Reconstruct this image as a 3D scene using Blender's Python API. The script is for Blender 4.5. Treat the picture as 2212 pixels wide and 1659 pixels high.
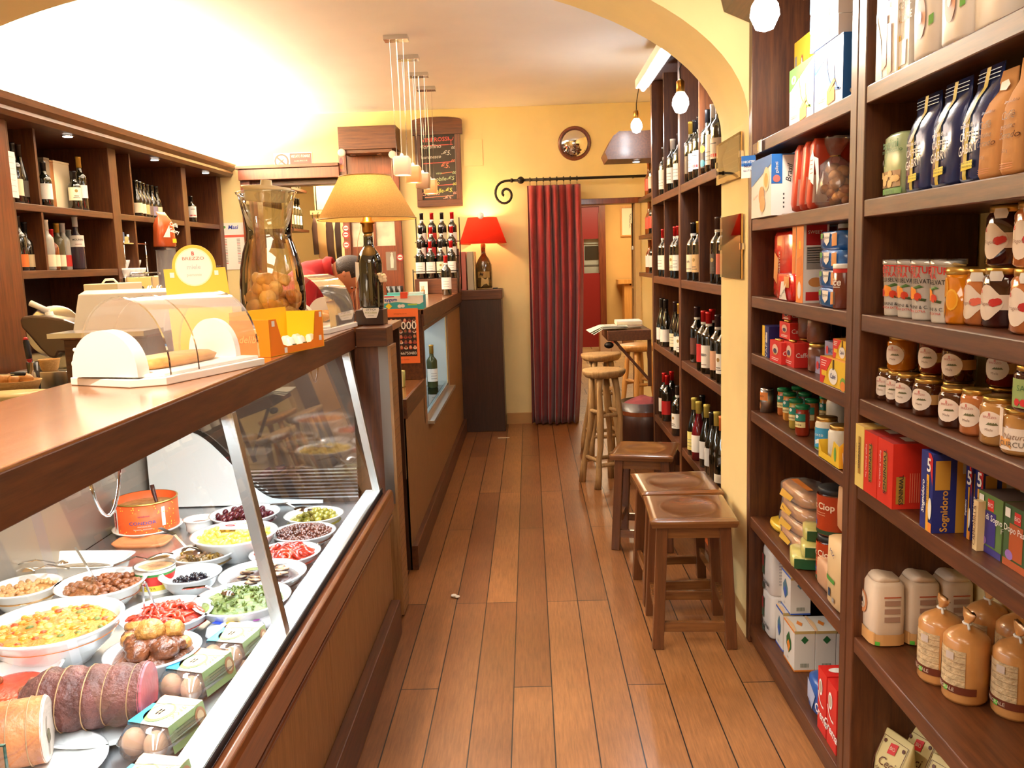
import bpy,math,random
from mathutils import Vector,Matrix
from math import pi,sin,cos,sqrt
random.seed(7)
for o in list(bpy.data.objects):bpy.data.objects.remove(o)
SC=bpy.context.scene
COL=SC.collection
# ------------------------------------------------------------------ camera
FPX,CX,CY,CAMH=1893.2,1106.0,829.5,1.5
YAW,PITCH,ROLL=-0.0233,0.1410,-0.0326
def _cammat():
 c,s=cos,sin
 Rz=Matrix(((c(YAW),-s(YAW),0),(s(YAW),c(YAW),0),(0,0,1)))
 B=Matrix(((1,0,0),(0,0,-1),(0,1,0)))
 Rx=Matrix(((1,0,0),(0,c(PITCH),-s(PITCH)),(0,s(PITCH),c(PITCH))))
 Rr=Matrix(((c(ROLL),-s(ROLL),0),(s(ROLL),c(ROLL),0),(0,0,1)))
 return Rr@Rx@B@Rz
RM=_cammat()
RT=RM.transposed()
cam_data=bpy.data.cameras.new('camera')
cam=bpy.data.objects.new('camera',cam_data);COL.objects.link(cam)
M3=RT@Matrix(((1,0,0),(0,-1,0),(0,0,-1)))
cam.matrix_world=Matrix.Translation((0,0,CAMH))@M3.to_4x4()
cam_data.sensor_fit='HORIZONTAL';cam_data.sensor_width=36.0
cam_data.lens=FPX/2212*36.0
cam_data.clip_start=0.05;cam_data.clip_end=60
SC.camera=cam
# measuring helpers: where a sight line meets a plane of the room
def ray(x,y):return RT@Vector(((x-CX)/FPX,(y-CY)/FPX,1))
def onX(x,y,X):d=ray(x,y);return d*(X/d.x)+Vector((0,0,CAMH))
def onY(x,y,Y):d=ray(x,y);return d*(Y/d.y)+Vector((0,0,CAMH))
def onZ(x,y,Z):d=ray(x,y);return d*((Z-CAMH)/d.z)+Vector((0,0,CAMH))
def _lin(row,val,kx,ky,kz):
 r=RM[row]-RM[2]*val
 return r
def Ysol(px,X,Z):
 r=RM[0]-RM[2]*((px-CX)/FPX);return-(r[0]*X+r[2]*(Z-CAMH))/r[1]
def Zsol(py,X,Y):
 r=RM[1]-RM[2]*((py-CY)/FPX);return CAMH-(r[0]*X+r[1]*Y)/r[2]
def Xsol(px,Y,Z):
 r=RM[0]-RM[2]*((px-CX)/FPX);return-(r[1]*Y+r[2]*(Z-CAMH))/r[0]
# ------------------------------------------------------------------ view, world
SC.view_settings.view_transform='Standard'
SC.view_settings.look='None'
SC.view_settings.gamma=1.0
SC.view_settings.use_curve_mapping=False
SC.view_settings.exposure=0.5
W=bpy.data.worlds.new('world');SC.world=W;W.use_nodes=True
W.node_tree.nodes['Background'].inputs[0].default_value=(1.0,0.80,0.58,1)
W.node_tree.nodes['Background'].inputs[1].default_value=0.15
def lamp(name,kind,loc,power,color,size=0.05,rot=(0,0,0),size_y=None,spot=None,blend=0.5,spread=None):
 d=bpy.data.lights.new(name,kind);d.energy=power;d.color=color
 if kind=='AREA':
  d.size=size
  if size_y:d.shape='RECTANGLE';d.size_y=size_y
  if spread:d.spread=spread
 else:
  d.shadow_soft_size=size
 if kind=='SPOT':d.spot_size=spot or 1.6;d.spot_blend=blend
 o=bpy.data.objects.new(name,d);COL.objects.link(o)
 o.location=loc;o.rotation_euler=rot
 return o
WARM=(1.0,0.70,0.40);WARM2=(1.0,0.84,0.65);COOL=(0.86,0.94,1.0)
# added fill lamps under the front-room ceiling, above and behind the camera
lamp('front_fill_light','AREA',(0.0,0.3,2.80),30,WARM2,1.6,size_y=1.2)
lamp('front_fill_light','AREA',(0.0,-1.6,2.80),30,WARM2,1.6,size_y=1.2)
# halogen spot over the deli counter
lamp('counter_halogen','SPOT',(-1.12,1.35,2.78),190,WARM2,0.03,rot=(0.0,0.12,0),spot=2.0,blend=0.6)
lamp('middle_fill_light','AREA',(-0.9,5.6,2.80),30,WARM2,1.4,size_y=2.0)  # added ambient fill under the middle-room ceiling, without a fitting
# fluorescent tube hidden behind the cornice of the back bar
lamp('cove_tube','AREA',(-3.04,6.1,2.345),540,(1.0,0.92,0.78),0.22,rot=(pi,0.1,0),size_y=3.4)
# fluorescent tube inside the display case
lamp('case_tube','AREA',(-0.86,2.15,1.13),24,COOL,0.09,rot=(0,-0.12,0),size_y=2.5)
# far room
lamp('far_room_light','AREA',(1.3,13.0,2.75),90,(1.0,0.80,0.5),1.2,size_y=2)
lamp('side_room_light','AREA',(-2.0,8.9,2.6),34,(1.0,0.80,0.55),0.5)
# ------------------------------------------------------------------ materials
MATS={}
def _new(name):
 m=bpy.data.materials.new(name);m.use_nodes=True
 return m,m.node_tree,m.node_tree.nodes['Principled BSDF']
def mat(name,col,rough=0.5,metal=0.0,spec=0.5,var=0.0,scale=20,bump=0.0,bscale=60,coat=0.0,sub=0.0,emit=None,es=0,alpha=1.0,trans=0.0,stretch=None):
 """plain procedural material with an optional mottle and bump"""
 if name in MATS:return MATS[name]
 m,nt,b=_new(name);N=nt.nodes;Lk=nt.links
 c=(*col,1)
 b.inputs['Base Color'].default_value=c
 b.inputs['Roughness'].default_value=rough
 b.inputs['Metallic'].default_value=metal
 b.inputs['Specular IOR Level'].default_value=spec
 if coat:b.inputs['Coat Weight'].default_value=coat;b.inputs['Coat Roughness'].default_value=0.08
 if sub:b.inputs['Subsurface Weight'].default_value=sub;b.inputs['Subsurface Radius'].default_value=(0.01,0.006,0.004)
 if trans:b.inputs['Transmission Weight'].default_value=trans
 if emit:b.inputs['Emission Color'].default_value=(*emit,1);b.inputs['Emission Strength'].default_value=es
 if var or bump:
  tc=N.new('ShaderNodeTexCoord');mp=N.new('ShaderNodeMapping')
  Lk.new(tc.outputs['Object'],mp.inputs['Vector'])
  if stretch:mp.inputs['Scale'].default_value=stretch
 if var:
  n=N.new('ShaderNodeTexNoise');n.inputs['Scale'].default_value=scale;n.inputs['Detail'].default_value=5
  Lk.new(mp.outputs[0],n.inputs['Vector'])
  r=N.new('ShaderNodeValToRGB')
  r.color_ramp.elements[0].position=0.32;r.color_ramp.elements[1].position=0.68
  r.color_ramp.elements[0].color=(*[max(0,x*(1-var))for x in col],1)
  r.color_ramp.elements[1].color=(*[min(1,x*(1+var))for x in col],1)
  Lk.new(n.outputs['Fac'],r.inputs['Fac']);Lk.new(r.outputs['Color'],b.inputs['Base Color'])
 if bump:
  n2=N.new('ShaderNodeTexNoise');n2.inputs['Scale'].default_value=bscale;n2.inputs['Detail'].default_value=3
  Lk.new(mp.outputs[0],n2.inputs['Vector'])
  bp=N.new('ShaderNodeBump');bp.inputs['Strength'].default_value=bump;bp.inputs['Distance'].default_value=0.01
  Lk.new(n2.outputs['Fac'],bp.inputs['Height']);Lk.new(bp.outputs['Normal'],b.inputs['Normal'])
 MATS[name]=m
 return m
def wood(name,c1,c2,rough=0.35,axis='Y',scale=6,coat=0.3,bump=0.05):
 if name in MATS:return MATS[name]
 m,nt,b=_new(name);N=nt.nodes;Lk=nt.links
 tc=N.new('ShaderNodeTexCoord');mp=N.new('ShaderNodeMapping')
 Lk.new(tc.outputs['Object'],mp.inputs['Vector'])
 s={'X':(1,14,14),'Y':(14,1,14),'Z':(14,14,1)}[axis]
 mp.inputs['Scale'].default_value=s
 n=N.new('ShaderNodeTexNoise');n.inputs['Scale'].default_value=scale;n.inputs['Detail'].default_value=6;n.inputs['Roughness'].default_value=0.65
 Lk.new(mp.outputs[0],n.inputs['Vector'])
 r=N.new('ShaderNodeValToRGB');r.color_ramp.elements[0].position=0.3;r.color_ramp.elements[1].position=0.72
 r.color_ramp.elements[0].color=(*c1,1);r.color_ramp.elements[1].color=(*c2,1)
 Lk.new(n.outputs['Fac'],r.inputs['Fac']);Lk.new(r.outputs['Color'],b.inputs['Base Color'])
 b.inputs['Roughness'].default_value=rough
 b.inputs['Coat Weight'].default_value=coat;b.inputs['Coat Roughness'].default_value=0.15
 if bump:
  bp=N.new('ShaderNodeBump');bp.inputs['Strength'].default_value=bump;bp.inputs['Distance'].default_value=0.005
  Lk.new(n.outputs['Fac'],bp.inputs['Height']);Lk.new(bp.outputs['Normal'],b.inputs['Normal'])
 MATS[name]=m
 return m
def glass(name,tint=(1,1,1),refl=0.08,rough=0.02,dens=0.0,base=(0.9,0.9,0.9),ior=1.45):
 """thin sheet glass: clear transmission plus fresnel reflection"""
 if name in MATS:return MATS[name]
 m=bpy.data.materials.new(name);m.use_nodes=True;nt=m.node_tree;N=nt.nodes;Lk=nt.links
 N.clear();out=N.new('ShaderNodeOutputMaterial')
 t=N.new('ShaderNodeBsdfTransparent');t.inputs[0].default_value=(*tint,1)
 g=N.new('ShaderNodeBsdfGlossy');g.inputs['Roughness'].default_value=rough;g.inputs['Color'].default_value=(1,1,1,1)
 fr=N.new('ShaderNodeFresnel');fr.inputs[0].default_value=ior
 ad=N.new('ShaderNodeMath');ad.operation='ADD';ad.use_clamp=True;ad.inputs[1].default_value=refl
 Lk.new(fr.outputs[0],ad.inputs[0])
 mx=N.new('ShaderNodeMixShader');Lk.new(ad.outputs[0],mx.inputs[0]);Lk.new(t.outputs[0],mx.inputs[1]);Lk.new(g.outputs[0],mx.inputs[2])
 last=mx
 if dens:
  d=N.new('ShaderNodeBsdfDiffuse');d.inputs[0].default_value=(*base,1)
  m2=N.new('ShaderNodeMixShader');m2.inputs[0].default_value=dens
  Lk.new(mx.outputs[0],m2.inputs[1]);Lk.new(d.outputs[0],m2.inputs[2]);last=m2
 Lk.new(last.outputs[0],out.inputs['Surface'])
 MATS[name]=m
 return m
def emis(name,col,s):
 if name in MATS:return MATS[name]
 m=bpy.data.materials.new(name);m.use_nodes=True;nt=m.node_tree;N=nt.nodes
 N.clear();out=N.new('ShaderNodeOutputMaterial');e=N.new('ShaderNodeEmission')
 e.inputs[0].default_value=(*col,1);e.inputs[1].default_value=s
 nt.links.new(e.outputs[0],out.inputs['Surface'])
 MATS[name]=m
 return m
def fabric_shade(name,col,dens=0.6):
 """translucent lampshade cloth"""
 if name in MATS:return MATS[name]
 m=bpy.data.materials.new(name);m.use_nodes=True;nt=m.node_tree;N=nt.nodes;Lk=nt.links
 N.clear();out=N.new('ShaderNodeOutputMaterial')
 tc=N.new('ShaderNodeTexCoord');w=N.new('ShaderNodeTexNoise');w.inputs['Scale'].default_value=260
 Lk.new(tc.outputs['Object'],w.inputs['Vector'])
 r=N.new('ShaderNodeValToRGB');r.color_ramp.elements[0].position=.35;r.color_ramp.elements[1].position=.65
 r.color_ramp.elements[0].color=(*[x*.8 for x in col],1);r.color_ramp.elements[1].color=(*col,1)
 Lk.new(w.outputs['Fac'],r.inputs['Fac'])
 d=N.new('ShaderNodeBsdfDiffuse');t=N.new('ShaderNodeBsdfTranslucent')
 Lk.new(r.outputs[0],d.inputs[0]);Lk.new(r.outputs[0],t.inputs[0])
 mx=N.new('ShaderNodeMixShader');mx.inputs[0].default_value=1-dens
 Lk.new(d.outputs[0],mx.inputs[1]);Lk.new(t.outputs[0],mx.inputs[2]);Lk.new(mx.outputs[0],out.inputs['Surface'])
 MATS[name]=m
 return m
_ctr=[0]
def C(r,g,b,rough=0.45):
 """printed-paper or card colour given as sRGB 0-255"""
 f=lambda v:(v/255/12.92)if v/255<0.04045 else((v/255+0.055)/1.055)**2.4
 return mat('paint_%d_%d_%d_%d'%(r,g,b,int(rough*100)),(f(r),f(g),f(b)),rough)
def lin(r,g,b):
 f=lambda v:(v/255/12.92)if v/255<0.04045 else((v/255+0.055)/1.055)**2.4
 return(f(r),f(g),f(b))
# ------------------------------------------------------------------ mesh builder
TEXT={}
def text_mesh(s,shear=0.0,res=2,bold=0.0):
 k=(s,shear,res,bold)
 if k in TEXT:return TEXT[k]
 cu=bpy.data.curves.new('t','FONT');cu.body=s;cu.size=1.0;cu.shear=shear
 cu.resolution_u=res;cu.offset=bold;cu.align_x='CENTER';cu.align_y='CENTER'
 o=bpy.data.objects.new('t',cu);COL.objects.link(o)
 dg=bpy.context.evaluated_depsgraph_get();dg.update()
 me=bpy.data.meshes.new_from_object(o.evaluated_get(dg))
 V=[(v.co.x,v.co.y)for v in me.vertices];Fc=[tuple(p.vertices)for p in me.polygons]
 bpy.data.objects.remove(o);bpy.data.curves.remove(cu);bpy.data.meshes.remove(me)
 TEXT[k]=(V,Fc);return TEXT[k]
class MB:
 def __init__(s):s.v=[];s.f=[];s.m=[];s.sm=[];s.mats=[];s.T=None
 def mi(s,m):
  if m not in s.mats:s.mats.append(m)
  return s.mats.index(m)
 def add(s,V,Fc,m,smooth=False):
  b=len(s.v);k=s.mi(m)
  s.v+=[tuple(s.T@Vector(p))if s.T else tuple(p)for p in V]
  for f in Fc:s.f.append(tuple(b+i for i in f));s.m.append(k);s.sm.append(smooth)
  return s
 def box(s,x0,x1,y0,y1,z0,z1,m,faces=None):
  V=[(x0,y0,z0),(x1,y0,z0),(x1,y1,z0),(x0,y1,z0),(x0,y0,z1),(x1,y0,z1),(x1,y1,z1),(x0,y1,z1)]
  Fc=[(0,3,2,1),(4,5,6,7),(0,1,5,4),(1,2,6,5),(2,3,7,6),(3,0,4,7)]
  if not faces:return s.add(V,Fc,m)
  for f,mm in zip(Fc,faces):
   s.add([V[i]for i in f],[(0,1,2,3)],mm)
  return s
 def lathe(s,prof,m,seg=24,c=(0,0,0),sx=1,sy=1,smooth=True,cap=True,a0=0,a1=2*pi):
  full=abs(a1-a0-2*pi)<1e-6;n=seg if full else seg+1
  V=[];Fc=[]
  for r,z in prof:
   for i in range(n):
    a=a0+(a1-a0)*i/seg
    V.append((c[0]+r*cos(a)*sx,c[1]+r*sin(a)*sy,c[2]+z))
  for j in range(len(prof)-1):
   for i in range(seg):
    k=(i+1)%n if full else i+1
    Fc.append((j*n+i,j*n+k,(j+1)*n+k,(j+1)*n+i))
  if cap and full:
   if prof[0][0]>1e-5:Fc.append(tuple(range(n-1,-1,-1)))
   if prof[-1][0]>1e-5:Fc.append(tuple((len(prof)-1)*n+i for i in range(n)))
  return s.add(V,Fc,m,smooth)
 def loft(s,secs,m,seg=24,e=2.0,smooth=True,cap=True,jit=0.0):
  """secs: (z, halfw, halfd, cx, cy[, e]); superellipse rings"""
  V=[];Fc=[]
  for q in secs:
   z,hw,hd,cx,cy=q[:5];ee=q[5]if len(q)>5 else e
   for i in range(seg):
    a=2*pi*(i+.5)/seg;ca,sa=cos(a),sin(a)
    x=hw*math.copysign(abs(ca)**(2/ee),ca);y=hd*math.copysign(abs(sa)**(2/ee),sa)
    j=1+random.uniform(-jit,jit)
    V.append((cx+x*j,cy+y*j,z+(random.uniform(-jit,jit)*hw if jit else 0)))
  for j in range(len(secs)-1):
   for i in range(seg):
    k=(i+1)%seg;Fc.append((j*seg+i,j*seg+k,(j+1)*seg+k,(j+1)*seg+i))
  if cap:Fc.append(tuple(range(seg-1,-1,-1)));Fc.append(tuple((len(secs)-1)*seg+i for i in range(seg)))
  return s.add(V,Fc,m,smooth)
 def tube(s,pts,r,m,seg=8,smooth=True,cap=True):
  pts=[Vector(p)for p in pts];n=len(pts);V=[];Fc=[]
  rr=r if isinstance(r,(list,tuple))else[r]*n
  up=None
  for i,p in enumerate(pts):
   d=(pts[min(i+1,n-1)]-pts[max(i-1,0)]).normalized()
   if up is None:
    up=Vector((0,0,1))if abs(d.z)<0.9 else Vector((1,0,0))
   a=d.cross(up)
   if a.length<1e-4:a=d.orthogonal()
   a.normalize();b=a.cross(d).normalized();up=b
   for k in range(seg):
    t=2*pi*k/seg;V.append(p+(a*cos(t)+b*sin(t))*rr[i])
  for i in range(n-1):
   for k in range(seg):
    q=(k+1)%seg;Fc.append((i*seg+k,i*seg+q,(i+1)*seg+q,(i+1)*seg+k))
  if cap:Fc.append(tuple(range(seg-1,-1,-1)));Fc.append(tuple((n-1)*seg+k for k in range(seg)))
  return s.add(V,Fc,m,smooth)
 def beam(s,a,b,w,d,m,up=(0,0,1)):
  a=Vector(a);b=Vector(b);z=(b-a).normalized();u=Vector(up)
  x=z.cross(u)
  if x.length<1e-3:x=z.cross(Vector((0,1,0)))
  x.normalize();y=z.cross(x).normalized();V=[]
  for p in(a,b):
   for i,j in((-1,-1),(1,-1),(1,1),(-1,1)):V.append(p+x*(w/2*i)+y*(d/2*j))
  return s.add(V,[(0,1,2,3),(7,6,5,4),(0,4,5,1),(1,5,6,2),(2,6,7,3),(3,7,4,0)],m)
 def ball(s,c,r,m,sx=1,sy=1,sz=1,seg=12,rings=8,smooth=True,jit=0.0,rot=None):
  V=[];Fc=[];R_=rot
  for j in range(rings+1):
   t=pi*j/rings
   for i in range(seg):
    a=2*pi*i/seg;q=1+random.uniform(-jit,jit)
    p=Vector((r*sx*sin(t)*cos(a)*q,r*sy*sin(t)*sin(a)*q,r*sz*cos(t)*q))
    if R_:p=R_@p
    V.append((c[0]+p.x,c[1]+p.y,c[2]+p.z))
  for j in range(rings):
   for i in range(seg):
    k=(i+1)%seg;Fc.append((j*seg+k,j*seg+i,(j+1)*seg+i,(j+1)*seg+k))
  return s.add(V,Fc,m,smooth)
 def poly(s,pts,m):return s.add(pts,[tuple(range(len(pts)))],m)
 def prism(s,pts2,z0,z1,m,axis='Z',smooth=False):
  """extrude a 2-D outline: axis Z: (x,y); axis Y: (x,z); axis X: (y,z)"""
  def f(p,h):
   return{'Z':(p[0],p[1],h),'Y':(p[0],h,p[1]),'X':(h,p[0],p[1])}[axis]
  n=len(pts2);V=[f(p,z0)for p in pts2]+[f(p,z1)for p in pts2]
  Fc=[tuple(range(n)),tuple(range(2*n-1,n-1,-1))]+[(i,i+n,(i+1)%n+n,(i+1)%n)for i in range(n)]
  return s.add(V,Fc,m,smooth)
# flat decoration on a plane: o origin, u, v unit axes
 def rect(s,fr,u0,u1,v0,v1,m,e=0.0008):
  o,u,v=fr;n=u.cross(v)*e
  return s.add([o+u*a+v*b+n for a,b in((u0,v0),(u1,v0),(u1,v1),(u0,v1))],[(0,1,2,3)],m)
 def shape(s,fr,pts,m,e=0.001):
  o,u,v=fr;n=u.cross(v)*e
  return s.add([o+u*a+v*b+n for a,b in pts],[tuple(range(len(pts)))],m)
 def disc(s,fr,cu,cv,ru,rv,m,e=0.001,seg=20):
  return s.shape(fr,[(cu+ru*cos(2*pi*i/seg),cv+rv*sin(2*pi*i/seg))for i in range(seg)],m,e)
 def text(s,fr,t,cu,cv,size,m,rot=0,shear=0,sx=1,e=0.0014,bold=0.0,arc=0.0):
  o,u,v=fr;n=u.cross(v)*e;V,Fc=text_mesh(t,shear,2,bold);c,q=cos(rot),sin(rot);out=[]
  for a,b in V:
   a*=size*sx;b*=size
   if arc:b-=arc*a*a
   a,b=a*c-b*q,a*q+b*c
   out.append(o+u*(cu+a)+v*(cv+b)+n)
  return s.add(out,Fc,m)
# decoration wrapped on a surface function S(u, v, eps) -> point
 def wrap(s,S,u0,u1,v0,v1,m,nu=8,nv=1,e=0.0008,mask=None):
  V=[S(u0+(u1-u0)*i/nu,v0+(v1-v0)*j/nv,e)for j in range(nv+1)for i in range(nu+1)]
  Fc=[]
  for j in range(nv):
   for i in range(nu):
    if mask and not mask((i+.5)/nu,(j+.5)/nv):continue
    a=j*(nu+1)+i;Fc.append((a,a+1,a+nu+2,a+nu+1))
  return s.add(V,Fc,m,True)
 def wrapshape(s,S,pts,m,e=0.0012):
  c=(sum(p[0]for p in pts)/len(pts),sum(p[1]for p in pts)/len(pts))
  mid=[((p[0]+c[0])/2,(p[1]+c[1])/2)for p in pts];n=len(pts)
  V=[S(p[0],p[1],e)for p in pts]+[S(p[0],p[1],e)for p in mid]+[S(c[0],c[1],e)]
  Fc=[(i,(i+1)%n,n+(i+1)%n,n+i)for i in range(n)]+[(n+i,n+(i+1)%n,2*n)for i in range(n)]
  return s.add(V,Fc,m,True)
 def wraptext(s,S,t,cu,cv,size,m,rot=0,shear=0,sx=1,e=0.0016,bold=0.0,arc=0.0):
  V,Fc=text_mesh(t,shear,2,bold);c,q=cos(rot),sin(rot);out=[]
  for a,b in V:
   a*=size*sx;b*=size
   if arc:b-=arc*a*a
   a,b=a*c-b*q,a*q+b*c
   out.append(S(cu+a,cv+b,e))
  return s.add(out,Fc,m)
 def mesh(s,name='m'):
  me=bpy.data.meshes.new(name);me.from_pydata([tuple(p)for p in s.v],[],s.f);me.update()
  for m in s.mats:me.materials.append(m)
  me.polygons.foreach_set('material_index',s.m);me.polygons.foreach_set('use_smooth',s.sm)
  return me
 def build(s,name,parent=None,loc=None,bevel=0,sub=0):
  return link(name,s.mesh(name),parent,loc,bevel,sub)
def link(name,me,parent=None,loc=None,bevel=0,sub=0):
 o=bpy.data.objects.new(name,me);COL.objects.link(o)
 if parent:o.parent=parent
 if loc is not None:o.location=loc
 if bevel:
  b=o.modifiers.new('bevel','BEVEL');b.width=bevel;b.segments=2;b.limit_method='ANGLE'
 if sub:
  b=o.modifiers.new('sub','SUBSURF');b.levels=sub;b.render_levels=sub
 return o
def tag(o,label=None,cat=None,group=None,kind=None):
 if label:o['label']=label
 if cat:o['category']=cat
 if group:o['group']=group
 if kind:o['kind']=kind
 return o
def thing(name,label,cat,loc=(0,0,0),rz=0,group=None):
 o=bpy.data.objects.new(name,None);COL.objects.link(o);o.empty_display_size=0.05
 o.location=loc;o.rotation_euler=(0,0,rz)
 return tag(o,label,cat,group)
def struct(name,mb,bevel=0):return tag(mb.build(name,bevel=bevel),kind='structure')
def kids(o):return[c for c in bpy.data.objects if c.parent==o]
def copy_tree(o,loc=None,rz=None,label=None,group=None,scale=None):
 r=o.copy();COL.objects.link(r)
 if loc is not None:r.location=loc
 if rz is not None:r.rotation_euler=(0,0,rz)
 if scale is not None:r.scale=scale if isinstance(scale,tuple)else(scale,)*3
 if label:r['label']=label
 if group:r['group']=group
 for ch in kids(o):
  c=ch.copy();COL.objects.link(c);c.parent=r
  for g in kids(ch):
   d=g.copy();COL.objects.link(d);d.parent=c
 return r
def frame(o,u,v):return(Vector(o),Vector(u).normalized(),Vector(v).normalized())
def cyl_surf(r,z0=0,cx=0,cy=0,phi=0):
 """u = arc length from the front (-y), v = height"""
 def S(u,v,e):
  rr=r(v)if callable(r)else r
  a=-pi/2+phi+u/max(rr,1e-4)
  return(cx+(rr+e)*cos(a),cy+(rr+e)*sin(a),z0+v)
 return S
# ------------------------------------------------------------------ room constants
XF=0.81
YB=7.97
ZC=2.83
XB=-2.734
CT=1.244
FD=Vector((0,0,1));UX=Vector((1,0,0));UY=Vector((0,1,0));UZ=Vector((0,0,1))
plaster=mat('cream_plaster',lin(238,214,152),0.85,var=0.05,scale=3,bump=0.08,bscale=25)
plaster_y=mat('yellow_plaster',lin(236,212,152),0.85,var=0.05,scale=3,bump=0.08,bscale=25)
white_pl=mat('ceiling_white',lin(250,243,232),0.9,var=0.03,scale=2)
ochre=mat('ochre_plaster',lin(212,168,100),0.85,var=0.06,scale=3)
dk=lambda ax:wood('dark_wood_'+ax,lin(62,30,13),lin(104,57,25),0.46,ax,5,coat=0.12)
DW={a:dk(a)for a in 'XYZ'}
DKW=wood('espresso_wood',lin(38,18,11),lin(60,30,18),0.4,'Z',5,coat=0.2)
RED=wood('red_wood',lin(82,36,16),lin(126,62,28),0.35,'Z',5,coat=0.3)
REDY=wood('red_wood_y',lin(84,40,18),lin(130,70,32),0.28,'Y',5,coat=0.5)
TOPW=wood('counter_wood',lin(132,78,40),lin(172,112,64),0.18,'Y',4,coat=0.8,bump=0.02)
VEN=wood('oak_veneer',lin(126,88,50),lin(164,120,74),0.5,'Z',9,coat=0.05,bump=0.1)
STOOLW=wood('stool_wood',lin(98,58,27),lin(138,88,44),0.24,'X',4,coat=0.6)
STOOLZ=wood('stool_leg_wood',lin(84,46,20),lin(118,68,34),0.35,'Z',4,coat=0.4)
RUST=wood('raw_branch_wood',lin(150,112,66),lin(196,156,100),0.65,'Z',6,coat=0,bump=0.25)
PINE=wood('pine_wood',lin(190,130,60),lin(214,158,84),0.45,'Z',4,coat=0.3)
alu=mat('brushed_aluminium',(0.62,0.62,0.60),0.32,1.0,bump=0.03,bscale=150)
steel=mat('stainless_steel',(0.66,0.66,0.66),0.22,1.0)
chrome=mat('chrome',(0.8,0.8,0.8),0.08,1.0)
brass=mat('brass',lin(176,130,60),0.3,1.0)
iron=mat('dark_iron',lin(46,38,32),0.45,0.8)
black=mat('black_rubber',(0.012,0.012,0.014),0.5)
white=mat('white_porcelain',lin(244,243,240),0.15,coat=0.6)
wplast=mat('white_plastic',lin(240,238,234),0.4)
paper=mat('white_paper',lin(240,238,230),0.7)
cream=mat('cream_paper',lin(236,222,188),0.7)
gold=mat('gold_lid',lin(214,176,96),0.3,0.9)
clear=glass('clear_glass',(0.97,0.98,0.97),0.03)
casegl=glass('case_glass',(0.95,0.98,0.96),0.06)
greengl=glass('green_tinted_glass',(0.93,0.97,0.94),0.12)
plexi=glass('plexiglass',(0.97,0.96,0.97),0.035,0.06,ior=1.12,dens=0.16,base=(0.95,0.93,0.95))
cello=glass('cellophane',(0.99,0.97,0.93),0.05,0.15,ior=1.25,dens=0.12)
dkglass=mat('dark_bottle_glass',lin(18,20,12),0.06,0.0,spec=0.9,coat=1.0)
redcap=mat('red_capsule',lin(190,20,24),0.35,0.3)
txt=mat('ink_black',(0.015,0.015,0.018),0.6)
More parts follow.
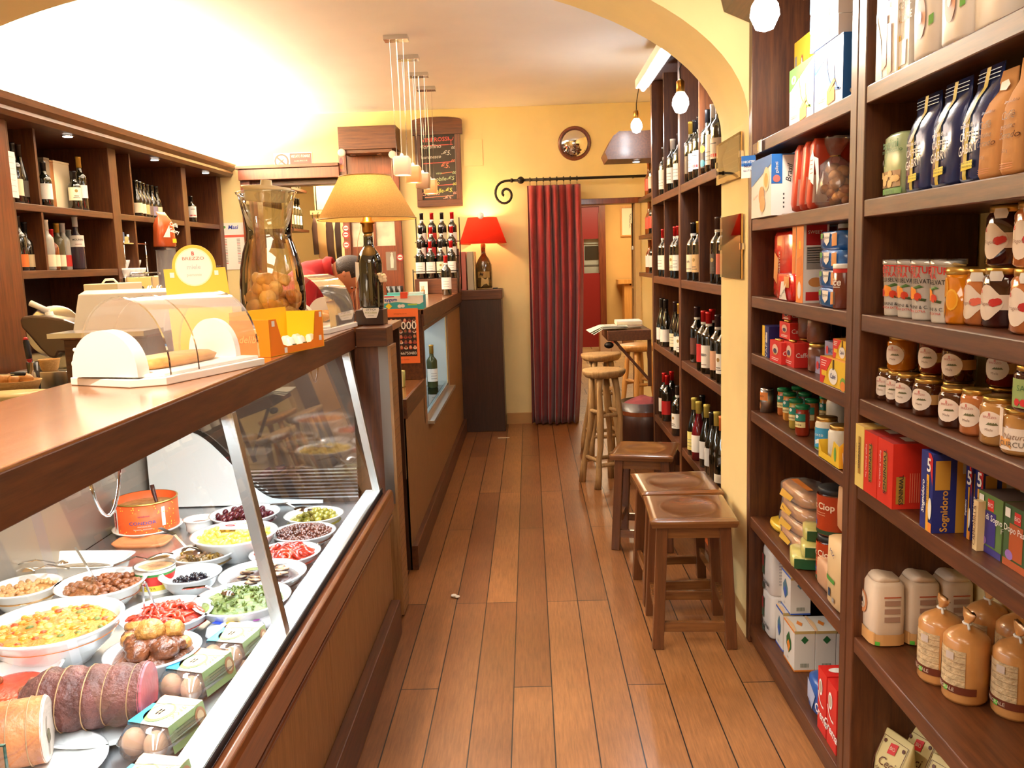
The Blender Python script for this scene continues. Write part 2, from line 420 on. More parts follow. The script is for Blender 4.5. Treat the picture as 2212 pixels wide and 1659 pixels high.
def floor_mat():
 m,nt,b=_new('wooden_planks');N=nt.nodes;Lk=nt.links
 tc=N.new('ShaderNodeTexCoord');sp=N.new('ShaderNodeSeparateXYZ');cb=N.new('ShaderNodeCombineXYZ')
 Lk.new(tc.outputs['Object'],sp.inputs[0])
 sub=N.new('ShaderNodeMath');sub.operation='SUBTRACT';sub.inputs[1].default_value=0.0
 x0=onZ(1201.6,1659,0).x;sub.inputs[1].default_value=x0-0.134*40
 Lk.new(sp.outputs[0],sub.inputs[0]);Lk.new(sp.outputs[1],cb.inputs[0]);Lk.new(sub.outputs[0],cb.inputs[1])
 br=N.new('ShaderNodeTexBrick');br.offset=0.42;br.offset_frequency=3;br.squash=1.0
 br.inputs['Scale'].default_value=1.0;br.inputs['Brick Width'].default_value=1.85;br.inputs['Row Height'].default_value=0.134
 br.inputs['Mortar Size'].default_value=0.0022;br.inputs['Mortar Smooth'].default_value=0.1;br.inputs['Bias'].default_value=0.0
 br.inputs['Color1'].default_value=(*lin(130,82,44),1);br.inputs['Color2'].default_value=(*lin(168,116,68),1)
 br.inputs['Mortar'].default_value=(*lin(24,12,6),1)
 Lk.new(cb.outputs[0],br.inputs['Vector'])
 mp=N.new('ShaderNodeMapping');mp.inputs['Scale'].default_value=(26,1.6,1);Lk.new(tc.outputs['Object'],mp.inputs[0])
 n=N.new('ShaderNodeTexNoise');n.inputs['Scale'].default_value=5;n.inputs['Detail'].default_value=7;n.inputs['Roughness'].default_value=0.7
 Lk.new(mp.outputs[0],n.inputs['Vector'])
 n2=N.new('ShaderNodeTexNoise');n2.inputs['Scale'].default_value=1.7;n2.inputs['Detail'].default_value=4;Lk.new(tc.outputs['Object'],n2.inputs['Vector'])
 r=N.new('ShaderNodeValToRGB');r.color_ramp.elements[0].position=.25;r.color_ramp.elements[1].position=.75
 r.color_ramp.elements[0].color=(.55,.5,.46,1);r.color_ramp.elements[1].color=(1.25,1.2,1.15,1)
 Lk.new(n.outputs['Fac'],r.inputs['Fac'])
 mx=N.new('ShaderNodeMix');mx.data_type='RGBA';mx.blend_type='MULTIPLY';mx.inputs[0].default_value=1
 Lk.new(br.outputs['Color'],mx.inputs[6]);Lk.new(r.outputs[0],mx.inputs[7])
 r2=N.new('ShaderNodeValToRGB');r2.color_ramp.elements[0].position=.35;r2.color_ramp.elements[1].position=.7
 r2.color_ramp.elements[0].color=(.78,.76,.76,1);r2.color_ramp.elements[1].color=(1.1,1.1,1.1,1)
 Lk.new(n2.outputs['Fac'],r2.inputs['Fac'])
 m2=N.new('ShaderNodeMix');m2.data_type='RGBA';m2.blend_type='MULTIPLY';m2.inputs[0].default_value=1
 Lk.new(mx.outputs[2],m2.inputs[6]);Lk.new(r2.outputs[0],m2.inputs[7]);Lk.new(m2.outputs[2],b.inputs['Base Color'])
 rr=N.new('ShaderNodeMapRange');rr.inputs[3].default_value=0.26;rr.inputs[4].default_value=0.5
 Lk.new(n2.outputs['Fac'],rr.inputs[0]);Lk.new(rr.outputs[0],b.inputs['Roughness'])
 bp=N.new('ShaderNodeBump');bp.inputs['Strength'].default_value=0.5;bp.inputs['Distance'].default_value=0.004
 inv=N.new('ShaderNodeMath');inv.operation='SUBTRACT';inv.inputs[0].default_value=1;Lk.new(br.outputs['Fac'],inv.inputs[1])
 Lk.new(inv.outputs[0],bp.inputs['Height']);Lk.new(bp.outputs[0],b.inputs['Normal'])
 b.inputs['Coat Weight'].default_value=0.25;b.inputs['Coat Roughness'].default_value=0.2
 return m
def tile_mat(name,c1,c2,size,mortar):
 m,nt,b=_new(name);N=nt.nodes;Lk=nt.links
 tc=N.new('ShaderNodeTexCoord');br=N.new('ShaderNodeTexBrick');br.offset=0.5
 br.inputs['Scale'].default_value=1;br.inputs['Brick Width'].default_value=size;br.inputs['Row Height'].default_value=size
 br.inputs['Mortar Size'].default_value=0.006
 br.inputs['Color1'].default_value=(*c1,1);br.inputs['Color2'].default_value=(*c2,1);br.inputs['Mortar'].default_value=(*mortar,1)
 Lk.new(tc.outputs['Object'],br.inputs['Vector'])
 n=N.new('ShaderNodeTexNoise');n.inputs['Scale'].default_value=60;n.inputs['Detail'].default_value=6;Lk.new(tc.outputs['Object'],n.inputs['Vector'])
 r=N.new('ShaderNodeValToRGB');r.color_ramp.elements[0].position=.4;r.color_ramp.elements[1].position=.6
 r.color_ramp.elements[0].color=(.45,.4,.36,1);r.color_ramp.elements[1].color=(1.2,1.2,1.1,1);Lk.new(n.outputs['Fac'],r.inputs['Fac'])
 mx=N.new('ShaderNodeMix');mx.data_type='RGBA';mx.blend_type='MULTIPLY';mx.inputs[0].default_value=.8
 Lk.new(br.outputs['Color'],mx.inputs[6]);Lk.new(r.outputs[0],mx.inputs[7]);Lk.new(mx.outputs[2],b.inputs['Base Color'])
 b.inputs['Roughness'].default_value=0.4
 return m
# ------------------------------------------------------------------ shell
f=MB();f.box(-3.3,1.3,-3.2,YB+.02,-0.06,0,floor_mat());struct('floor',f)
f=MB();f.box(-0.3,3.2,YB+.02,16,-0.06,0.0,tile_mat('terrazzo_tiles',lin(168,140,100),lin(150,122,86),0.4,lin(70,52,36)));struct('floor',f)
f=MB();f.box(-3.4,1.4,-3.2,YB+.2,ZC,ZC+.1,white_pl);struct('ceiling',f)
f=MB();f.box(-3.4,-3.23,-3.2,YB+.2,0,ZC,plaster_y);struct('wall_left',f)
f=MB();f.box(-3.4,1.4,-3.35,-3.2,0,ZC,plaster);struct('wall_front',f)
f=MB();f.box(1.095,1.3,-3.2,3.29,0,ZC,plaster);f.box(1.17,1.3,3.74,YB+.2,0,ZC,plaster);struct('wall_right',f)
# back wall with its two openings
PX0=onY(545,450,YB).x;PX1=onY(733,450,YB).x;PZ=onY(640,388,YB).z
DX0=0.42;DX1=onY(1384,520,YB).x;DZ=onY(1320,428,YB).z
f=MB()
f.box(-3.4,PX0,YB,YB+.16,0,ZC,plaster_y);f.box(PX0,PX1,YB,YB+.16,PZ,ZC,plaster_y)
f.box(PX1,DX0,YB,YB+.16,0,ZC,plaster_y);f.box(DX0,DX1,YB,YB+.16,DZ,ZC,plaster_y)
f.box(DX1,1.3,YB,YB+.16,0,ZC,plaster_y);struct('wall_back',f)
# arch between the two rooms
f=MB();XCEN,AA,BB,Z0=-.98,1.79,.72,1.971;n=48
y0,y1=3.29,3.74
ar=[(XCEN+AA*cos(pi*i/n),Z0+BB*sin(pi*i/n))for i in range(n+1)]
for yy,fl in((y0,0),(y1,1)):
 for i in range(n):
  a,b_=ar[i],ar[i+1];q=[(a[0],yy,a[1]),(b_[0],yy,b_[1]),(b_[0],yy,ZC),(a[0],yy,ZC)]
  f.poly(q if fl==0 else q[::-1],plaster)
V=[];Fc=[]
for i,a in enumerate(ar):V+=[(a[0],y0,a[1]),(a[0],y1,a[1])]
Fc=[(2*i,2*i+1,2*i+3,2*i+2)for i in range(n)]
f.add(V,Fc,plaster,True)
f.box(XF,1.3,y0,y1,0,ZC,plaster);f.box(-3.3,XCEN-AA,y0,y1,0,ZC,plaster);struct('wall_arch',f)
# skirting on the back wall
f=MB();f.box(-0.24,DX0,YB-.025,YB,0,0.10,mat('beige_skirting',lin(186,140,84),.5));struct('baseboard_back',f)
# far room beyond the doorway
YR=15.0
f=MB();f.box(-0.3,3.2,YR,YR+.1,0,3.0,ochre);struct('wall_far',f)
f=MB();f.box(-0.4,-0.3,YB+.16,YR,0,3.0,ochre);struct('wall_far_left',f)
f=MB();f.box(3.2,3.3,YB+.16,YR,0,3.0,ochre);struct('wall_far_right',f)
f=MB();f.box(-0.4,3.3,YB+.2,YR+.1,3.0,3.1,white_pl);struct('ceiling_far',f)
f=MB();f.box(1.3,3.3,YB+.04,YB+.16,0,3,ochre);struct('wall_far_front',f)
# small room behind the bar, seen through the framed opening
f=MB();f.box(-3.4,-1.2,YB+.16,10.4,-.06,0,tile_mat('store_tiles',lin(160,130,90),lin(150,120,80),.3,lin(90,70,50)));struct('floor',f)
f=MB();f.box(-3.4,-1.2,10.2,10.35,0,2.8,plaster_y)
xs=onY(682,480,9.2).x
f.box(xs,-1.25,9.2,9.3,0,2.8,plaster_y);struct('wall_store_back',f)
f=MB();f.box(-3.4,-3.3,YB+.16,10.2,0,2.8,plaster_y);f.box(-1.3,-1.2,YB+.16,9.2,0,2.8,plaster_y);struct('wall_store_side',f)
f=MB();f.box(-3.4,-1.2,YB+.2,10.4,2.8,2.9,white_pl);struct('ceiling_store',f)
# door frame of the far doorway + frame of the store opening
f=MB();f.box(DX0,DX1+.02,YB-.02,YB+.18,DZ-.05,DZ,RED);f.box(DX1-.05,DX1,YB-.012,YB+.18,0,DZ-.05,mat('beige_jamb',lin(206,172,116),.6));struct('door_1',f,.004)
f=MB();fr=RED
zt=onY(600,366,YB).z;xa=onY(527,450,YB).x;xb=onY(742,450,YB).x
f.box(xa,xb,YB-.10,YB+.02,PZ,zt,fr);f.box(xa,PX0+.01,YB-.06,YB+.02,0,PZ,fr);f.box(xa-.02,xb,YB-.12,YB,zt,zt+.03,DW['X'])
f.box(PX0+.01,PX0+.05,YB,YB+.16,0,PZ,fr);f.box(PX0+.05,PX1,YB,YB+.16,PZ-.05,PZ,DW['X']);struct('door_2',f,.004)
# far red door with a glazed hatch
YD=YR-.25
g=thing('panel_door','far red door with a small glazed opening, half hidden by the red curtain','door',((onY(1262,600,YD).x+onY(1309,600,YD).x)/2,YD,0))
x0=onY(1225,600,YD).x-g.location.x;x1=onY(1309,600,YD).x-g.location.x;zt=onY(1309,432,YD).z
wx0=onY(1261,550,YD).x-g.location.x;wx1=onY(1293,550,YD).x-g.location.x;wz0=onY(1280,590,YD).z;wz1=onY(1280,516,YD).z
dr=mat('dark_red_paint',lin(120,22,18),.35)
f=MB();f.box(x0,wx0,-.02,.02,0,zt-.1,dr);f.box(wx1+.07,x1-.1,-.02,.02,0,zt-.1,dr);f.box(wx0,wx1+.07,-.02,.02,0,wz0,dr);f.box(wx0,wx1+.07,-.02,.02,wz1,zt-.1,dr);f.build('door_leaf',g)
f=MB();f.box(x0,x1,-.05,.05,zt-.1,zt,RED);f.box(x1-.1,x1,-.05,.05,0,zt-.1,RED);f.box(wx1,wx1+.07,-.04,.04,wz0,zt-.2,RED);f.build('door_frame',g)
f=MB();f.box(wx0,wx1,-.01,.01,wz0,wz1,casegl);f.build('pane',g)
# white appliance behind the hatch
xx=onY(1278,560,YR-.1).x
g=thing('oven','white oven front seen through the hatch of the far red door','oven',(xx,YR-.1,0))
f=MB();f.box(-.16,.16,-.05,.08,1.2,1.95,wplast);f.box(-.12,.12,-.06,-.05,1.45,1.68,mat('oven_glass',lin(60,66,66),.1));f.box(-.16,.16,-.058,-.05,1.34,1.37,mat('grey',(.2,.2,.2),.4));f.build('oven_body',g)
f=MB();f.tube([(-.13,-.075,1.72),(.13,-.075,1.72)],.01,wplast);f.build('handle',g)
# framed drawing on the far wall
xc=onY(1368,480,YR).x;zc=onY(1368,478,YR).z
g=thing('framed_drawing','pencil drawing in a light wooden frame on the far ochre wall','picture',(xc,YR,zc))
hw=.22;hh=.25
f=MB()
for a in((-hw,-hw+.025,-hh,hh),(hw-.025,hw,-hh,hh),(-hw+.025,hw-.025,-hh,-hh+.025),(-hw+.025,hw-.025,hh-.025,hh)):f.box(a[0],a[1],-.03,0,a[2],a[3],PINE)
f.build('frame',g)
f=MB();f.box(-hw+.02,hw-.02,-.012,-.002,-hh+.02,hh-.02,cream);fr_=frame((0,-.012,0),UX,UZ)
ink=mat('pencil',lin(90,90,84),.7)
def stroke(mb,fr,pts,w,m,e=.0015):
 o,u,v=fr;n=u.cross(v)*e
 for a,b in zip(pts[:-1],pts[1:]):
  d=Vector((b[0]-a[0],b[1]-a[1]));L_=d.length or 1e-6;p=Vector((-d.y,d.x))/L_*w/2
  q=[(a[0]+p.x,a[1]+p.y),(a[0]-p.x,a[1]-p.y),(b[0]-p.x,b[1]-p.y),(b[0]+p.x,b[1]+p.y)]
  mb.add([o+u*i+v*j+n for i,j in q],[(0,1,2,3)],m)
for k in range(5):
 stroke(f,fr_,[(-.02+.05*cos(t/3+k)*(1-k*.1),.02+.13*sin(t/2.2+k*.5)*(1-k*.12))for t in range(12)],.004,ink)
f.build('drawing',g)
# wine cartons on the floor of the far room
YX=13.9
def carton(px0,px1,pyb,Yc,h,m,label,logo=True,name='wine_carton'):
 xa_,xb_=Xsol(px0,Yc,.1),Xsol(px1,Yc,.1)
 g=thing(name,label,'box',((xa_+xb_)/2,Yc,0),0,None)
 w=(xb_-xa_)/2
 f=MB();f.box(-w,w,0,.3,0,h,m);fr2=frame((0,0,0),UX,UZ)
 f.rect(fr2,-.004,.004,0,h,C(150,100,60))
 if logo:
  f.disc(fr2,.02,h*.55,.05,.04,C(150,60,50));f.rect(fr2,-.05,.1,h*.38,h*.42,C(150,60,50))
 f.build('carton_body',g);f=MB();f.box(-w,w,.0,.3,h,h+.02,m);f.build('lid_flaps',g);return g
carton(1297,1344,748,YX,.36,C(178,150,128),'cardboard wine carton with red logo on the far floor')
carton(1345,1388,748,YX+.1,.38,C(130,88,52),'plain brown carton right of the pale one on the far floor',False)
# small chest in the far room
xq=onY(1362,620,YR-.3).x
g=thing('chest_of_drawers','small pale wooden chest at the end of the far room','chest',(xq,YR-.3,0))
f=MB();f.box(-.12,.3,-.15,.2,0,onY(1360,612,YR-.3).z,PINE);f.build('chest_body',g,bevel=.005)
f=MB();f.box(-.22,.34,-.2,.24,onY(1360,612,YR-.3).z,onY(1360,606,YR-.3).z+.02,PINE);f.build('chest_top',g)
for i in range(2):
 f=MB();f.ball((-.02+i*.2,-.165,1.03),.014,iron);f.build('knob',g)
# tall red-brown door leaf standing open on the right of the doorway
g=thing('open_door','open red-brown wooden door leaf at the right of the far doorway','door',(DX1+.05,YB+.2,0))
f=MB();f.box(-.02,.03,0,.8,0,1.0,RED);f.box(-.02,.03,0,.08,1.0,1.82,RED);f.box(-.02,.03,.7,.8,1.0,1.82,RED);f.box(-.02,.03,.08,.7,1.74,1.82,RED);f.build('door_leaf',g)
f=MB();f.box(0,.008,.08,.7,1.0,1.74,casegl);f.build('pane',g)
f=MB();f.tube([(-.02,.06,1.22),(-.07,.06,1.22),(-.08,.1,1.2),(-.08,.18,1.2)],.012,steel);f.build('handle',g)
# light cord in the doorway
g=thing('pull_cord','thin dark pull cord hanging in the far doorway','cord',(onY(1366,480,YB+.08).x,YB+.08,1.55))
f=MB();f.tube([(0,0,.02),(0,0,.3),(0,0,DZ-1.6)],.004,black);f.build('cord',g)
f=MB();f.lathe([(.004,0),(.012,.004),(.01,.03),(.004,.036)],wplast,10);f.build('pull',g)
# ------------------------------------------------------------------ right-hand shelving
ZS=(1.88,1.615,1.34,1.13,.915,.505,.075)
DEP=1.09
def shelf_board(name,X0,X1,Y0,Y1,z,label,t=.04,group=None):
 f=MB();f.box(X0,X1,Y0,Y1,z-t,z,DW['Y']);return f
def shelving(nm,label,Y0,Y1,posts,back,zs,cat='shelving',X0=XF,X1=DEP,ztop=2.75,zbase=0):
 g=thing(nm,label,cat,(X0,Y0,0))
 for(a,b)in posts:
  f=MB();f.box(0,X1-X0,a-Y0,b-Y0,zbase,ztop,DW['Z']);f.build('upright',g,bevel=.003)
 ed=[posts[0][1]]+[v for p in posts[1:-1]for v in p]+[posts[-1][0]]
 for z in zs:
  for i in range(0,len(ed),2):
   f=MB();f.box(.003,X1-X0-.002,ed[i]-Y0,ed[i+1]-Y0,z-.042,z,DW['Y']);f.build('shelf',g,bevel=.003)
 if back:
  f=MB();f.box(X1-X0-.012,X1-X0-.001,posts[0][0]-Y0,posts[-1][1]-Y0,zbase,ztop,DKW);f.build('back_panel',g)
 f=MB();f.box(.012,X1-X0,ed[0]-Y0,ed[-1]-Y0,0,zs[-1]-.042,DW['Y']);f.build('plinth',g)
 return g
shelving('shelving_unit','tall dark wooden shelving between the arch pier and the wide upright',2.22,3.285,[(2.225,2.268),(3.243,3.285)],True,ZS)
shelving('shelving_unit','tall dark wooden shelving at the right edge, nearest the viewer',.6,2.22,[(.6,.64),(2.172,2.22)],False,ZS)
# wine rack beyond the pier
g=thing('wine_rack','tall dark wooden wine rack full of bottles beyond the arch','rack',(.83,3.76,0))
Y0=3.76
for(a,b)in((3.76,3.80),(4.86,4.92),(5.93,5.98)):
 f=MB();f.box(0,.33,a-Y0,b-Y0,0,2.62,DW['Z']);f.build('upright',g,bevel=.003)
WZ=(1.87,1.36,.915,.42,.06)
for z in WZ:
 for a,b in((3.80,4.86),(4.92,5.93)):
  f=MB();f.box(.003,.32,a-Y0,b-Y0,z-.045,z,DW['Y']);f.build('shelf',g,bevel=.003)
for yv in(4.38,5.49):
 f=MB();f.box(.01,.31,yv-.012-Y0,yv+.012-Y0,WZ[0],2.58,DW['Z']);f.build('divider',g)
 f=MB();f.box(.01,.31,yv-.012-Y0,yv+.012-Y0,WZ[1],WZ[0]-.045,DW['Z']);f.build('divider',g)
f=MB();f.box(.315,.33,.04,5.93-Y0,0,2.62,DKW);f.build('back_panel',g)
f=MB();f.box(-.06,.33,0,5.98-Y0,2.62,2.66,DW['Y']);f.build('top_board',g,bevel=.006)
# canopy of the bottle shelf near the back wall, with bottles behind
g=thing('wall_canopy','dark moulded wooden canopy with a spotlight above the far bottle shelf','canopy',(.6,6.35,2.2))
zz=onY(1340,345,6.4).z-2.2
f=MB();f.prism([(-.02,zz),(-.04,zz+.05),(-.02,zz+.09),(.02,zz+.16),(.06,zz+.19),(.55,zz+.19),(.55,zz)],0,.35,DW['Y'],'Y');f.build('canopy_body',g)
f=MB();f.lathe([(.03,-.004),(.034,0)],chrome,16,(.2,.18,zz-.002));f.lathe([(.024,-.006),(.024,-.004)],emis('spot_glow',(1,.92,.8),18),16,(.2,.18,zz-.002));f.build('spotlight',g)
g=thing('bottle_shelf','narrow wall shelf of bottles edge-on beside the wine rack','shelf',(.93,6.2,0))
f=MB();f.box(0,.22,0,.03,1.33,2.3,DW['Z']);f.build('upright',g)
for z in(1.36,1.66,1.96):
 f=MB();f.box(-.01,.22,.03,1.2,z-.03,z,DW['Y']);f.build('shelf',g)
# ------------------------------------------------------------------ deli counter
g=thing('deli_counter','long dark wooden deli counter with slanted glass display case','counter',(-.65,1.0,0))
ox,oy=-.65,1.0
def cb(name,boxes,m,bevel=0,par=None):
 f=MB()
 for b in boxes:f.box(b[0]-ox,b[1]-ox,b[2]-oy,b[3]-oy,b[4],b[5],m)
 return f.build(name,par or g,bevel=bevel)
YN=.55;YE=3.56
top=cb('countertop',[(-1.02,-.722,YN,YE,CT-.03,CT)],TOPW,.002)
cb('fascia',[(-.735,-.718,YN,YE,1.160,CT-.006)],DW['Y'],.002)
cb('back_cladding',[(-1.6,-1.585,YN,YE,0.12,.56),(-1.6,-1.02,YN,YN+.015,.12,1.0)],DW['Z'])
cb('front_panel',[(-.62,-.600,YN,2.36,.13,.50),(-.62,-.600,2.363,3.46,.13,.50)],VEN)
cb('skirting',[(-.60,-.562,YN,3.40,0,.145)],DW['Y'],.004)
cb('base_cabinet',[(-1.585,-.62,YN,3.5,0,.50)],DKW)
# rail: rounded bumper and lip under the glass
f=MB();f.prism([(-.622,.575),(-.598,.590),(-.586,.586),(-.580,.572),(-.580,.505),(-.590,.487),(-.622,.487)],YN,3.47,REDY,'Y')
f.prism([(-.625,.485),(-.588,.485),(-.583,.478),(-.588,.462),(-.6,.455),(-.625,.455)],YN,3.47,REDY,'Y')
f.T=None;f.v=[(v[0]-ox,v[1]-oy,v[2])for v in f.v];f.build('rail',g,bevel=.003)
# tray ledge and display floor
ledge=mat('white_enamel',lin(226,232,234),.25,coat=.4)
cb('ledge',[(-.69,-.634,YN,3.46,.575,.592)],ledge,.002)
cb('glazing_channel',[(-.634,-.624,YN,3.46,.575,.597)],alu)
cb('glazing_gasket',[(-.624,-.6215,YN,3.46,.575,.596)],black)
DZF=.545
cb('display_floor',[(-1.57,-.69,YN,3.46,DZF-.03,DZF)],mat('tray_steel',(.45,.46,.47),.28,.9),0)
cb('display_back',[(-1.6,-1.575,YN,3.46,DZF,1.0)],mat('grey_panel',lin(150,140,128),.35,.4))
# end wall: dark glossy pane with louvres
mir=mat('dark_mirror',(.16,.13,.11),.05,.85)
cb('end_pane',[(-1.57,-.72,3.462,3.474,DZF,1.16)],mir)
f=MB()
for i in range(9):f.box(-1.5-ox,-.72-ox,3.45-oy,3.462-oy,DZF+.02+i*.0145,DZF+.026+i*.0145,steel)
f.build('vent_grille',g)
f=MB();pts=[(-1.56,.55)]+[(-1.56,.86)]+[(-1.4,.86)]+[(-1.4+.36*t,.86-.29*(3*t*t-2*t**3))for t in[i/14 for i in range(1,15)]]+[(-.86,.562),(-.86,.55)]
f.prism([(p[0]-ox,p[1])for p in pts],3.425-oy,3.435-oy,ledge,'Y');f.build('side_bracket',g)
# slanted front glass in two panes, mullion and end frame
A=Vector((-.628,0,.592));Bt=Vector((-.722,0,1.160))
def pane(name,ya,yb):
 f=MB();t=.004
 V=[(A.x,ya,A.z),(A.x,yb,A.z),(Bt.x,yb,Bt.z),(Bt.x,ya,Bt.z)]
 f.add([(v[0]-ox,v[1]-oy,v[2])for v in V],[(0,1,2,3)],casegl);f.build(name,g)
pane('glass_pane',1.225,2.055);pane('glass_pane',2.075,3.455);pane('glass_pane',YN,1.2)
def strut(yc,w=.02):
 f=MB();f.beam((A.x-.012-ox,yc-oy,A.z-.005),(Bt.x-.012-ox,yc-oy,Bt.z-.004),w,.028,alu,up=(0,1,0));return f.build('glazing_bar',g,bevel=.001)
strut(2.065,.03);strut(3.44,.03)
f=MB();f.beam((A.x-.002-ox,2.055-oy+.026,A.z),(Bt.x-.002-ox,2.055-oy+.026,Bt.z-.01),.006,.01,black,up=(0,1,0));f.build('gasket',g)
# finger hooks on the top of the panes
for hx in(0,1):
 c_=[onX(232,1066,-.74),onX(680,812,-.74)][hx]
 f=MB();pts=[(-.74-ox,c_.y-.055+.11*t/10-oy,1.158-(.075 if hx==0 else .05)*sin(pi*t/10)**.7)for t in range(11)]
 f.tube(pts,.003,black if hx else chrome,6);f.build('finger_notch',g)
# end post of the counter
g=thing('counter_post','square dark wooden end post of the deli counter with overhanging cap','post',(-.65,3.56,0))
f=MB();f.box(-.065,.062,-.005,.165,1.165,1.242,DW['X']);f.build('cap',g,bevel=.003)
f=MB();f.box(-.075,.022,.006,.155,0,1.165,DW['Z']);f.box(.022,.062,.006,.02,.50,1.165,mat('grey_bronze_strip',lin(120,112,104),.35,.6));f.box(.022,.062,.006,.02,0,.50,VEN);f.build('post_body',g)
vt=tile_mat('veneer_tiles',lin(150,104,58),lin(140,94,50),.1,lin(96,60,32))
f=MB();f.box(.062,.074,.004,.156,0.01,1.165,VEN)
for i in range(34):f.box(.0735,.0748,.006,.154,.03+i*.034,.032+i*.034,C(110,74,44))
f.build('side_veneer',g)
# ------------------------------------------------------------------ far counter
g=thing('bar_counter','far bar counter with low end shelf, lit fridge window and veneer front','counter',(-.62,4.2,0))
ox,oy=-.62,4.2
LZ=.855;YH=4.84
cb('low_top',[(-1.0,-.60,4.12,YH,LZ-.015,LZ)],TOPW,.002)
cb('low_fascia',[(-1.0,-.598,4.10,4.12,LZ-.09,LZ+.004),(-.612,-.598,4.12,YH,LZ-.09,LZ+.004)],DW['Y'],.003)
cb('end_panel',[(-1.0,-.615,4.14,4.17,0,LZ-.09)],DKW)
cb('carcass',[(-1.0,-.625,4.17,YH,.06,LZ-.09)],DKW)
cb('front_veneer',[(-.625,-.612,4.14,YH+.05,.12,LZ-.09),(-.625,-.612,YH+.05,5.0,.12,.60),(-.625,-.612,5.0,6.45,.12,.57),(-.625,-.612,6.45,7.6,.12,1.16),(-.625,-.612,YH+.02,5.0,.60,1.16)],VEN)
cb('skirting',[(-.625,-.585,4.14,7.6,0,.125)],DW['Y'],.003)
cb('high_top',[(-1.0,-.59,YH,7.6,1.215,1.245)],TOPW,.002)
cb('high_fascia',[(-.605,-.588,YH,7.6,1.15,1.243),(-1.0,-.605,YH-.01,YH+.01,LZ,1.243)],DW['Y'],.003)
cb('window_edge',[(-.622,-.596,YH,YH+.05,LZ,1.16)],DW['Z'],.003)
cb('upper_lip',[(-.625,-.60,YH+.06,7.6,1.118,1.14)],DW['Y'])
fr_int=mat('fridge_interior',lin(196,212,214),.35)
cb('fridge_box',[(-.99,-.97,YH+.05,6.5,.52,1.14),(-.97,-.63,6.44,6.46,.52,1.14),(-.97,-.63,YH+.03,YH+.05,.52,1.14),(-.97,-.63,YH+.05,6.44,.50,.52)],fr_int)
cb('fridge_shelf',[(-.96,-.64,YH+.06,6.43,.62,.626)],casegl)
cb('window_sill',[(-.64,-.575,5.02,6.5,.565,.585)],alu,.002)
cb('window_rail',[(-.628,-.618,5.02,6.5,.585,.62)],steel,.001)
lamp('fridge_light','AREA',(-.83,5.7,1.11),1.6,COOL,.06,size_y=1.2)
# tall cabinet at the end of the bar
g=thing('tall_cabinet','tall plain dark wooden cabinet at the end of the bar, carrying the red lamp','cabinet',(-.44,7.6,0))
f=MB();f.box(-.195,.195,.01,.36,0,1.18,DKW);f.build('cabinet_body',g,bevel=.003)
f=MB();f.box(-.205,.203,0,.36,1.165,1.248,DW['X']);f.build('cabinet_top',g,bevel=.004)
# ------------------------------------------------------------------ back bar
g=thing('back_bar','dark wooden back bar with bottle bays under a moulded lit cornice','cabinet',(XB,4.4,0))
ox,oy=XB,4.4;XW=-3.21
def Yb(px,z):return Ysol(px,XB,z)
Y1=Yb(18,2.1);Y2=Yb(34,2.1)
pa=(Yb(12,2.1),Yb(33,1.9));pb=(Yb(238,2.1),Yb(255,2.1));pc=(Yb(397,2.0),Yb(407,2.0));pd=(YB-.10,YB-.004)
for a,b in(pa,pb,pc,pd):cb('upright',[(XW,XB,a,b,.96,2.31)],DW['Z'],.003)
cb('end_panel',[(XW,XB+.02,4.2,pa[0],.955,2.31)],RED,.004)
for px in(82,286):
 yv=Yb(px,2.1);cb('divider',[(XW,XB-.01,yv,yv+.022,1.525,2.31)],DW['Z'])
for a,b in((pa[1],pb[0]),(pb[1],pc[0]),(pc[1],pd[0])):cb('shelf',[(XW,XB-.004,a,b,1.85,1.89)],DW['Y'],.003)
cb('shelf',[(XW,XB-.004,pa[1],pb[0],1.48,1.525)],DW['Y'],.003)
cb('back_panel',[(XW-.01,XW,4.2,YB,1.0,2.33)],DKW)
f=MB();f.prism([(.0,2.31),(.10,2.31),(.12,2.335),(.115,2.355),(.14,2.38),(.15,2.415),(-.1,2.415),(-.1,2.31)],4.0-oy,YB-.005-oy,DW['Y'],'Y');f.box(XW-ox,-.1,4.0-oy,YB-.005-oy,2.31,2.325,DW['Y']);f.build('cornice',g)
for px,py in((146,294),(334,345),(444,373)):
 p=onZ(px,py,2.308)
 f=MB();f.lathe([(.036,-.004),(.036,0)],chrome,18,(p.x-ox,p.y-oy,2.31));f.lathe([(.027,-.007),(.027,-.004)],emis('spot_glow',(1,.92,.8),18),18,(p.x-ox,p.y-oy,2.31));f.build('spotlight',g)
 lamp('bar_spot_light','SPOT',(p.x,p.y,2.295),6,WARM2,.02,spot=1.9)
bwt=mat('beige_wall_tile',lin(168,140,104),.4)
cb('splashback',[(XW,XW+.01,pa[1],5.1,.97,1.48)],bwt)
g=thing('work_counter','low work counter under the bottle bays of the back bar','counter',(-2.2,4.2,0))
ox,oy=-2.2,4.2
cb('worktop',[(-3.2,-2.2,3.76,YB-.01,.91,.95)],mat('dark_stone',lin(60,50,42),.3,var=.2,scale=40),.004)
cb('cabinet_front',[(-3.18,-2.24,3.78,YB-.01,0,.91)],DKW)
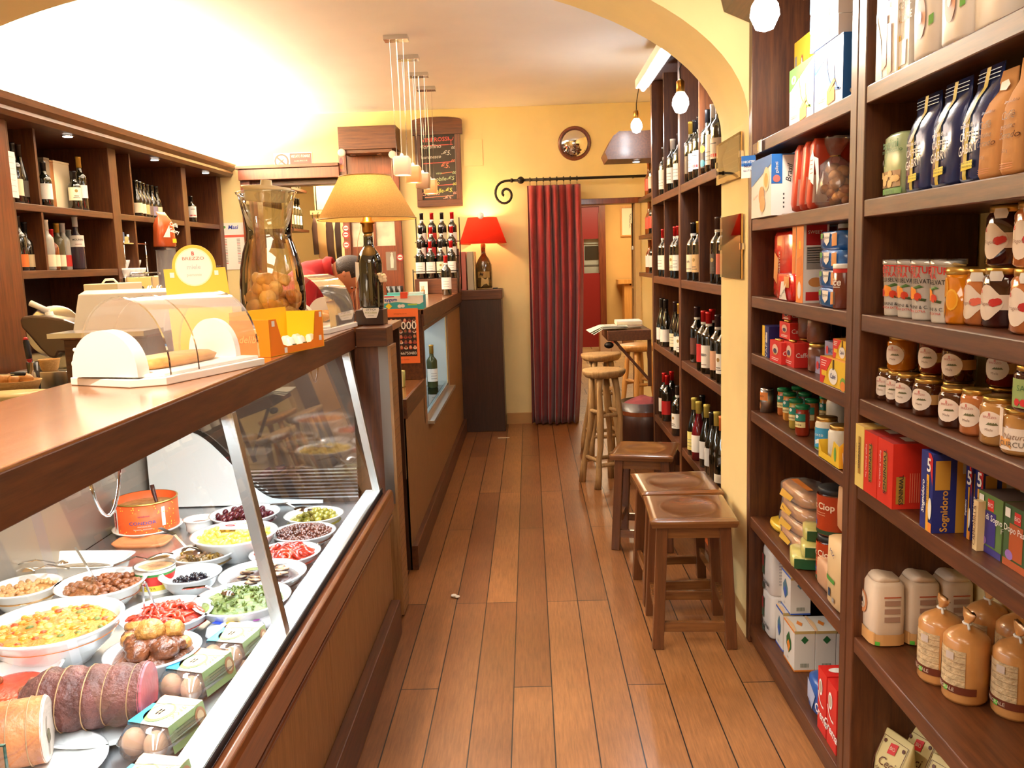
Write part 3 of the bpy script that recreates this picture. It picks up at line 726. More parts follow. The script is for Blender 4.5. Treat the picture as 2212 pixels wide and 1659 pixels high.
# ------------------------------------------------------------------ display case contents
def noise_h(seed):
 rnd=random.Random(seed);ws=[(rnd.uniform(20,90),rnd.uniform(20,90),rnd.uniform(0,6),rnd.uniform(0,6),rnd.uniform(.3,1))for _ in range(7)]
 return lambda x,y:sum(w[4]*sin(x*w[0]+w[2])*cos(y*w[1]+w[3])for w in ws)/3
def bowl_mesh(r,h,t=.006,foot=.55,oval=1.0,lip=.004):
 key=('bowl',round(r,3),h,foot,oval)
 if key in MATS:return MATS[key]
 f=MB()
 prof=[(0.001,0),(r*foot,0),(r*foot,.006),(r*(foot+.12),h*.18),(r*.86,h*.55),(r*.97,h*.9),(r+lip,h),(r-t,h),(r-t-.003,h*.88),(r*.84-t,h*.55),(r*foot,h*.2),(0.001,h*.14)]
 f.lathe(prof,white,40,sy=oval,cap=False)
 MATS[key]=f.mesh('bowl');return MATS[key]
def case_pos(px,py,h):return onZ(px,py,DZF+h)
BOWLS={}
def bowl(key,px,py,hw,h,label,group='white dishes in the display case',z0=None,oval=1.0,foot=.55,cat='bowl',name='serving_bowl',sh=(0,0)):
 z0=DZF if z0 is None else z0
 c=onZ(px,py,z0+h);d=(c-Vector((0,0,CAMH))).length
 fwd=(RM@(c-Vector((0,0,CAMH)))).z
 r=hw*.97*fwd/FPX
 o=link(name,bowl_mesh(r,h,oval=oval,foot=foot),loc=(c.x+sh[0],c.y+sh[1],z0))
 tag(o,label,cat,group)
 BOWLS[key]=(c.x+sh[0],c.y+sh[1],z0+h,r)
 return BOWLS[key]
def mound(name,label,cat,b,m,fill=.9,peak=.02,down=.012,amp=.006,seed=1,chunks=None,kind='stuff',n=26,grp=None,rings=9,fq=1):
 """heap of food in a dish: b = (x, y, rim z, r)"""
 x,y,z,r=b;R_=r*fill;H0=noise_h(seed);H_=lambda a,b_:H0(a*fq,b_*fq);f=MB();V=[(0,0,peak-down+amp*H_(0,0))];Fc=[]
 for j in range(1,rings+1):
  q=R_*j/rings
  for i in range(n):
   a=2*pi*i/n;px,py=q*cos(a),q*sin(a)
   hh=peak*(1-(j/rings)**2)-down+(amp*H_(px,py)*(1-.5*(j/rings)**4))
   V.append((px,py,hh-(.012 if j==rings else 0)))
 for i in range(n):Fc.append((0,1+i,1+(i+1)%n))
 for j in range(rings-1):
  for i in range(n):
   k=(i+1)%n;Fc.append((1+j*n+i,1+(j+1)*n+i,1+(j+1)*n+k,1+j*n+k))
 f.add(V,Fc,m,True)
 if chunks:chunks(f,R_,lambda a,b_:peak*(1-(min(1,sqrt(a*a+b_*b_)/R_))**2)-down+amp*H_(a,b_))
 o=f.build(name,loc=(x,y,z));return tag(o,label,cat,grp,kind)
def rnd_in(r,rs):
 while True:
  a,b=rs.uniform(-r,r),rs.uniform(-r,r)
  if a*a+b*b<r*r:return a,b
food=lambda nm,c,v=.35,sc=60,ro=.3,b=.3:mat(nm,c,ro,var=v,scale=sc,bump=b,bscale=90,coat=.2 if ro<.35 else .04)
M_pole=food('olive_purple',lin(84,24,34),.4,25,.12,0)
M_gole=food('olive_green',lin(148,140,52),.3,25,.15,0)
M_bole=food('olive_brown',lin(92,50,40),.5,40,.12,0)
M_kole=food('olive_black',lin(20,18,30),.2,40,.12,0)
M_lup=food('lupin_yellow',lin(238,204,92),.15,30,.3,0)
M_pest=food('pesto_green',lin(96,112,48),.35,40,.4,.5)
M_soup=food('soup_orange',lin(222,120,30),.3,30,.25,.3)
M_pep=food('pepper_red',lin(214,62,34),.25,40,.2,.25)
M_pep2=food('pepper_dark',lin(160,40,26),.35,40,.15,.25)
M_meat=food('stewed_meat',lin(128,72,40),.35,60,.3,.6)
M_meat2=food('baked_meat',lin(120,66,38),.45,50,.3,.6)
M_caul=food('browned_florets',lin(190,130,62),.3,60,.4,.5)
M_bean=food('bean_beige',lin(196,150,100),.15,40,.35,.1)
M_beanl=food('bean_liquor',lin(178,130,72),.15,20,.2,.1)
M_egg1=food('aubergine_flesh',lin(170,130,96),.3,50,.3,.2)
M_egg2=food('aubergine_skin',lin(60,36,36),.3,50,.3,.2)
M_leaf=food('bay_leaf',lin(98,110,50),.2,50,.4,.1)
M_oil=mat('herb_oil',lin(150,112,40),.1,var=.2,scale=30,coat=.5)
M_mush=food('pickled_mushroom',lin(112,84,40),.4,40,.2,.2)
b=bowl('purple',529,1107,75,.052,'white bowl of purple olives, at the far left of the mullion')
def olives(b,n,r0,m,nm,label,grp,cat,seed,el=1.35,rings=((.80,0),(.5,.010),(.2,.020))):
 rs=random.Random(seed);f=MB();f.ball((0,0,0),r0,m,el,1,1,12,8);me=f.mesh(nm)
 x,y,z,r=b;placed=[]
 lay=[(.78,-.6,.42),(.5,.35,.3),(.22,1.2,.28)]
 tot=0
 for rad,lv,fr_ in lay:
  k=int(n*fr_)
  for i in range(k):
   for _ in range(60):
    a_,b_=rnd_in(r*rad,rs)
    q=(x+a_,y+b_,z+lv*r0)
    if all((q[0]-p[0])**2+(q[1]-p[1])**2+(q[2]-p[2])**2>(1.75*r0)**2 for p in placed):break
   placed.append(q)
   o=link(nm,me,loc=q);o.rotation_euler=(rs.uniform(-.4,.4),rs.uniform(-.4,.4),rs.uniform(0,3));tag(o,label,cat,grp)
olives(b,60,.0105,M_pole,'olive','glossy purple olive in the white bowl behind the lupin beans','purple olives in their bowl','olive',3)
mound('olive_brine','dark brine under the purple olives','brine',b,M_pole,.93,.0,.014,.001,2)
b=bowl('green',678,1110,64,.052,'white bowl of green olives, farthest right in the case')
olives(b,46,.0098,M_gole,'olive','shiny green olive in the farthest right bowl of the case','green olives in their bowl','olive',4)
mound('olive_brine','greenish brine under the green olives','brine',b,M_gole,.93,.0,.014,.001,2)
def balls(m,r0,n,seed,el=1.3,jit=0,ms=None):
 def g(f,R_,H_):
  rs=random.Random(seed)
  for i in range(n):
   a_,b_=rnd_in(R_*.93,rs);mm=rs.choice(ms)if ms else m
   e=Matrix.Rotation(rs.uniform(0,3),3,'Z')@Matrix.Rotation(rs.uniform(-.5,.5),3,'X')
   f.ball((a_,b_,H_(a_,b_)+r0*.5),r0*rs.uniform(.8,1.1),mm,el,1,1,8,6,rot=e)
 return g
b=bowl('brown',655,1147,70,.055,'white bowl of small brown olives right of the lupin bean bowl',sh=(0,-.0))
mound('small_olives','heap of tiny brown olives in a white bowl','olives',b,M_bole,.92,.022,.012,.004,3,balls(M_bole,.0062,330,5))
b=bowl('lupin',506,1150,92,.085,'raised white bowl of yellow lupin beans with a price card on top',foot=.5)
mound('lupin_beans','yellow lupin beans filling the raised white bowl','beans',b,M_lup,.9,.012,.012,.003,3,balls(M_lup,.0075,150,6,1.3))
g=thing('price_card','white plastic price card with a red logo lying on the lupin beans','card',(b[0]-.005,b[1]+.02,b[2]+.012),.1)
f=MB();f.box(-.045,.05,-.022,.022,0,.003,wplast);fr3=frame((0,0,.003),UX,UY);f.disc(fr3,-.015,.006,.017,.008,C(214,30,40));f.text(fr3,'sosso',-.015,.006,.008,paper,rot=.1)
for i in range(3):f.rect(fr3,.012+i*.01,.016+i*.01,-.004-i*.003,-.002-i*.003,txt)
f.build('card_body',g);g.rotation_euler=(.1,.05,.1)
b=bowl('dip',430,1119,33,.05,'small white ramekin beside the orange tin',foot=.75)
mound('brown_dip','brown relish at the bottom of the ramekin','relish',b,M_meat,.7,.002,.018,.002,3)
b=bowl('pepper2',616,1192,76,.05,'white bowl of dark red peppers in oil, right of the mullion')
def strips(ms,n,seed,L=.05,w=.008,flat=.35,curl=1.0):
 def g(f,R_,H_):
  rs=random.Random(seed)
  for i in range(n):
   a_,b_=rnd_in(R_*.8,rs);t0=rs.uniform(0,6.3);ln=L*rs.uniform(.6,1.2);cu=rs.uniform(-1,1)*curl;pts=[]
   for k in range(7):
    s_=(k/6-.5)*ln;an=t0+cu*s_/L*2;x_=a_+cos(an)*s_;y_=b_+sin(an)*s_
    if sqrt(x_*x_+y_*y_)>R_:
     q_=R_/sqrt(x_*x_+y_*y_);x_*=q_;y_*=q_
    pts.append((x_,y_,H_(x_,y_)+.004+.004*sin(k*1.2+i)))
   r_=w*.5*rs.uniform(.7,1.2);f.tube(pts,[r_*.4,r_,r_*1.1,r_*1.1,r_*1.1,r_,r_*.4],rs.choice(ms),6)
 return g
mound('red_peppers','dark red roasted peppers in oil in the bowl right of the mullion','peppers',b,M_pep2,.92,.014,.012,.004,5,strips([M_pep2,M_pep,M_pep2],38,8,.06,.016))
b=bowl('mush',437,1192,70,.055,'white bowl of pickled mushrooms with a large spoon in it')
mound('pickled_mushrooms','brown pickled mushrooms in oil','mushrooms',b,M_mush,.92,.006,.014,.003,6,strips([M_mush,M_oil,M_egg1],34,9,.04,.014))
b=bowl('aub',568,1237,93,.058,'white bowl of grilled aubergine slices with a bay leaf')
def aub(f,R_,H_):
 rs=random.Random(4)
 for i in range(22):
  a_,b_=rnd_in(R_*.7,rs);t0=rs.uniform(-.6,.6)+.2;L_=rs.uniform(.03,.055);c,s=cos(t0),sin(t0);z_=H_(a_,b_)+.006+.0006*i
  e=Matrix.Rotation(t0,3,'Z')@Matrix.Rotation(rs.uniform(-.3,.3),3,'X')
  f.ball((a_,b_,z_),1,M_egg1,L_*.5,.010,.004,10,6,rot=e);f.ball((a_,b_+.0,z_-.0022),1,M_egg2,L_*.52,.0115,.0042,10,6,rot=e)
 e=Matrix.Rotation(.15,3,'Z')
 f.ball((-.01,-.02,.02),1,M_leaf,.035,.014,.002,12,6,rot=e)
mound('grilled_aubergine','grilled aubergine slices with a bay leaf on top','aubergine',b,M_egg2,.9,.006,.016,.003,7,aub)
b=bowl('black',411,1238,65,.06,'white bowl with a few black olives, behind the pesto')
mound('black_olives','few small black olives left in a white bowl','olives',(b[0]+.0,b[1]+.005,b[2]-.012,b[3]),M_kole,.62,.006,.014,.002,8,balls(M_kole,.0065,40,9,1.1))
b=bowl('pesto',523,1290,104,.06,'white bowl of chopped green herb sauce, left of the mullion foot')
mound('green_sauce','thick chopped green sauce in the bowl left of the mullion foot','sauce',b,M_pest,.86,.016,.010,.0045,9,strips([M_pest,M_leaf],60,5,.018,.006),n=72,rings=24,fq=3.2)
b=bowl('ragu',218,1256,94,.07,'white bowl of dark stewed minced meat with a fork in it')
mound('stewed_meat','dark stewed minced meat with a fork standing in it','meat',b,M_meat,.88,.018,.022,.008,10,balls(M_meat,.009,110,11,1.3))
RAGU=b
b=bowl('beans',52,1264,74,.07,'white bowl of beige beans at the left edge of the photo')
mound('stewed_beans','beige beans in brown liquor','beans',b,M_beanl,.92,0,.018,.001,10,balls(M_bean,.0075,90,12,1.35))
b=bowl('soup',116,1340,143,.105,'largest white footed bowl, holding orange vegetable soup',foot=.5)
def soupc(f,R_,H_):
 rs=random.Random(5);ms=[food('soup_carrot',lin(236,138,40),.2),food('soup_potato',lin(226,170,90),.2),food('soup_tomato',lin(196,70,24),.2),M_pest,M_soup]
 for i in range(150):
  a_,b_=rnd_in(R_*.92,rs);f.ball((a_,b_,H_(a_,b_)),rs.uniform(.004,.010),rs.choices(ms,(3,3,2,.6,3))[0],1.3,1,.6,7,5,rot=Matrix.Rotation(rs.uniform(0,3),3,'Z'))
mound('vegetable_soup','orange vegetable soup with chunks in the largest bowl','soup',b,M_soup,.93,0,.016,.002,10,soupc,n=40)
b=bowl('pepper1',359,1322,98,.06,'white bowl of bright red pepper strips with tongs in it')
PEP=b
mound('pepper_strips','bright red pepper strips in front of the black olives','peppers',b,M_pep2,.9,.012,.014,.004,5,strips([M_pep,M_pep,M_pep2],60,18,.06,.011))
b=bowl('baked',330,1402,101,.07,'white bowl heaped with baked meat and florets behind the egg cartons',foot=.5)
def baked(f,R_,H_):
 rs=random.Random(8)
 for i in range(26):
  a_,b_=rnd_in(R_*.72,rs);f.ball((a_,b_,H_(a_,b_)+.008),rs.uniform(.018,.03),M_caul if i%4==0 else M_meat2,1.2,1,.8,14,10,jit=.10,rot=Matrix.Rotation(rs.uniform(0,3),3,'Z'))
 f.ball((.045,.02,.04),.025,M_caul,1,1,.9,18,12,jit=.12);f.ball((-.06,.05,.035),.018,M_caul,1.6,1,.7,12,8,jit=.1);f.ball((0,-.005,.048),.034,M_caul,1,.9,.8,18,12,jit=.12)
mound('baked_meat','baked brown meat pieces and florets heaped behind the egg cartons','meat',b,M_meat2,.88,.03,.012,.008,12,baked)
# rectangular dishes
def rdish(px,py,W_,D_,h,rz,label,z0=None,m=white):
 z0=DZF if z0 is None else z0;c=onZ(px,py,z0+h);f=MB()
 secs=[(0,W_*.44,D_*.42,0,0),(h*.25,W_*.455,D_*.44,0,0),(h*.95,W_*.5,D_*.5,0,0),(h,W_*.53,D_*.54,0,0),(h,W_*.49,D_*.48,0,0),(h*.9,W_*.475,D_*.465,0,0),(h*.22,W_*.43,D_*.4,0,0)]
 f.loft(secs,m,40,6);o=f.build('baking_dish',loc=(c.x,c.y,z0));o.rotation_euler=(0,0,rz);tag(o,label,'dish','white dishes in the display case');return c
c=rdish(172,1207,.30,.16,.05,-.05,'long white rectangular dish at the back, nearly empty')
c2=rdish(25,1470,.17,.22,.055,.2,'white rectangular dish with red sauce at the left edge')
mound('tomato_sauce','red sauce with a brown piece in the rectangular dish','sauce',(c2.x,c2.y,DZF+.055,.088),M_pep,.9,.004,.014,.003,5,balls(M_meat,.012,4,3))
f=MB();f.ball((0,0,0),1,food('dry_gravy',lin(120,104,84),.4),.1,.045,.006,20,8);tag(f.build('gravy_remains',loc=(c.x,c.y,DZF+.02)),'greyish gravy remains in the long white dish','gravy')
# orange tin on a white plate
c=onZ(312,1140,DZF+.02);PLZ=DZF
f=MB();f.lathe([(.001,0),(.07,0),(.075,.004),(.122,.016),(.124,.020),(.118,.020),(.07,.008),(.001,.008)],white,40,cap=False);o=f.build('plate',loc=(c.x,c.y+.03,PLZ));tag(o,'white plate under the orange tin','plate')
r=66*(c.y+.03)*1.0/FPX*1.02
g=thing('anchovy_tin','large open orange tin with yellow dots on a white plate','tin',(c.x,c.y+.03,PLZ+.009))
org=C(238,96,40);hh=.118
f=MB();f.lathe([(r,0),(r,hh),(r-.003,hh),(r-.003,.01)],org,48,cap=False);f.lathe([(r+.002,0),(r+.002,.004),(r,.004)],alu,48,cap=False);f.lathe([(r+.002,hh-.004),(r+.002,hh+.001),(r-.003,hh+.001)],gold,48,cap=False)
S=cyl_surf(r);rs=random.Random(2)
for i in range(90):
 u,v=rs.uniform(-r*1.5,r*1.5),rs.uniform(.008,hh-.01)
 if abs(u-.0)<.075 and .025<v<.09:continue
 f.wrapshape(S,[(u+.0022*cos(t),v+.0022*sin(t))for t in(0,1.05,2.1,3.14,4.2,5.24)],C(250,214,90))
f.wrap(S,-.10,-.072,.005,.098,paper,6);f.wrapshape(S,[(-.094,.03),(-.082,.02),(-.078,.05),(-.08,.085),(-.092,.085)],C(170,30,30));f.wrap(S,.098,.112,.03,.1,paper,3)
f.wraptext(S,'CONDOR',.03,.050,.016,C(40,90,170),sx=1.3,bold=.01);f.wraptext(S,'cantabrico',.035,.075,.010,C(70,40,110));f.wraptext(S,'ANCHOAS EN',.035,.037,.007,paper);f.wraptext(S,'SALAZON - SELECCION',.03,.027,.006,paper)
f.build('tin_body',g)
f=MB();f.lathe([(.001,hh-.025),(r-.004,hh-.028)],food('salted_fish',lin(150,138,90),.35,40,.3,.4),30,cap=False);f.build('fish_filling',g)
f=MB();f.tube([(.05,-.01,.06),(.04,0,.10),(.028,.01,.135),(.022,.015,.16)],[.004,.006,.008,.008],food('dark_horn',lin(66,28,22),.2),10);tag(f.build('spatula',loc=(c.x,c.y+.03,PLZ+.01)),'dark brown spatula stuck in the orange tin','spatula')
# blue-labelled plastic jar behind the tin, dark blue box beside it
cj=onZ(283,1075,DZF+.05);X_,Y_=cj.x-.05,3.28
g=thing('plastic_tub','clear plastic tub with a blue label behind the orange tin','tub',(X_,Y_,DZF))
f=MB();f.lathe([(.06,0),(.066,.10),(.068,.2),(.06,.215)],plexi,24,cap=False);f.build('tub_body',g)
f=MB();f.lathe([(.0665,.04),(.068,.16)],C(40,120,200),24,cap=False);f.build('label_band',g)
f=MB();f.lathe([(.07,.212),(.072,.222),(.069,.23),(.001,.228)],plexi,24,cap=False);f.build('lid',g)
# open tuna tin, red/yellow/green
c=onZ(345,1222,DZF+.075);r=43*2.62/FPX
g=thing('tuna_tin','wide open tin with green, red and yellow bands','tin',(c.x-.02,c.y+.01,DZF))
f=MB();f.lathe([(r,0),(r,.075)],paper,36,cap=False);f.lathe([(r+.0005,.012),(r+.0005,.028)],C(240,210,70),36,cap=False);f.lathe([(r+.0005,.028),(r+.0005,.055)],C(208,40,40),36,cap=False);f.lathe([(r+.0005,.055),(r+.0005,.062)],C(50,130,60),36,cap=False);f.lathe([(r+.002,.073),(r+.002,.077),(r-.002,.077)],alu,36,cap=False)
f.wraptext(cyl_surf(r),"D'OLIVA",0,.020,.012,C(120,100,30));f.build('tin_body',g)
f=MB();f.lathe([(.001,.068),(r-.003,.066)],food('tuna_flesh',lin(214,160,110),.25,30,.3,.6),24,cap=False);f.build('tuna_filling',g)
# copper-coloured tray behind
f=MB();f.loft([(0,.09,.05,0,0),(.015,.1,.06,0,0),(.015,.095,.055,0,0),(.004,.085,.045,0,0)],mat('salmon_tray',lin(222,140,90),.35),32,4);c=onZ(300,1172,DZF+.015);tag(f.build('shallow_tray',loc=(c.x,c.y+.03,DZF)),'shallow salmon-coloured tray between the tin and the long dish','tray')
# cutlery lying across the bowls
def spoon(a,bq,label,L=None,r=.02,name='serving_spoon',up=.0):
 """a = bowl end, bq = handle end (world points)"""
 a=Vector(a);bq=Vector(bq);d=(bq-a);L_=d.length;yaw=math.atan2(d.y,d.x);pit=math.atan2(d.z,sqrt(d.x**2+d.y**2))
 g=thing(name,label,'spoon',a);g.rotation_euler=(0,-pit,yaw)
 f=MB();n=14;V=[];Fc=[]
 for j in range(7):
  q=j/6
  for i in range(n):
   t=2*pi*i/n;V.append((r*1.45*q*cos(t),r*q*sin(t),up+.009*(1-q*q)))
 for j in range(6):
  for i in range(n):
   k=(i+1)%n;Fc.append((j*n+i,(j+1)*n+i,(j+1)*n+k,j*n+k))
 f.add(V,Fc,chrome,True);f.build('spoon_bowl',g)
 f=MB();f.beam((r*1.3,0,up),(L_*.5,0,.014),.008,.002,chrome);f.beam((L_*.5,0,.014),(L_,0,0),.014,.0025,chrome);f.build('handle',g)
P=lambda px,py,z:onZ(px,py,z)
spoon(P(655,1100,.632),P(585,1090,.638),'big spoon on the green olives with its handle across the purple ones',r=.026)
spoon(P(345,1202,.64),P(245,1222,.628),'large steel spoon lying across the tins, bowl upturned',r=.028)
spoon(P(412,1190,.632),P(345,1140,.66),'spoon with clear bowl resting in the pickled mushrooms',r=.026)
spoon(P(492,1282,.622),P(395,1272,.638),'spoon in the chopped green sauce, handle to the left',r=.014)
spoon(P(55,1232,.64),P(150,1228,.628),'spoon between the beans and the long white dish',r=.018)
spoon(P(135,1216,.62),P(20,1222,.63),'ladle handle at the left edge behind the beans',r=.012)
g=thing('fork','steel fork standing upright in the stewed meat','fork',(RAGU[0]-.0,RAGU[1]-.01,RAGU[2]-.015));g.rotation_euler=(.15,-.35,0)
f=MB();f.beam((0,0,.03),(0,0,.14),.006,.002,chrome);f.build('handle',g)
f=MB();[f.beam((x_,0,-.0),(x_,0,.035),.0018,.0015,chrome)for x_ in(-.006,-.002,.002,.006)];f.box(-.008,.008,-.001,.001,.03,.035,chrome);f.build('tines',g)
g=thing('tongs','steel tongs standing in the bright red pepper strips','tongs',(PEP[0]-.045,PEP[1]+.01,PEP[2]-.01));g.rotation_euler=(0,-.12,.2)
for s_ in(-1,1):
 f=MB();f.beam((s_*.017,0,0),(s_*.004,0,.085),.010,.003,steel);f.build('arm',g)
f=MB();f.tube([(-.004,0,.084),(0,0,.092),(.004,0,.084)],.005,steel);f.build('spring',g)
# roast beef on an oval plate
c=onZ(225,1600,DZF+.02)
f=MB();f.lathe([(.001,0),(.11,0),(.15,.014),(.153,.018),(.146,.018),(.105,.006),(.001,.006)],white,40,cap=False,sy=.62)
cx_,cy_=(onZ(210,1560,DZF+.02).x,onZ(210,1560,DZF+.02).y)
o=f.build('oval_plate',loc=(cx_,cy_,DZF));tag(o,'oval white plate under the roast beef','plate')
beefm=food('roast_crust',lin(100,54,44),.5,16,.6,.8);beefp=food('rare_beef',lin(196,84,92),.15,20,.4,.1);twine=mat('kitchen_twine',lin(176,132,90),.8)
g=thing('roast_beef','rolled roast beef tied with string, cut face showing pink','meat',(cx_-.005,cy_+.005,DZF+.075),.14)
f=MB();N_=20;R0=.068;V=[];Fc=[];rings=[]
for i in range(N_+1):
 t=i/N_;x_=-.14+.25*t;rr=R0*(1-(1-min(1,t/.28))**2.4*.55)*(1+.02*sin(i*1.7))*(1-.07*(abs((t*5)%1-.5)<.08))*(1-.07*t)
 rings.append((x_,rr))
for x_,rr in rings:
 for k in range(26):
  a_=2*pi*k/26;V.append((x_,rr*1.05*cos(a_)*random.uniform(.985,1.015),rr*.98*sin(a_)))
for i in range(N_):
 for k in range(26):
  q=(k+1)%26;Fc.append((i*26+k,i*26+q,(i+1)*26+q,(i+1)*26+k))
Fc.append(tuple(range(26)));f.add(V,Fc,beefm,True);f.build('meat_body',g)
f=MB();x_,rr=rings[-1];f.add([(x_+.004,rr*1.0*cos(2*pi*k/26),rr*.93*sin(2*pi*k/26))for k in range(26)]+[(x_-.003,rr*1.06*cos(2*pi*k/26),rr*.99*sin(2*pi*k/26))for k in range(26)],[tuple(range(26))]+[(k,k+26,(k+1)%26+26,(k+1)%26)for k in range(26)],beefp);f.build('cut_face',g)
for t in(.2,.38,.56,.74,.9):
 x_,rr=rings[int(t*N_)];f=MB();f.tube([(x_+.004*sin(a_/3),rr*1.07*cos(a_/20*2*pi),rr*1.0*sin(a_/20*2*pi))for a_ in range(21)],.0014,twine,5);f.build('string',g)
# porchetta slice roll on a round white plate
c=onZ(72,1650,DZF+.02)
f=MB();f.lathe([(.001,0),(.09,0),(.13,.014),(.134,.018),(.128,.018),(.086,.006),(.001,.006)],white,40,cap=False);tag(f.build('round_plate',loc=(c.x,c.y,DZF)),'round white plate in the bottom left corner','plate')
g=thing('stuffed_roast','stuffed pale roast pork roll with browned skin, bottom left','meat',(c.x-.045,c.y+.018,DZF+.072),.35)
skin=food('roast_skin',lin(186,110,60),.4,12,.45,.3);pork=food('white_pork',lin(206,186,170),.1,20,.5,.1);herb=food('herb_filling',lin(96,84,56),.4,60,.6,.5)
f=MB();V=[];Fc=[]
for i in range(13):
 t=i/12;x_=-.12+.18*t;rr=.064*(1-(1-min(1,t/.3))**2.2*.5)*(1-.06*(abs((t*4)%1-.5)<.1))
 for k in range(26):
  a_=2*pi*k/26;V.append((x_,rr*cos(a_)*random.uniform(.98,1.02),rr*sin(a_)))
for i in range(12):
 for k in range(26):
  q=(k+1)%26;Fc.append((i*26+k,i*26+q,(i+1)*26+q,(i+1)*26+k))
Fc.append(tuple(range(26)));f.add(V,Fc,skin,True);f.build('meat_body',g)
f=MB();f.add([(.063,.06*cos(2*pi*k/26),.06*sin(2*pi*k/26))for k in range(26)]+[(.058,.065*cos(2*pi*k/26),.065*sin(2*pi*k/26))for k in range(26)],[tuple(range(26))]+[(k,k+26,(k+1)%26+26,(k+1)%26)for k in range(26)],pork);f.build('cut_face',g)
f=MB();stroke(f,frame((.063,0,0),UY,UZ),[(-.02+.006*sin(k),-.045+k*.011)for k in range(8)],.005,herb);f.ball((.064,-.012,-.01),.011,herb,.25,1,1.3,10,8,jit=.15);f.build('herb_filling',g)
for t in(-.04,.0,.035):
 f=MB();f.tube([(t,.0655*cos(a_/20*2*pi),.0655*sin(a_/20*2*pi))for a_ in range(21)],.0013,twine,5);f.build('string',g)
# egg cartons leaning along the ledge
shell=mat('egg_shell',lin(222,168,128),.45);clearp=glass('clear_plastic',(.96,.97,.98),.10,.06,dens=.05)
def eggbox(loc,rz,tilt,label,detailed=True):
 g=thing('egg_carton',label,'egg carton',loc);g.rotation_euler=(tilt,0,rz)
 w,d,h=.05,.072,.052
 f=MB();f.loft([(0,w*.86,d*.92,0,0),(.012,w*.98,d*.98,0,0),(h*.5,w,d,0,0),(h*.55,w*1.05,d*1.03,0,0),(h*.6,w,d,0,0),(h,w*.8,d*.84,0,0)],clearp,32,5);f.build('plastic_tray',g)
 sl=[(-w-.002,.006),(-w*.84,h+.003),(w*.84,h+.003),(w+.002,.006)];f=MB()
 y0_,y1_=-d*.50,d*.86;blue=C(60,180,230);gr=C(150,170,110);orr=C(230,170,130)
 for(p,q,m_)in((sl[0],sl[1],blue),(sl[1],sl[2],C(220,224,200)),(sl[2],sl[3],gr)):
  f.add([(p[0],y0_,p[1]),(q[0],y0_,q[1]),(q[0],y1_,q[1]),(p[0],y1_,p[1])],[(0,1,2,3)],m_)
 fr4=frame((0,0,h+.003),UX,UY)
 f.shape(fr4,[(-.042,y0_),(-.015,y0_),(-.03,.01),(-.042,.05)],blue);f.shape(fr4,[(-.042,.03),(.042,.04),(.042,y1_),(-.042,y1_)],orr);f.disc(fr4,-.006,.004,.026,.032,C(130,160,80));f.disc(fr4,-.006,.006,.02,.026,paper,.0014)
 for k in range(6):f.disc(fr4,-.012+.006*(k%3),0+.01*(k//3),.005,.006,C(236,190,150)if k%2 else C(240,230,180),.0018)
 f.text(fr4,'UOVA',.028,.01,.018,C(230,180,70),rot=pi/2,bold=.02,e=.002)
 fr5=(Vector((w*.84,0,h+.003)),Vector((0,1,0)),(Vector((w+.002,0,.006))-Vector((w*.84,0,h+.003))).normalized());fr5=(fr5[0],Vector((0,-1,0)),fr5[2])
 for k in range(4):f.rect(fr5,-.03,.02,.012+k*.006,.0135+k*.006,C(90,110,60),.0015)
 f.disc(fr5,-.045,.022,.014,.018,C(176,120,80),.0015);f.disc(fr5,-.045,.022,.009,.012,C(220,190,150),.002)
 f.build('printed_sleeve',g)
 if detailed:
  for i in range(2):
   for j in range(3):
    e=MB();e.ball((0,0,0),.021,shell,1,1,1.2,14,10);e.build('egg',g,loc=(-.023+i*.046,-.046+j*.046,.0255))
 g.scale=(1.13,)*3;return g
c=onZ(350,1600,DZF+.02);eggbox((onZ(352,1582,.57).x,onZ(352,1582,.57).y,DZF+.002),-.28,0,'nearest fully visible egg carton with a printed sleeve, beside the ledge')
cc=onZ(424,1462,.575);eggbox((cc.x,cc.y,DZF+.002),-.28,0,'egg carton just behind the nearest one, below the baked meat')
cc=onZ(506,1404,.57);eggbox((cc.x-.0,cc.y,DZF+.002),-.2,0,'egg carton farthest back, partly hidden under the cheese bag')
cc=onZ(312,1718,.575);eggbox((cc.x,cc.y,DZF+.002),-.2,0,'egg carton cut off by the bottom edge of the photo')
# plastic cheese bags
def cheese_bag(px,py,label,rz,w=.075,d=.045):
 c=onZ(px,py,DZF+.02);g=thing('mozzarella_bag',label,'cheese bag',(c.x,c.y,DZF),rz)
 f=MB();f.loft([(.001,w*.9,d*.9,0,0),(.012,w,d,0,0),(.03,w*.9,d*.85,0,0),(.036,w*.5,d*.4,0,0)],mat('milky_bag',lin(246,244,248),.25,coat=.6),28,4,jit=.02);f.build('bag_body',g)
 f=MB();fr6=frame((0,0,.037),UX,UY)
 f.shape(fr6,[(-w*.8,-.01),(-w*.45,-.015),(-w*.4,.012),(-w*.7,.016)],C(40,90,220));f.disc(fr6,-.002,-.004,.02,.012,C(240,212,80));f.disc(fr6,.004,-.002,.007,.006,C(70,60,40),.002);f.disc(fr6,-.006,.006,.008,.006,C(240,212,80),.002)
 f.shape(fr6,[(w*.62,.008),(w*.8,.014),(w*.8,.024),(w*.6,.018)],C(170,60,160));f.shape(fr6,[(w*.5,-.02),(w*.7,-.012),(w*.66,-.004),(w*.48,-.01)],C(170,60,160));f.build('bag_print',g)
cheese_bag(508,1358,'white plastic cheese bag with blue and yellow print, by the mullion foot',-.1)
cheese_bag(545,1335,'white plastic cheese bag lying under the green sauce bowl',.0,.07,.04)
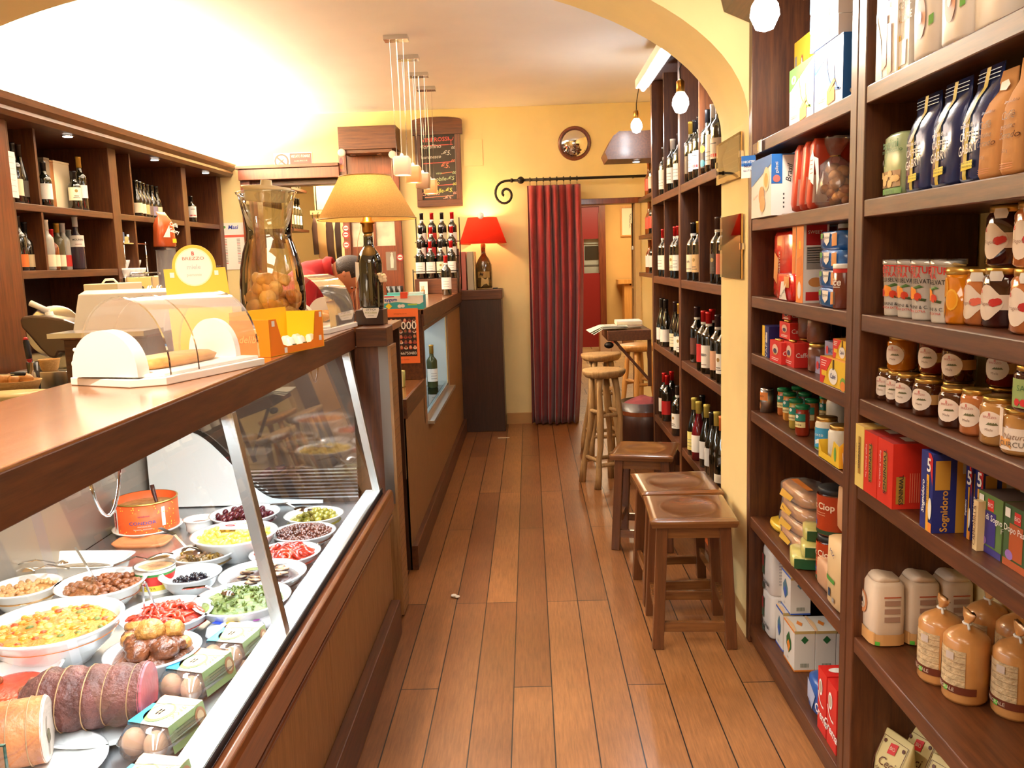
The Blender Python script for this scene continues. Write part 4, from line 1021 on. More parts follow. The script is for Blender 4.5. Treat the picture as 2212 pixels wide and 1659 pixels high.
# small thin glass price stand at the bottom left
g=thing('glass_stand','thin upright glass card stand with a green edge in the bottom left corner','stand',(onZ(20,1700,.60).x-.03,onZ(20,1700,.60).y,DZF))
f=MB();f.box(-.05,.03,-.002,.002,.0,.135,casegl);f.build('glass_sheet',g);f=MB();f.box(.029,.031,-.003,.003,0,.135,C(40,80,66,.2));f.box(-.05,.031,-.003,.003,.133,.136,C(40,80,66,.2));f.build('green_edge',g)
# ------------------------------------------------------------------ on the deli counter
for o in bpy.data.objects:
 if o.get('label','').startswith('long dark wooden deli counter'):DC=o
f=MB();f.box(-1.10+.65,-.72+.65,.55-1,3.56-1,CT-.03,CT,TOPW);f.box(-1.10+.65,-.59+.65,2.73,3.0,CT-.03,CT,TOPW)
for o in kids(DC):
 if o.name.startswith('countertop'):o.data=f.mesh('countertop')
f=MB();f.box(-1.09+.65,-.6+.65,2.975,2.995,.5,CT-.03,DKW);f.build('back_end_panel',DC)
# large roll-top pastry case
def pastry_case(loc,rz,L,Wd,Hh,label,content,cap_h=.105):
 g=thing('pastry_case',label,'pastry case',loc,rz)
 f=MB();f.prism([(-Wd-.005,.0),(-.06,-.03),(.0,.02),(.01,L),(-Wd,L+.01)],0,.018,wplast);f.prism([(-Wd+.0,.02),(-.06,-.012),(-.012,.03),(-.002,L-.01),(-Wd+.008,L)],.018,.026,wplast);f.build('tray',g,bevel=.002)
 def arc(wd,hh,y0,y1,m,nm,x0=-Wd/2,capd=False,a0=0,a1=pi):
  f=MB();n=22;V=[];Fc=[]
  for k in range(n+1):
   a=a0+(a1-a0)*k/n;p=(x0+wd/2*cos(a),.022+hh*sin(a)**.85)
   V+=[(p[0],y0,p[1]),(p[0],y1,p[1])]
  Fc=[(2*k,2*k+2,2*k+3,2*k+1)for k in range(n)];f.add(V,Fc,m,True)
  if capd:f.poly([V[2*k]for k in range(n+1)],m);f.poly([V[2*k+1]for k in range(n+1)][::-1],m)
  return f.build(nm,g)
 arc(Wd,Hh,.035,L-.01,plexi,'clear_cover');arc(Wd+.006,Hh+.003,.03,.036,clearp,'cover_rim');arc(Wd+.006,Hh+.003,L*.33,L*.33+.005,clearp,'cover_rim');arc(Wd+.004,Hh+.002,L-.016,L-.008,clearp,'cover_rim')
 arc(Wd*.74,cap_h,-.018,.02,wplast,'end_cap',-Wd/2-.012,True);arc(Wd*.6,cap_h,L-.04,L-.02,wplast,'end_cap',-Wd/2,True)
 f=MB();f.ball((-Wd*.93,.0,.05),.011,wplast);f.build('hinge_knob',g);f=MB();f.ball((-Wd*.93,.0,.082),.005,wplast);f.build('hinge_pin',g)
 return g
axis=math.atan2(-.115,.4)
pastry_case((-.83,1.925,CT+.0005),axis,.40,.245,.175,'large clear roll-top pastry case with white end caps, nearest on the counter',0)
f=MB();f.loft([(.0,.06,.14,0,0),(.012,.065,.15,0,0),(.022,.05,.13,0,0)],food('flat_pastry',lin(206,150,84),.2,20,.5,.3),26,3);o=f.build('flat_cake',loc=(-.90,2.15,CT+.028));o.rotation_euler=(0,0,axis);tag(o,'flat golden cake inside the nearest pastry case','cake')
g2=pastry_case((-.76,3.27,CT+.0005),math.atan2(-.03,.4),.38,.24,.20,'smaller roll-top pastry case behind the biscuit jar',0)
for i in range(4):
 f=MB();f.ball((0,0,0),.036,food('croissant',lin(214,160,96),.2,20,.5,.3),1.5,.8,.6,14,8);o=f.build('pastry',loc=(-.87+.03*(i%2),3.36+i*.075,CT+.055));o.rotation_euler=(0,0,.4*i);tag(o,'golden pastry inside the case behind the biscuit jar','pastry','pastries in the farther case')
# tall glass jar full of biscuits
JY=3.02
jx=onY(592,660,JY).x;sc=JY/FPX
prof=[]
for w_,yy in((60,680),(66,668),(67,640),(66,610),(63,580),(56,545),(48,520),(46,500),(49,470),(54,440),(57,425),(59,419),(59,414)):
 prof.append((w_*sc*1.03,(Zsol(yy,jx,JY)-CT)))
z_off=0;prof=[(.001,.004),(prof[0][0]-.01,.004)]+[(r_,max(.01,z_))for r_,z_ in prof]
g=thing('glass_jar','tall waisted glass jar of biscuits with a pale lid','jar',(jx,JY,CT+.0005))
f=MB();f.lathe(prof,greengl,40,cap=False);f.build('jar_body',g)
zt=prof[-1][1];f=MB();f.lathe([(prof[-1][0]+.003,zt-.008),(prof[-1][0]+.005,zt-.002),(prof[-1][0],zt)],greengl,40,cap=False);f.build('rim',g)
f=MB();lidm=mat('pale_lid',lin(244,222,170),.35);f.lathe([(.066,-.035),(.07,-.03),(.072,.004),(.082,.008),(.082,.016),(.02,.022),(.018,.038),(.001,.04)],lidm,32);o=f.build('lid',g,loc=(0,0,zt));o.rotation_euler=(.06,.10,0)
bis=[food('biscuit_a',lin(236,176,92),.15,30,.6,.3),food('biscuit_b',lin(226,150,62),.15,30,.6,.3)]
rs=random.Random(12)
for i in range(54):
 lv=i//8;zz=.034+lv*.030;r_=.066 if lv<5 else .046;a_=rs.uniform(0,6.3)+i*2.4;q=r_*(1 if i%8>1 else .35)
 f=MB()
 k=i%3
 if k==0:f.loft([(-.028,.014,.014,0,0),(-.02,.022,.022,0,0),(.02,.023,.023,0,0),(.028,.016,.016,0,0)],bis[i%2],12,2.6)
 elif k==1:f.ball((0,0,0),.03,bis[i%2],1,1,.62,14,8)
 else:f.loft([(-.025,.016,.008,0,0),(-.02,.02,.011,0,0),(.02,.02,.011,0,0),(.025,.016,.008,0,0)],bis[(i+1)%2],12,3)
 o=f.build('biscuit',loc=(jx+q*cos(a_),JY+q*sin(a_),CT+zz));o.rotation_euler=(rs.uniform(0,3),rs.uniform(0,3),rs.uniform(0,3));tag(o,'golden biscuit inside the tall waisted glass jar','biscuit','biscuits in the tall jar')
# orange display box with sachets
p0=onZ(586,772,CT);p1=onZ(700,748,CT);p2=onZ(552,772,CT)
d=(p1-p0);wd=d.length*1.0;rz=math.atan2(d.y,d.x)
g=thing('display_box','orange and yellow cardboard display box of sachets on the counter edge','box',(p0.x,p0.y,CT+.0005),rz)
ht=.115;dp=.13;og=C(240,130,20);yl=C(255,206,40)
f=MB();t=.002
f.add([(0,0,0),(wd,0,0),(wd,0,ht),(wd*.86,0,ht),(wd*.8,0,.03),(wd*.74,0,.022),(wd*.3,0,.022),(wd*.22,0,.03),(wd*.12,0,ht*.93),(0,0,ht*.93)],[tuple(range(10))],og)
f.add([(0,t,0),(wd,t,0),(wd,t,ht),(wd*.86,t,ht),(wd*.8,t,.03),(wd*.74,t,.022),(wd*.3,t,.022),(wd*.22,t,.03),(wd*.12,t,ht*.93),(0,t,ht*.93)],[tuple(range(9,-1,-1))],yl)
f.box(-.002,0,0,dp,0,ht*.93,og);f.box(wd,wd+.002,0,dp,0,ht,yl);f.box(0,wd,dp,dp+.002,0,ht*1.12,yl);f.box(0,wd,0,dp,0,.002,yl);f.box(.0,.002,0,dp,0,ht*.93,yl)
frf=frame((0,0,0),UX,UZ)
for(u_,v_)in((.02,ht*.82),(wd-.014,ht*.9),(wd-.022,.03),(wd*.26,.012)):f.rect(frf,u_-.008,u_+.008,v_-.008,v_+.008,paper)
f.text(frame((-.002,dp,0),(0,-1,0),UZ),'delibì',.06,.05,.03,C(250,190,90),shear=.3)
f.build('box_body',g)
rs=random.Random(3)
for r_ in range(2):
 for i in range(5):
  s_=MB();s_.loft([(0,.017,.012,0,0),(.006,.018,.013,0,0),(.034,.016,.010,0,0),(.04,.012,.004,0,0)],mat('white_wrapper',lin(248,240,226),.35),16,4);s_.rect(frame((0,-.0135,0),UX,UZ),-.012,.012,.010,.017,C(90,84,40));o=s_.build('sachet',loc=Vector((p0.x,p0.y,CT))+Matrix.Rotation(rz,3,'Z')@Vector((.03+i*(wd-.06)/4,.025+r_*.05,.004)));o.rotation_euler=(-.2,0,rz);tag(o,'small white wrapped sachet standing in the orange box','sachet','sachets in the orange box')
# yellow card with a round white head, behind the big pastry case
YC=2.66
def xz(px,py):q=onY(px,py,YC);return(q.x,q.z)
ps=[xz(353,582),xz(378,580)]
cc=xz(420,580);rr=(xz(468,560)[0]-xz(373,560)[0])/2;cc=(xz(419,577)[0],xz(419,577)[1])
g=thing('advert_card','yellow advertising card with a round white honey emblem','card',(cc[0],YC,CT))
out=[(xz(372,700)[0],CT),(xz(353,582)[0],xz(353,582)[1])]
for k in range(17):
 a=pi+.05-(pi+.1)*k/16;out.append((cc[0]+rr*cos(a),cc[1]+rr*sin(a)))
out+=[(xz(486,577)[0],xz(486,577)[1]),(xz(512,680)[0],CT)]
f=MB();f.prism([(p[0]-cc[0],p[1]-CT)for p in out],-.001,.002,C(248,200,80),'Y')
fr7=frame((0,-.001,cc[1]-CT),UX,UZ);f.disc(fr7,0,0,rr*.86,rr*.86,C(250,238,190),.0006,32);f.disc(fr7,0,0,rr*.8,rr*.8,paper,.001,32)
f.text(fr7,'B',0,rr*.6,.016,C(200,60,40),bold=.02);f.text(fr7,'BREZZO',0,rr*.38,.013,C(190,120,90),sx=1.4);f.text(fr7,'miele',0,-.0,.02,C(190,190,190));f.text(fr7,'Idee, Tradizione e Qualità',0,-rr*1.5,.021,C(230,150,60),shear=.4)
f.text(fr7,'piemonte',0,-rr*.35,.012,C(200,190,170))
f.rect(fr7,-rr*1.12,-rr*.92,-rr*.45,-rr*.22,paper);f.rect(fr7,rr*.92,rr*1.1,-rr*.38,-rr*.18,paper);f.build('printed_card',g)
f=MB();f.prism([(0,0),(.06,0),(0,.12)],-.001,.001,C(240,200,60),'X');f.build('easel_back',g)
# ------------------------------------------------------------------ bottle lamp with a woven shade
LY=3.78
lx=onY(800,600,LY).x;k_=LY/FPX
g=thing('wooden_stand','dark box stand carrying a small white sign under the bottle lamp','stand',(lx,LY-.01,CT+.0005))
bz=Zsol(668,lx,LY)-CT;f=MB();f.box(-.058,.058,-.06,.06,0,bz,DKW);f.build('stand_body',g,bevel=.002)
g=thing('shop_sign','small white sign reading OTTICA on the dark stand','sign',(lx+.008,LY-.0745,CT+.012));f=MB();f.prism([(-.034,.06),(-.034,.05),(-.028,.03),(-.022,.018),(.022,.018),(.028,.03),(.034,.05),(.034,.06)],-.0,.003,paper,'Y');frs=frame((0,0,0),UX,UZ)
f.text(frs,'OTTICA',0,.053,.012,C(60,60,60));f.text(frs,'FOCUSline',0,.040,.011,C(150,160,60));f.text(frs,'di Firenze',0,.028,.006,C(90,90,90));f.build('sign_face',g)
g=thing('table_lamp','large table lamp made of a dark wine bottle with a woven beige shade','lamp',(lx,LY,CT+bz+.001))
zb=Zsol(668,lx,LY);pr=[]
for w_,yy in((22,668),(23.5,662),(24,640),(24,600),(24,570),(23,560),(19,548),(12,537),(9.5,530),(9,515),(9,503)):pr.append((w_*k_*1.12,Zsol(yy,lx,LY)-zb))
f=MB();f.lathe(pr,dkglass,32);f.build('bottle_base',g)
f=MB()
for i in range(1):f.lathe([(.022,0),(.024,.01),(.024,.035),(.03,.037),(.03,.044),(.02,.05),(.016,.07),(.011,.075),(.014,.09),(.02,.096)],brass,24,(0,0,pr[-1][1]))
f.build('brass_fitting',g)
zs0=Zsol(474,lx,LY)-zb;zs1=Zsol(382,lx,LY)-zb;r0=104*k_;r1=54*k_
shade=fabric_shade('woven_shade',lin(206,164,104),.84)
f=MB();f.lathe([(r0,zs0),(r1,zs1)],shade,56,cap=False);f.build('lamp_shade',g)
f=MB();f.tube([(r0*cos(t/28*pi*2),r0*sin(t/28*pi*2),zs0)for t in range(29)],.003,C(200,160,90),6);f.tube([(r1*cos(t/28*pi*2),r1*sin(t/28*pi*2),zs1)for t in range(29)],.003,C(200,160,90),6);f.build('shade_hoops',g)
f=MB();[f.tube([(0,0,zs1-.01),(r1*cos(a),r1*sin(a),zs1)],.002,brass,6)for a in(0,2.1,4.2)];f.tube([(0,0,pr[-1][1]+.09),(0,0,zs1-.01)],.003,brass,6);f.build('shade_carrier',g)
f=MB();f.ball((0,0,zs1-.075),.03,emis('bulb_warm',(1,.76,.42),25));f.build('bulb',g)
lamp('shade_bulb','POINT',(lx,LY-.035,zb+zs1-.07),5,(1,.68,.36),.03)
f=MB();f.poly([(-.055,-.05,.14),(-.018,-.056,.20),(-.058,-.045,.2)],paper)
g2=thing('paper_tag','white paper tag hanging on string from the bottle lamp','tag',(lx-.055,LY-.035,zb+.09))
f=MB();f.prism([(-.012,-.05),(-.002,.0),(.0,.115),(.03,.108),(.012,.05),(0,.02)],-.0005,.0005,paper,'Y');f.build('paper',g2)
f=MB();f.tube([(.008,0,.112),(.012,.02,.2),(.03,.03,.27)],.0012,twine,5);f.tube([(-.0,.0,.05),(-.002,0,-.14),(-.002,-.005,-.155)],.002,twine,5);f.build('string',g2)
g=thing('sheep_charm','small cream woolly sheep charm hanging on the bottle lamp','charm',(lx+.062,LY-.05,zb+.135));wool=mat('wool',lin(240,222,190),.9,bump=.5,bscale=200)
f=MB();rs=random.Random(1)
for i in range(16):f.ball((rs.uniform(-.012,.012),rs.uniform(-.006,.006),rs.uniform(-.012,.010)),.009,wool,seg=8,rings=6)
f.build('fleece',g);f=MB();f.ball((-.012,-.010,.012),.008,wool,1,.8,1.1);f.ball((-.02,-.008,.016),.003,wool);f.ball((-.004,-.01,.018),.003,wool);f.build('head',g)
for i in range(4):
 f=MB();f.tube([(-.008+i*.006,0,-.014),(-.006+i*.008,0,-.032)],.001,twine,5);f.build('leg',g)
# chewing gum box
g=thing('gum_box','turquoise and white chewing gum box lying on top of the poster stand','box',(0,0,0))
GY=4.86;a_=onY(826,665,GY);b_=onY(915,662,GY);g.location=(a_.x,GY,1.246)
w_=b_.x-a_.x;h_=Zsol(640,a_.x,GY)-1.246;tq=C(60,176,180)
f=MB();f.box(0,w_,0,.12,0,h_,None,None)if False else f.box(0,w_,0,.12,0,h_,tq);fr8=frame((0,0,0),UX,UZ)
f.shape(fr8,[(0,h_*.45),(w_*.35,h_*.55),(w_*.9,h_*.35),(w_,h_*.5),(w_,h_),(0,h_)],paper);f.rect(fr8,0,w_*.3,h_*.9,h_,C(220,60,80),.0012)
f.text(fr8,'Daygum',w_*.17,h_*.72,h_*.36,C(20,60,160),bold=.02,e=.002);f.shape(fr8,[(w_*.16,h_*.02),(w_*.24,h_*.25),(w_*.16,h_*.48),(w_*.08,h_*.25)],C(240,214,50),.002);f.disc(fr8,w_*.42,h_*.24,w_*.05,h_*.13,paper,.002);f.disc(fr8,w_*.5,h_*.26,w_*.05,h_*.13,paper,.0024);f.rect(fr8,w_*.62,w_*.85,h_*.28,h_*.4,C(160,210,90),.002)
f.box(w_*.45,w_*.62,-.004,.03,h_*.8,h_*1.25,C(230,80,50));f.box(w_*.1,w_*.45,.05,.1,h_,h_*1.2,C(120,200,196));f.box(w_*.62,w_*.98,.05,.1,h_,h_*1.2,paper);f.build('box_body',g)
# 5x1000 poster on the step of the far counter
PY_=YH-.016
a_=onY(826,672,PY_);b_=onY(908,784,PY_)
g=thing('poster','orange-bordered charity poster with rows of faces hanging on the counter step','poster',((a_.x+b_.x)/2,PY_,0))
w_=(b_.x-a_.x)/2;z0=b_.z;z1=Zsol(668,a_.x,PY_)
f=MB();f.box(-w_,w_,-.002,0,z0,z1,C(240,120,60));fr9=frame((0,-.002,0),UX,UZ);H_=z1-z0
f.rect(fr9,-w_*.9,w_*.86,z0+H_*.13,z1-H_*.15,C(40,20,20))
rs=random.Random(9)
for r_ in range(6):
 if r_==1:continue
 for c_ in range(7):
  u_=-w_*.78+c_*w_*.255;v_=z1-H_*(.21+r_*.098);s1=w_*.105
  f.disc(fr9,u_,v_-s1*.5,s1*1.05,s1*.8,rs.choice([C(190,60,50),C(230,220,210),C(120,60,90),C(60,80,60)]),.0014,8)
  f.disc(fr9,u_,v_,s1*.7,s1*.9,rs.choice([C(150,84,60),C(196,130,100),C(220,160,130),C(104,60,46)]),.002,10)
f.text(fr9,'5x1000',-.0,z1-H_*.315,.062,paper,e=.003,sx=.95,bold=.01);f.text(fr9,'C.F. 94066750483',0,z0+H_*.185,.022,paper,e=.003);f.text(fr9,'emergenza sorrisi',0,z1-H_*.09,.010,C(120,50,30),e=.003);f.text(fr9,'dona il tuo 5x1000',0,z0+H_*.07,.010,C(160,70,40),e=.003)
f.build('printed_sheet',g)
# cup and leaflet on the low shelf
c=onZ(866,835,LZ);g=thing('striped_cup','small striped cup on the low shelf of the far counter','cup',(onZ(862,836,LZ).x,onZ(862,836,LZ).y,LZ+.0005))
cupm=C(176,168,80);f=MB();f.lathe([(.028,0),(.032,.004),(.036,.085),(.034,.085),(.030,.006)],cupm,24,cap=False)
for k in range(8):
 a=k*pi/4;f.box(0,0,0,0,0,0,cupm)if 0 else f.wrap(cyl_surf(lambda v:.032+v*.047,phi=a),-.003,.003,.004,.08,C(236,226,170),2)
f.build('cup_body',g)
c=onZ(892,814,LZ);g=thing('leaflet','white leaflet with green edge lying on the low shelf','leaflet',(c.x,c.y,LZ+.001),-.12)
f=MB();f.box(-.06,.06,-.085,.085,0,.0012,paper);frl=frame((0,0,.0012),UX,UY);f.rect(frl,.035,.06,-.085,.085,C(180,210,60));f.shape(frl,[(-.03,-.05),(.02,-.02),(.025,.05),(-.03,.06)],C(120,120,120));f.rect(frl,-.055,-.04,-.07,.07,C(60,60,60));f.build('printed_sheet',g)
# ------------------------------------------------------------------ bottles
def lab(S,f,w,z0,z1,m):f.wrap(S,-w/2,w/2,z0,z1,m,10,1,.0006)
BCACHE={}
def bottle_parts(kind='bordeaux',glassm=None,cap=None,label=None,band=None,labh=(.045,.135),wrap=.11,deco=None,h=.30,r=.0375,capm=None):
 """returns list of (part name, mesh)"""
 key=(kind,glassm.name if glassm else 0,cap.name if cap else 0,label.name if label else 0,band.name if band else 0,labh,wrap,deco,h,r)
 if key in BCACHE:return BCACHE[key]
 gm=glassm or dkglass
 if kind=='bordeaux':pf=[(r*.9,0),(r,.006),(r,h*.60),(r*.96,h*.645),(r*.72,h*.69),(r*.43,h*.735),(r*.38,h*.80),(r*.37,h*.97),(r*.42,h*.972),(r*.42,h*.995),(r*.36,h)]
 elif kind=='burgundy':pf=[(r*.92,0),(r,.006),(r,h*.42),(r*.93,h*.5),(r*.72,h*.6),(r*.5,h*.7),(r*.38,h*.78),(r*.36,h*.97),(r*.42,h*.972),(r*.42,h*.995),(r*.36,h)]
 elif kind=='flask':pf=[(r*.9,0),(r,.01),(r,h*.5),(r*.9,h*.6),(r*.4,h*.68),(r*.33,h*.74),(r*.33,h*.97),(r*.4,h*.975),(r*.4,h)]
 else:pf=[(r*.92,0),(r,.006),(r,h*.48),(r*.8,h*.6),(r*.5,h*.68),(r*.45,h*.78),(r*.44,h*.96),(r*.5,h*.965),(r*.5,h)]
 f=MB();f.lathe(pf,gm,24);out=[('glass_body',f.mesh('glass_body'))]
 nk=r*(.42 if kind!='flask' else .38)
 if cap:
  f=MB();f.lathe([(nk*.98,h*.80),(nk*1.0,h*.80),(nk*1.0,h*.965),(nk*1.08,h*.968),(nk*1.08,h+.001),(0.001,h+.0015)],cap,18,cap=False)
  if band:f.lathe([(nk*1.03,h*.775),(nk*1.03,h*.815)],band,18,cap=False)
  out.append(('capsule',f.mesh('capsule')))
 if label:
  f=MB();S=cyl_surf(r);lab(S,f,wrap,labh[0],labh[1],label)
  if deco=='lines':
   for k in range(3):f.wrap(S,-.022,.022,labh[0]+.02+k*.018,labh[0]+.0225+k*.018,C(110,110,110),4)
  elif deco=='crest':
   f.wrapshape(S,[(.010*cos(t),(labh[0]+labh[1])/2+.018+.010*sin(t))for t in[k*.785 for k in range(8)]],C(150,120,60));f.wrap(S,-.02,.02,labh[0]+.015,labh[0]+.018,C(60,60,60),4);f.wrap(S,-.014,.014,labh[0]+.025,labh[0]+.029,C(60,60,60),4)
  elif deco=='red':f.wrap(S,-.03,.03,labh[0]+.008,labh[0]+.022,C(190,30,30),5);f.wrap(S,-.02,.02,labh[1]-.025,labh[1]-.021,C(60,60,60),4)
  elif deco and deco.startswith('T:'):f.wraptext(S,deco[2:],0,(labh[0]+labh[1])/2+.008,.017,txt,sx=.85,bold=.01);f.wrap(S,-.02,.02,labh[0]+.014,labh[0]+.017,C(120,60,60),4)
  elif deco=='sun':f.wrapshape(S,[(.018*cos(t),labh[1]-.022+.018*sin(t))for t in[k*.785 for k in range(8)]],C(236,160,50));f.wrapshape(S,[(.018*cos(t),labh[0]+.022+.018*sin(t))for t in[k*.785 for k in range(8)]],C(50,130,150))
  out.append(('label',f.mesh('label')))
 BCACHE[key]=out;return out
def bottle(loc,rz,label_txt,group=None,name='wine_bottle',cat='bottle',**k):
 g=thing(name,label_txt,cat,loc,rz,group)
 for n_,me in bottle_parts(**k):link(n_,me,g)
 return g
LW=paper;LC=cream;CB=C(24,22,24,.3);CRE=redcap;CG=mat('gold_capsule',lin(190,150,60),.35,.5);CYL=C(206,190,90,.4);CN=C(50,26,34,.35)
rot_side=-pi/2
face_cam=0.0
# lit bottle in the fridge window, facing the room
c=onX(949,826,-.76)
bottle((-.70,6.1,.6265),pi/2-1.1,'white-labelled wine bottle standing in the lit fridge window',None,label=LW,cap=CG,deco='lines',glassm=C(70,74,40,.1))
bottle((-.70,5.2,.5205),pi/2-1.0,'yellow liqueur bottle lying low behind the fridge glass',None,name='liqueur_bottle',kind='beer',h=.095,r=.035,labh=(.01,.04),glassm=C(220,190,60,.15),label=LC)
# ------------------------------------------------------------------ far counter: bottle rack, books, red lamp
RY=7.25
g=thing('bottle_stand','stepped wooden stand with iron rails holding rows of wine bottles','bottle stand',(0,0,0))
xa=onZ(908,640,1.246).x
x0=Xsol(900,RY,1.3);x1=Xsol(990,RY,1.3);g.location=(x0,RY-.1,1.246);wr=x1-x0
f=MB();f.box(0,wr,0,.34,0,.12,DW['X']);f.box(0,wr,.11,.34,.12,.24,DW['X']);f.box(0,wr,.22,.34,.24,.36,DW['X']);f.build('stand_body',g,bevel=.003)
f=MB()
for k in range(3):
 zz=.18+k*.12;yy=k*.11+.0
 f.tube([(-.01,yy+.10,zz),(-.01,yy-.005,zz),(wr+.01,yy-.005,zz),(wr+.01,yy+.10,zz)],.004,iron,6)
for xx in(-.01,wr+.01):f.tube([(xx,.33,.02),(xx,.33,.62)],.005,iron,6);f.tube([(xx,.0,.0),(xx,.0,.2)],.005,iron,6)
f.build('iron_rails',g)
caps=[[CB,CRE,CB,CRE],[CB,CRE,CB,CRE],[CB,CRE,CB,CRE]]
colw=['first','second','third','fourth'];roww=['front','middle','back']
for r_ in range(3):
 for c_ in range(4):
  sty=[dict(label=LW,deco='lines',cap=CB,band=paper),dict(label=LW if r_==0 else C(180,30,34),deco='lines' if r_==0 else None,cap=CRE,band=paper),dict(label=LC,deco='crest',cap=CB,band=paper),dict(label=LW,deco='lines',cap=CRE,band=paper)][c_]
  bottle((x0+.045+c_*(wr-.09)/3,RY-.1+.055+r_*.11,1.2465+.12+r_*.12),0,'wine bottle with %s capsule, %s of the %s row on the stepped stand'%('red' if c_ in(1,3)else 'dark',colw[c_],roww[r_]),'wine bottles on the stepped stand',**sty)
c=onZ(964,628,1.246);bx=Xsol(965,6.75,1.3)
bottle((bx,6.75,1.2462),0,'single red-capped bottle standing on the counter in front of the stand',None,label=LW,deco='lines',cap=CRE,band=paper)
# small white notice in front of the stand, pen cup
g=thing('notice_card','small white notice leaning at the left of the bottle stand','card',(Xsol(915,7.1,1.3),7.12,1.2465));f=MB();f.box(-.035,.03,0,.003,0,.1,paper);f.build('card_face',g);g.rotation_euler=(-.08,0,0)
g=thing('toothpick_holder','little wire holder of sticks beside the bottle stand','holder',(Xsol(913,6.95,1.3),6.95,1.2465));f=MB();f.lathe([(.016,0),(.018,.04)],C(180,140,90),12,cap=False);f.build('cup',g)
for i in range(5):
 f=MB();f.tube([(0,0,.002),(-.012+i*.006,.004*(i%2),.07)],.0015,PINE,5);f.build('stick',g)
# books / albums beside the lamp
bk=[(988,998,612,C(206,190,160),'thin cream book between the stand and the pink one'),(994,1008,556,C(190,110,96),'tall dusty pink book'),(1010,1024,556,C(178,164,138),'grey cloth-bound album next to the pink book'),(1024.5,1027.5,556,C(206,184,130),'beige slipcase right behind the red lamp base')]
BYY=7.66
for(xl,xr,yt,m_,lb)in bk:
 xa,xb_=Xsol(xl,BYY,1.3),Xsol(xr,BYY,1.3);zt=Zsol(yt,xa,BYY)-1.249 if yt>600 else .33
 g=thing('book',lb,'book',((xa+xb_)/2,BYY,1.2488));w_=(xb_-xa)/2*.94
 f=MB();f.box(-w_,w_,0,.22,0,zt,m_);f.build('cover',g,bevel=.002);f=MB();f.box(-w_*.8,w_*.8,.01,.215,zt-.001,zt+.0008,paper);f.build('pages',g)
# red lamp
RLY=7.80;rx=onY(1046,600,RLY).x;kk=RLY/FPX
g=thing('table_lamp','table lamp with a red shade on a painted bottle, on the tall cabinet','lamp',(rx,RLY,1.249))
zb=1.249;pr=[(w_*kk,max(0,Zsol(yy,rx,RLY)-zb))for w_,yy in((16.5,622),(17.5,615),(17.8,590),(17,572),(12,560),(6,551),(4.6,545),(4.6,536))]
f=MB();f.lathe(pr,mat('brown_painted_glass',lin(84,62,26),.12,var=.5,scale=14,coat=.8),28);f.build('bottle_base',g)
f=MB();S=cyl_surf(17.9*kk);f.wrap(S,-.055,.055,.10,.155,C(150,120,60),8);f.wrapshape(S,[(-.03,.02),(.02,.05),(.045,.03),(.04,.10),(-.02,.11)],C(190,160,96));f.wrapshape(S,[(-.04,.12),(-.01,.115),(0,.14),(-.03,.15)],C(60,40,16));f.build('painted_decor',g)
f=MB();f.lathe([(.02,0),(.022,.03),(.014,.04),(.012,.06)],PINE,16,(0,0,pr[-1][1]));f.build('socket',g)
z0=Zsol(527,rx,RLY)-zb;z1=Zsol(470,rx,RLY)-zb
f=MB();f.lathe([(51*kk,z0),(31*kk,z1)],fabric_shade('red_shade',lin(176,40,26),.72),48,cap=False);f.build('lamp_shade',g)
f=MB();f.tube([(51*kk*cos(t/28*pi*2),51*kk*sin(t/28*pi*2),z0)for t in range(29)],.002,brass,5);[f.tube([(0,0,z1-.02),(31*kk*cos(a),31*kk*sin(a),z1)],.002,brass,5)for a in(0.5,2.6,4.7)];f.tube([(0,0,pr[-1][1]+.05),(0,0,z1-.02)],.003,brass,6);f.build('shade_carrier',g)
f=MB();f.ball((0,0,z1-.09),.03,emis('bulb_warm',(1,.76,.42),25));f.build('bulb',g)
lamp('red_shade_bulb','POINT',(rx,RLY,zb+z1-.04),8,(1,.66,.32),.03)
f=MB();f.lathe([(.001,-.004),(.028,-.004),(.028,.004),(.001,.004)],wplast,20);o=f.build('paper_disc',loc=(rx-.005,RLY-31*kk-.012,zb+z1+.01));o.rotation_euler=(pi/2,0,0);tag(o,'small round white tag on the top rim of the red shade','tag')
g=thing('key_fob','small black key fob on the tall cabinet right of the red lamp','key',(Xsol(1072,7.72,1.25),7.72,1.249));f=MB();f.box(-.03,.015,-.012,.012,0,.012,black);f.box(.015,.05,-.008,.008,0,.006,black);f.build('fob_body',g,bevel=.003)
# ------------------------------------------------------------------ back wall pieces
YW=YB
def wxz(px,py,Y=YW):q=onY(px,py,Y);return q.x,q.z
# chalkboard
x0,zb_=wxz(903,448);x1,_=wxz(1000,441);xc=(x0+x1)/2;w_=(x1-x0)/2;zt=wxz(940,292)[1]
g=thing('chalkboard','arched wooden chalkboard listing red wines and prices','chalkboard',(xc,YW-.03,zb_));Hc=zt-zb_
f=MB();f.box(-w_,w_,-.01,.028,0,.06,DW['X']);f.box(-w_,-w_+.05,-.01,.028,.06,Hc,DW['Z']);f.box(w_-.05,w_,-.01,.028,.06,Hc,DW['Z']);f.build('frame',g,bevel=.003)
hx=w_+.02;ztop=wxz(945,254)[1]-zb_
f=MB();f.prism([(-hx,Hc),(hx,Hc),(hx,Hc+.12)]+[(hx*cos(pi*k/12)*.98,Hc+.12+(ztop-Hc-.12)*sin(pi*k/12))for k in range(1,12)]+[(-hx,Hc+.12)],-.02,.028,DW['X'],'Y');f.build('arched_top',g)
board=mat('chalk_slate',lin(58,50,42),.8,var=.25,scale=8)
f=MB();f.box(-w_+.05,w_-.05,.0,.02,.06,Hc,board);frc=frame((0,0,0),UX,UZ);Wb=w_-.06
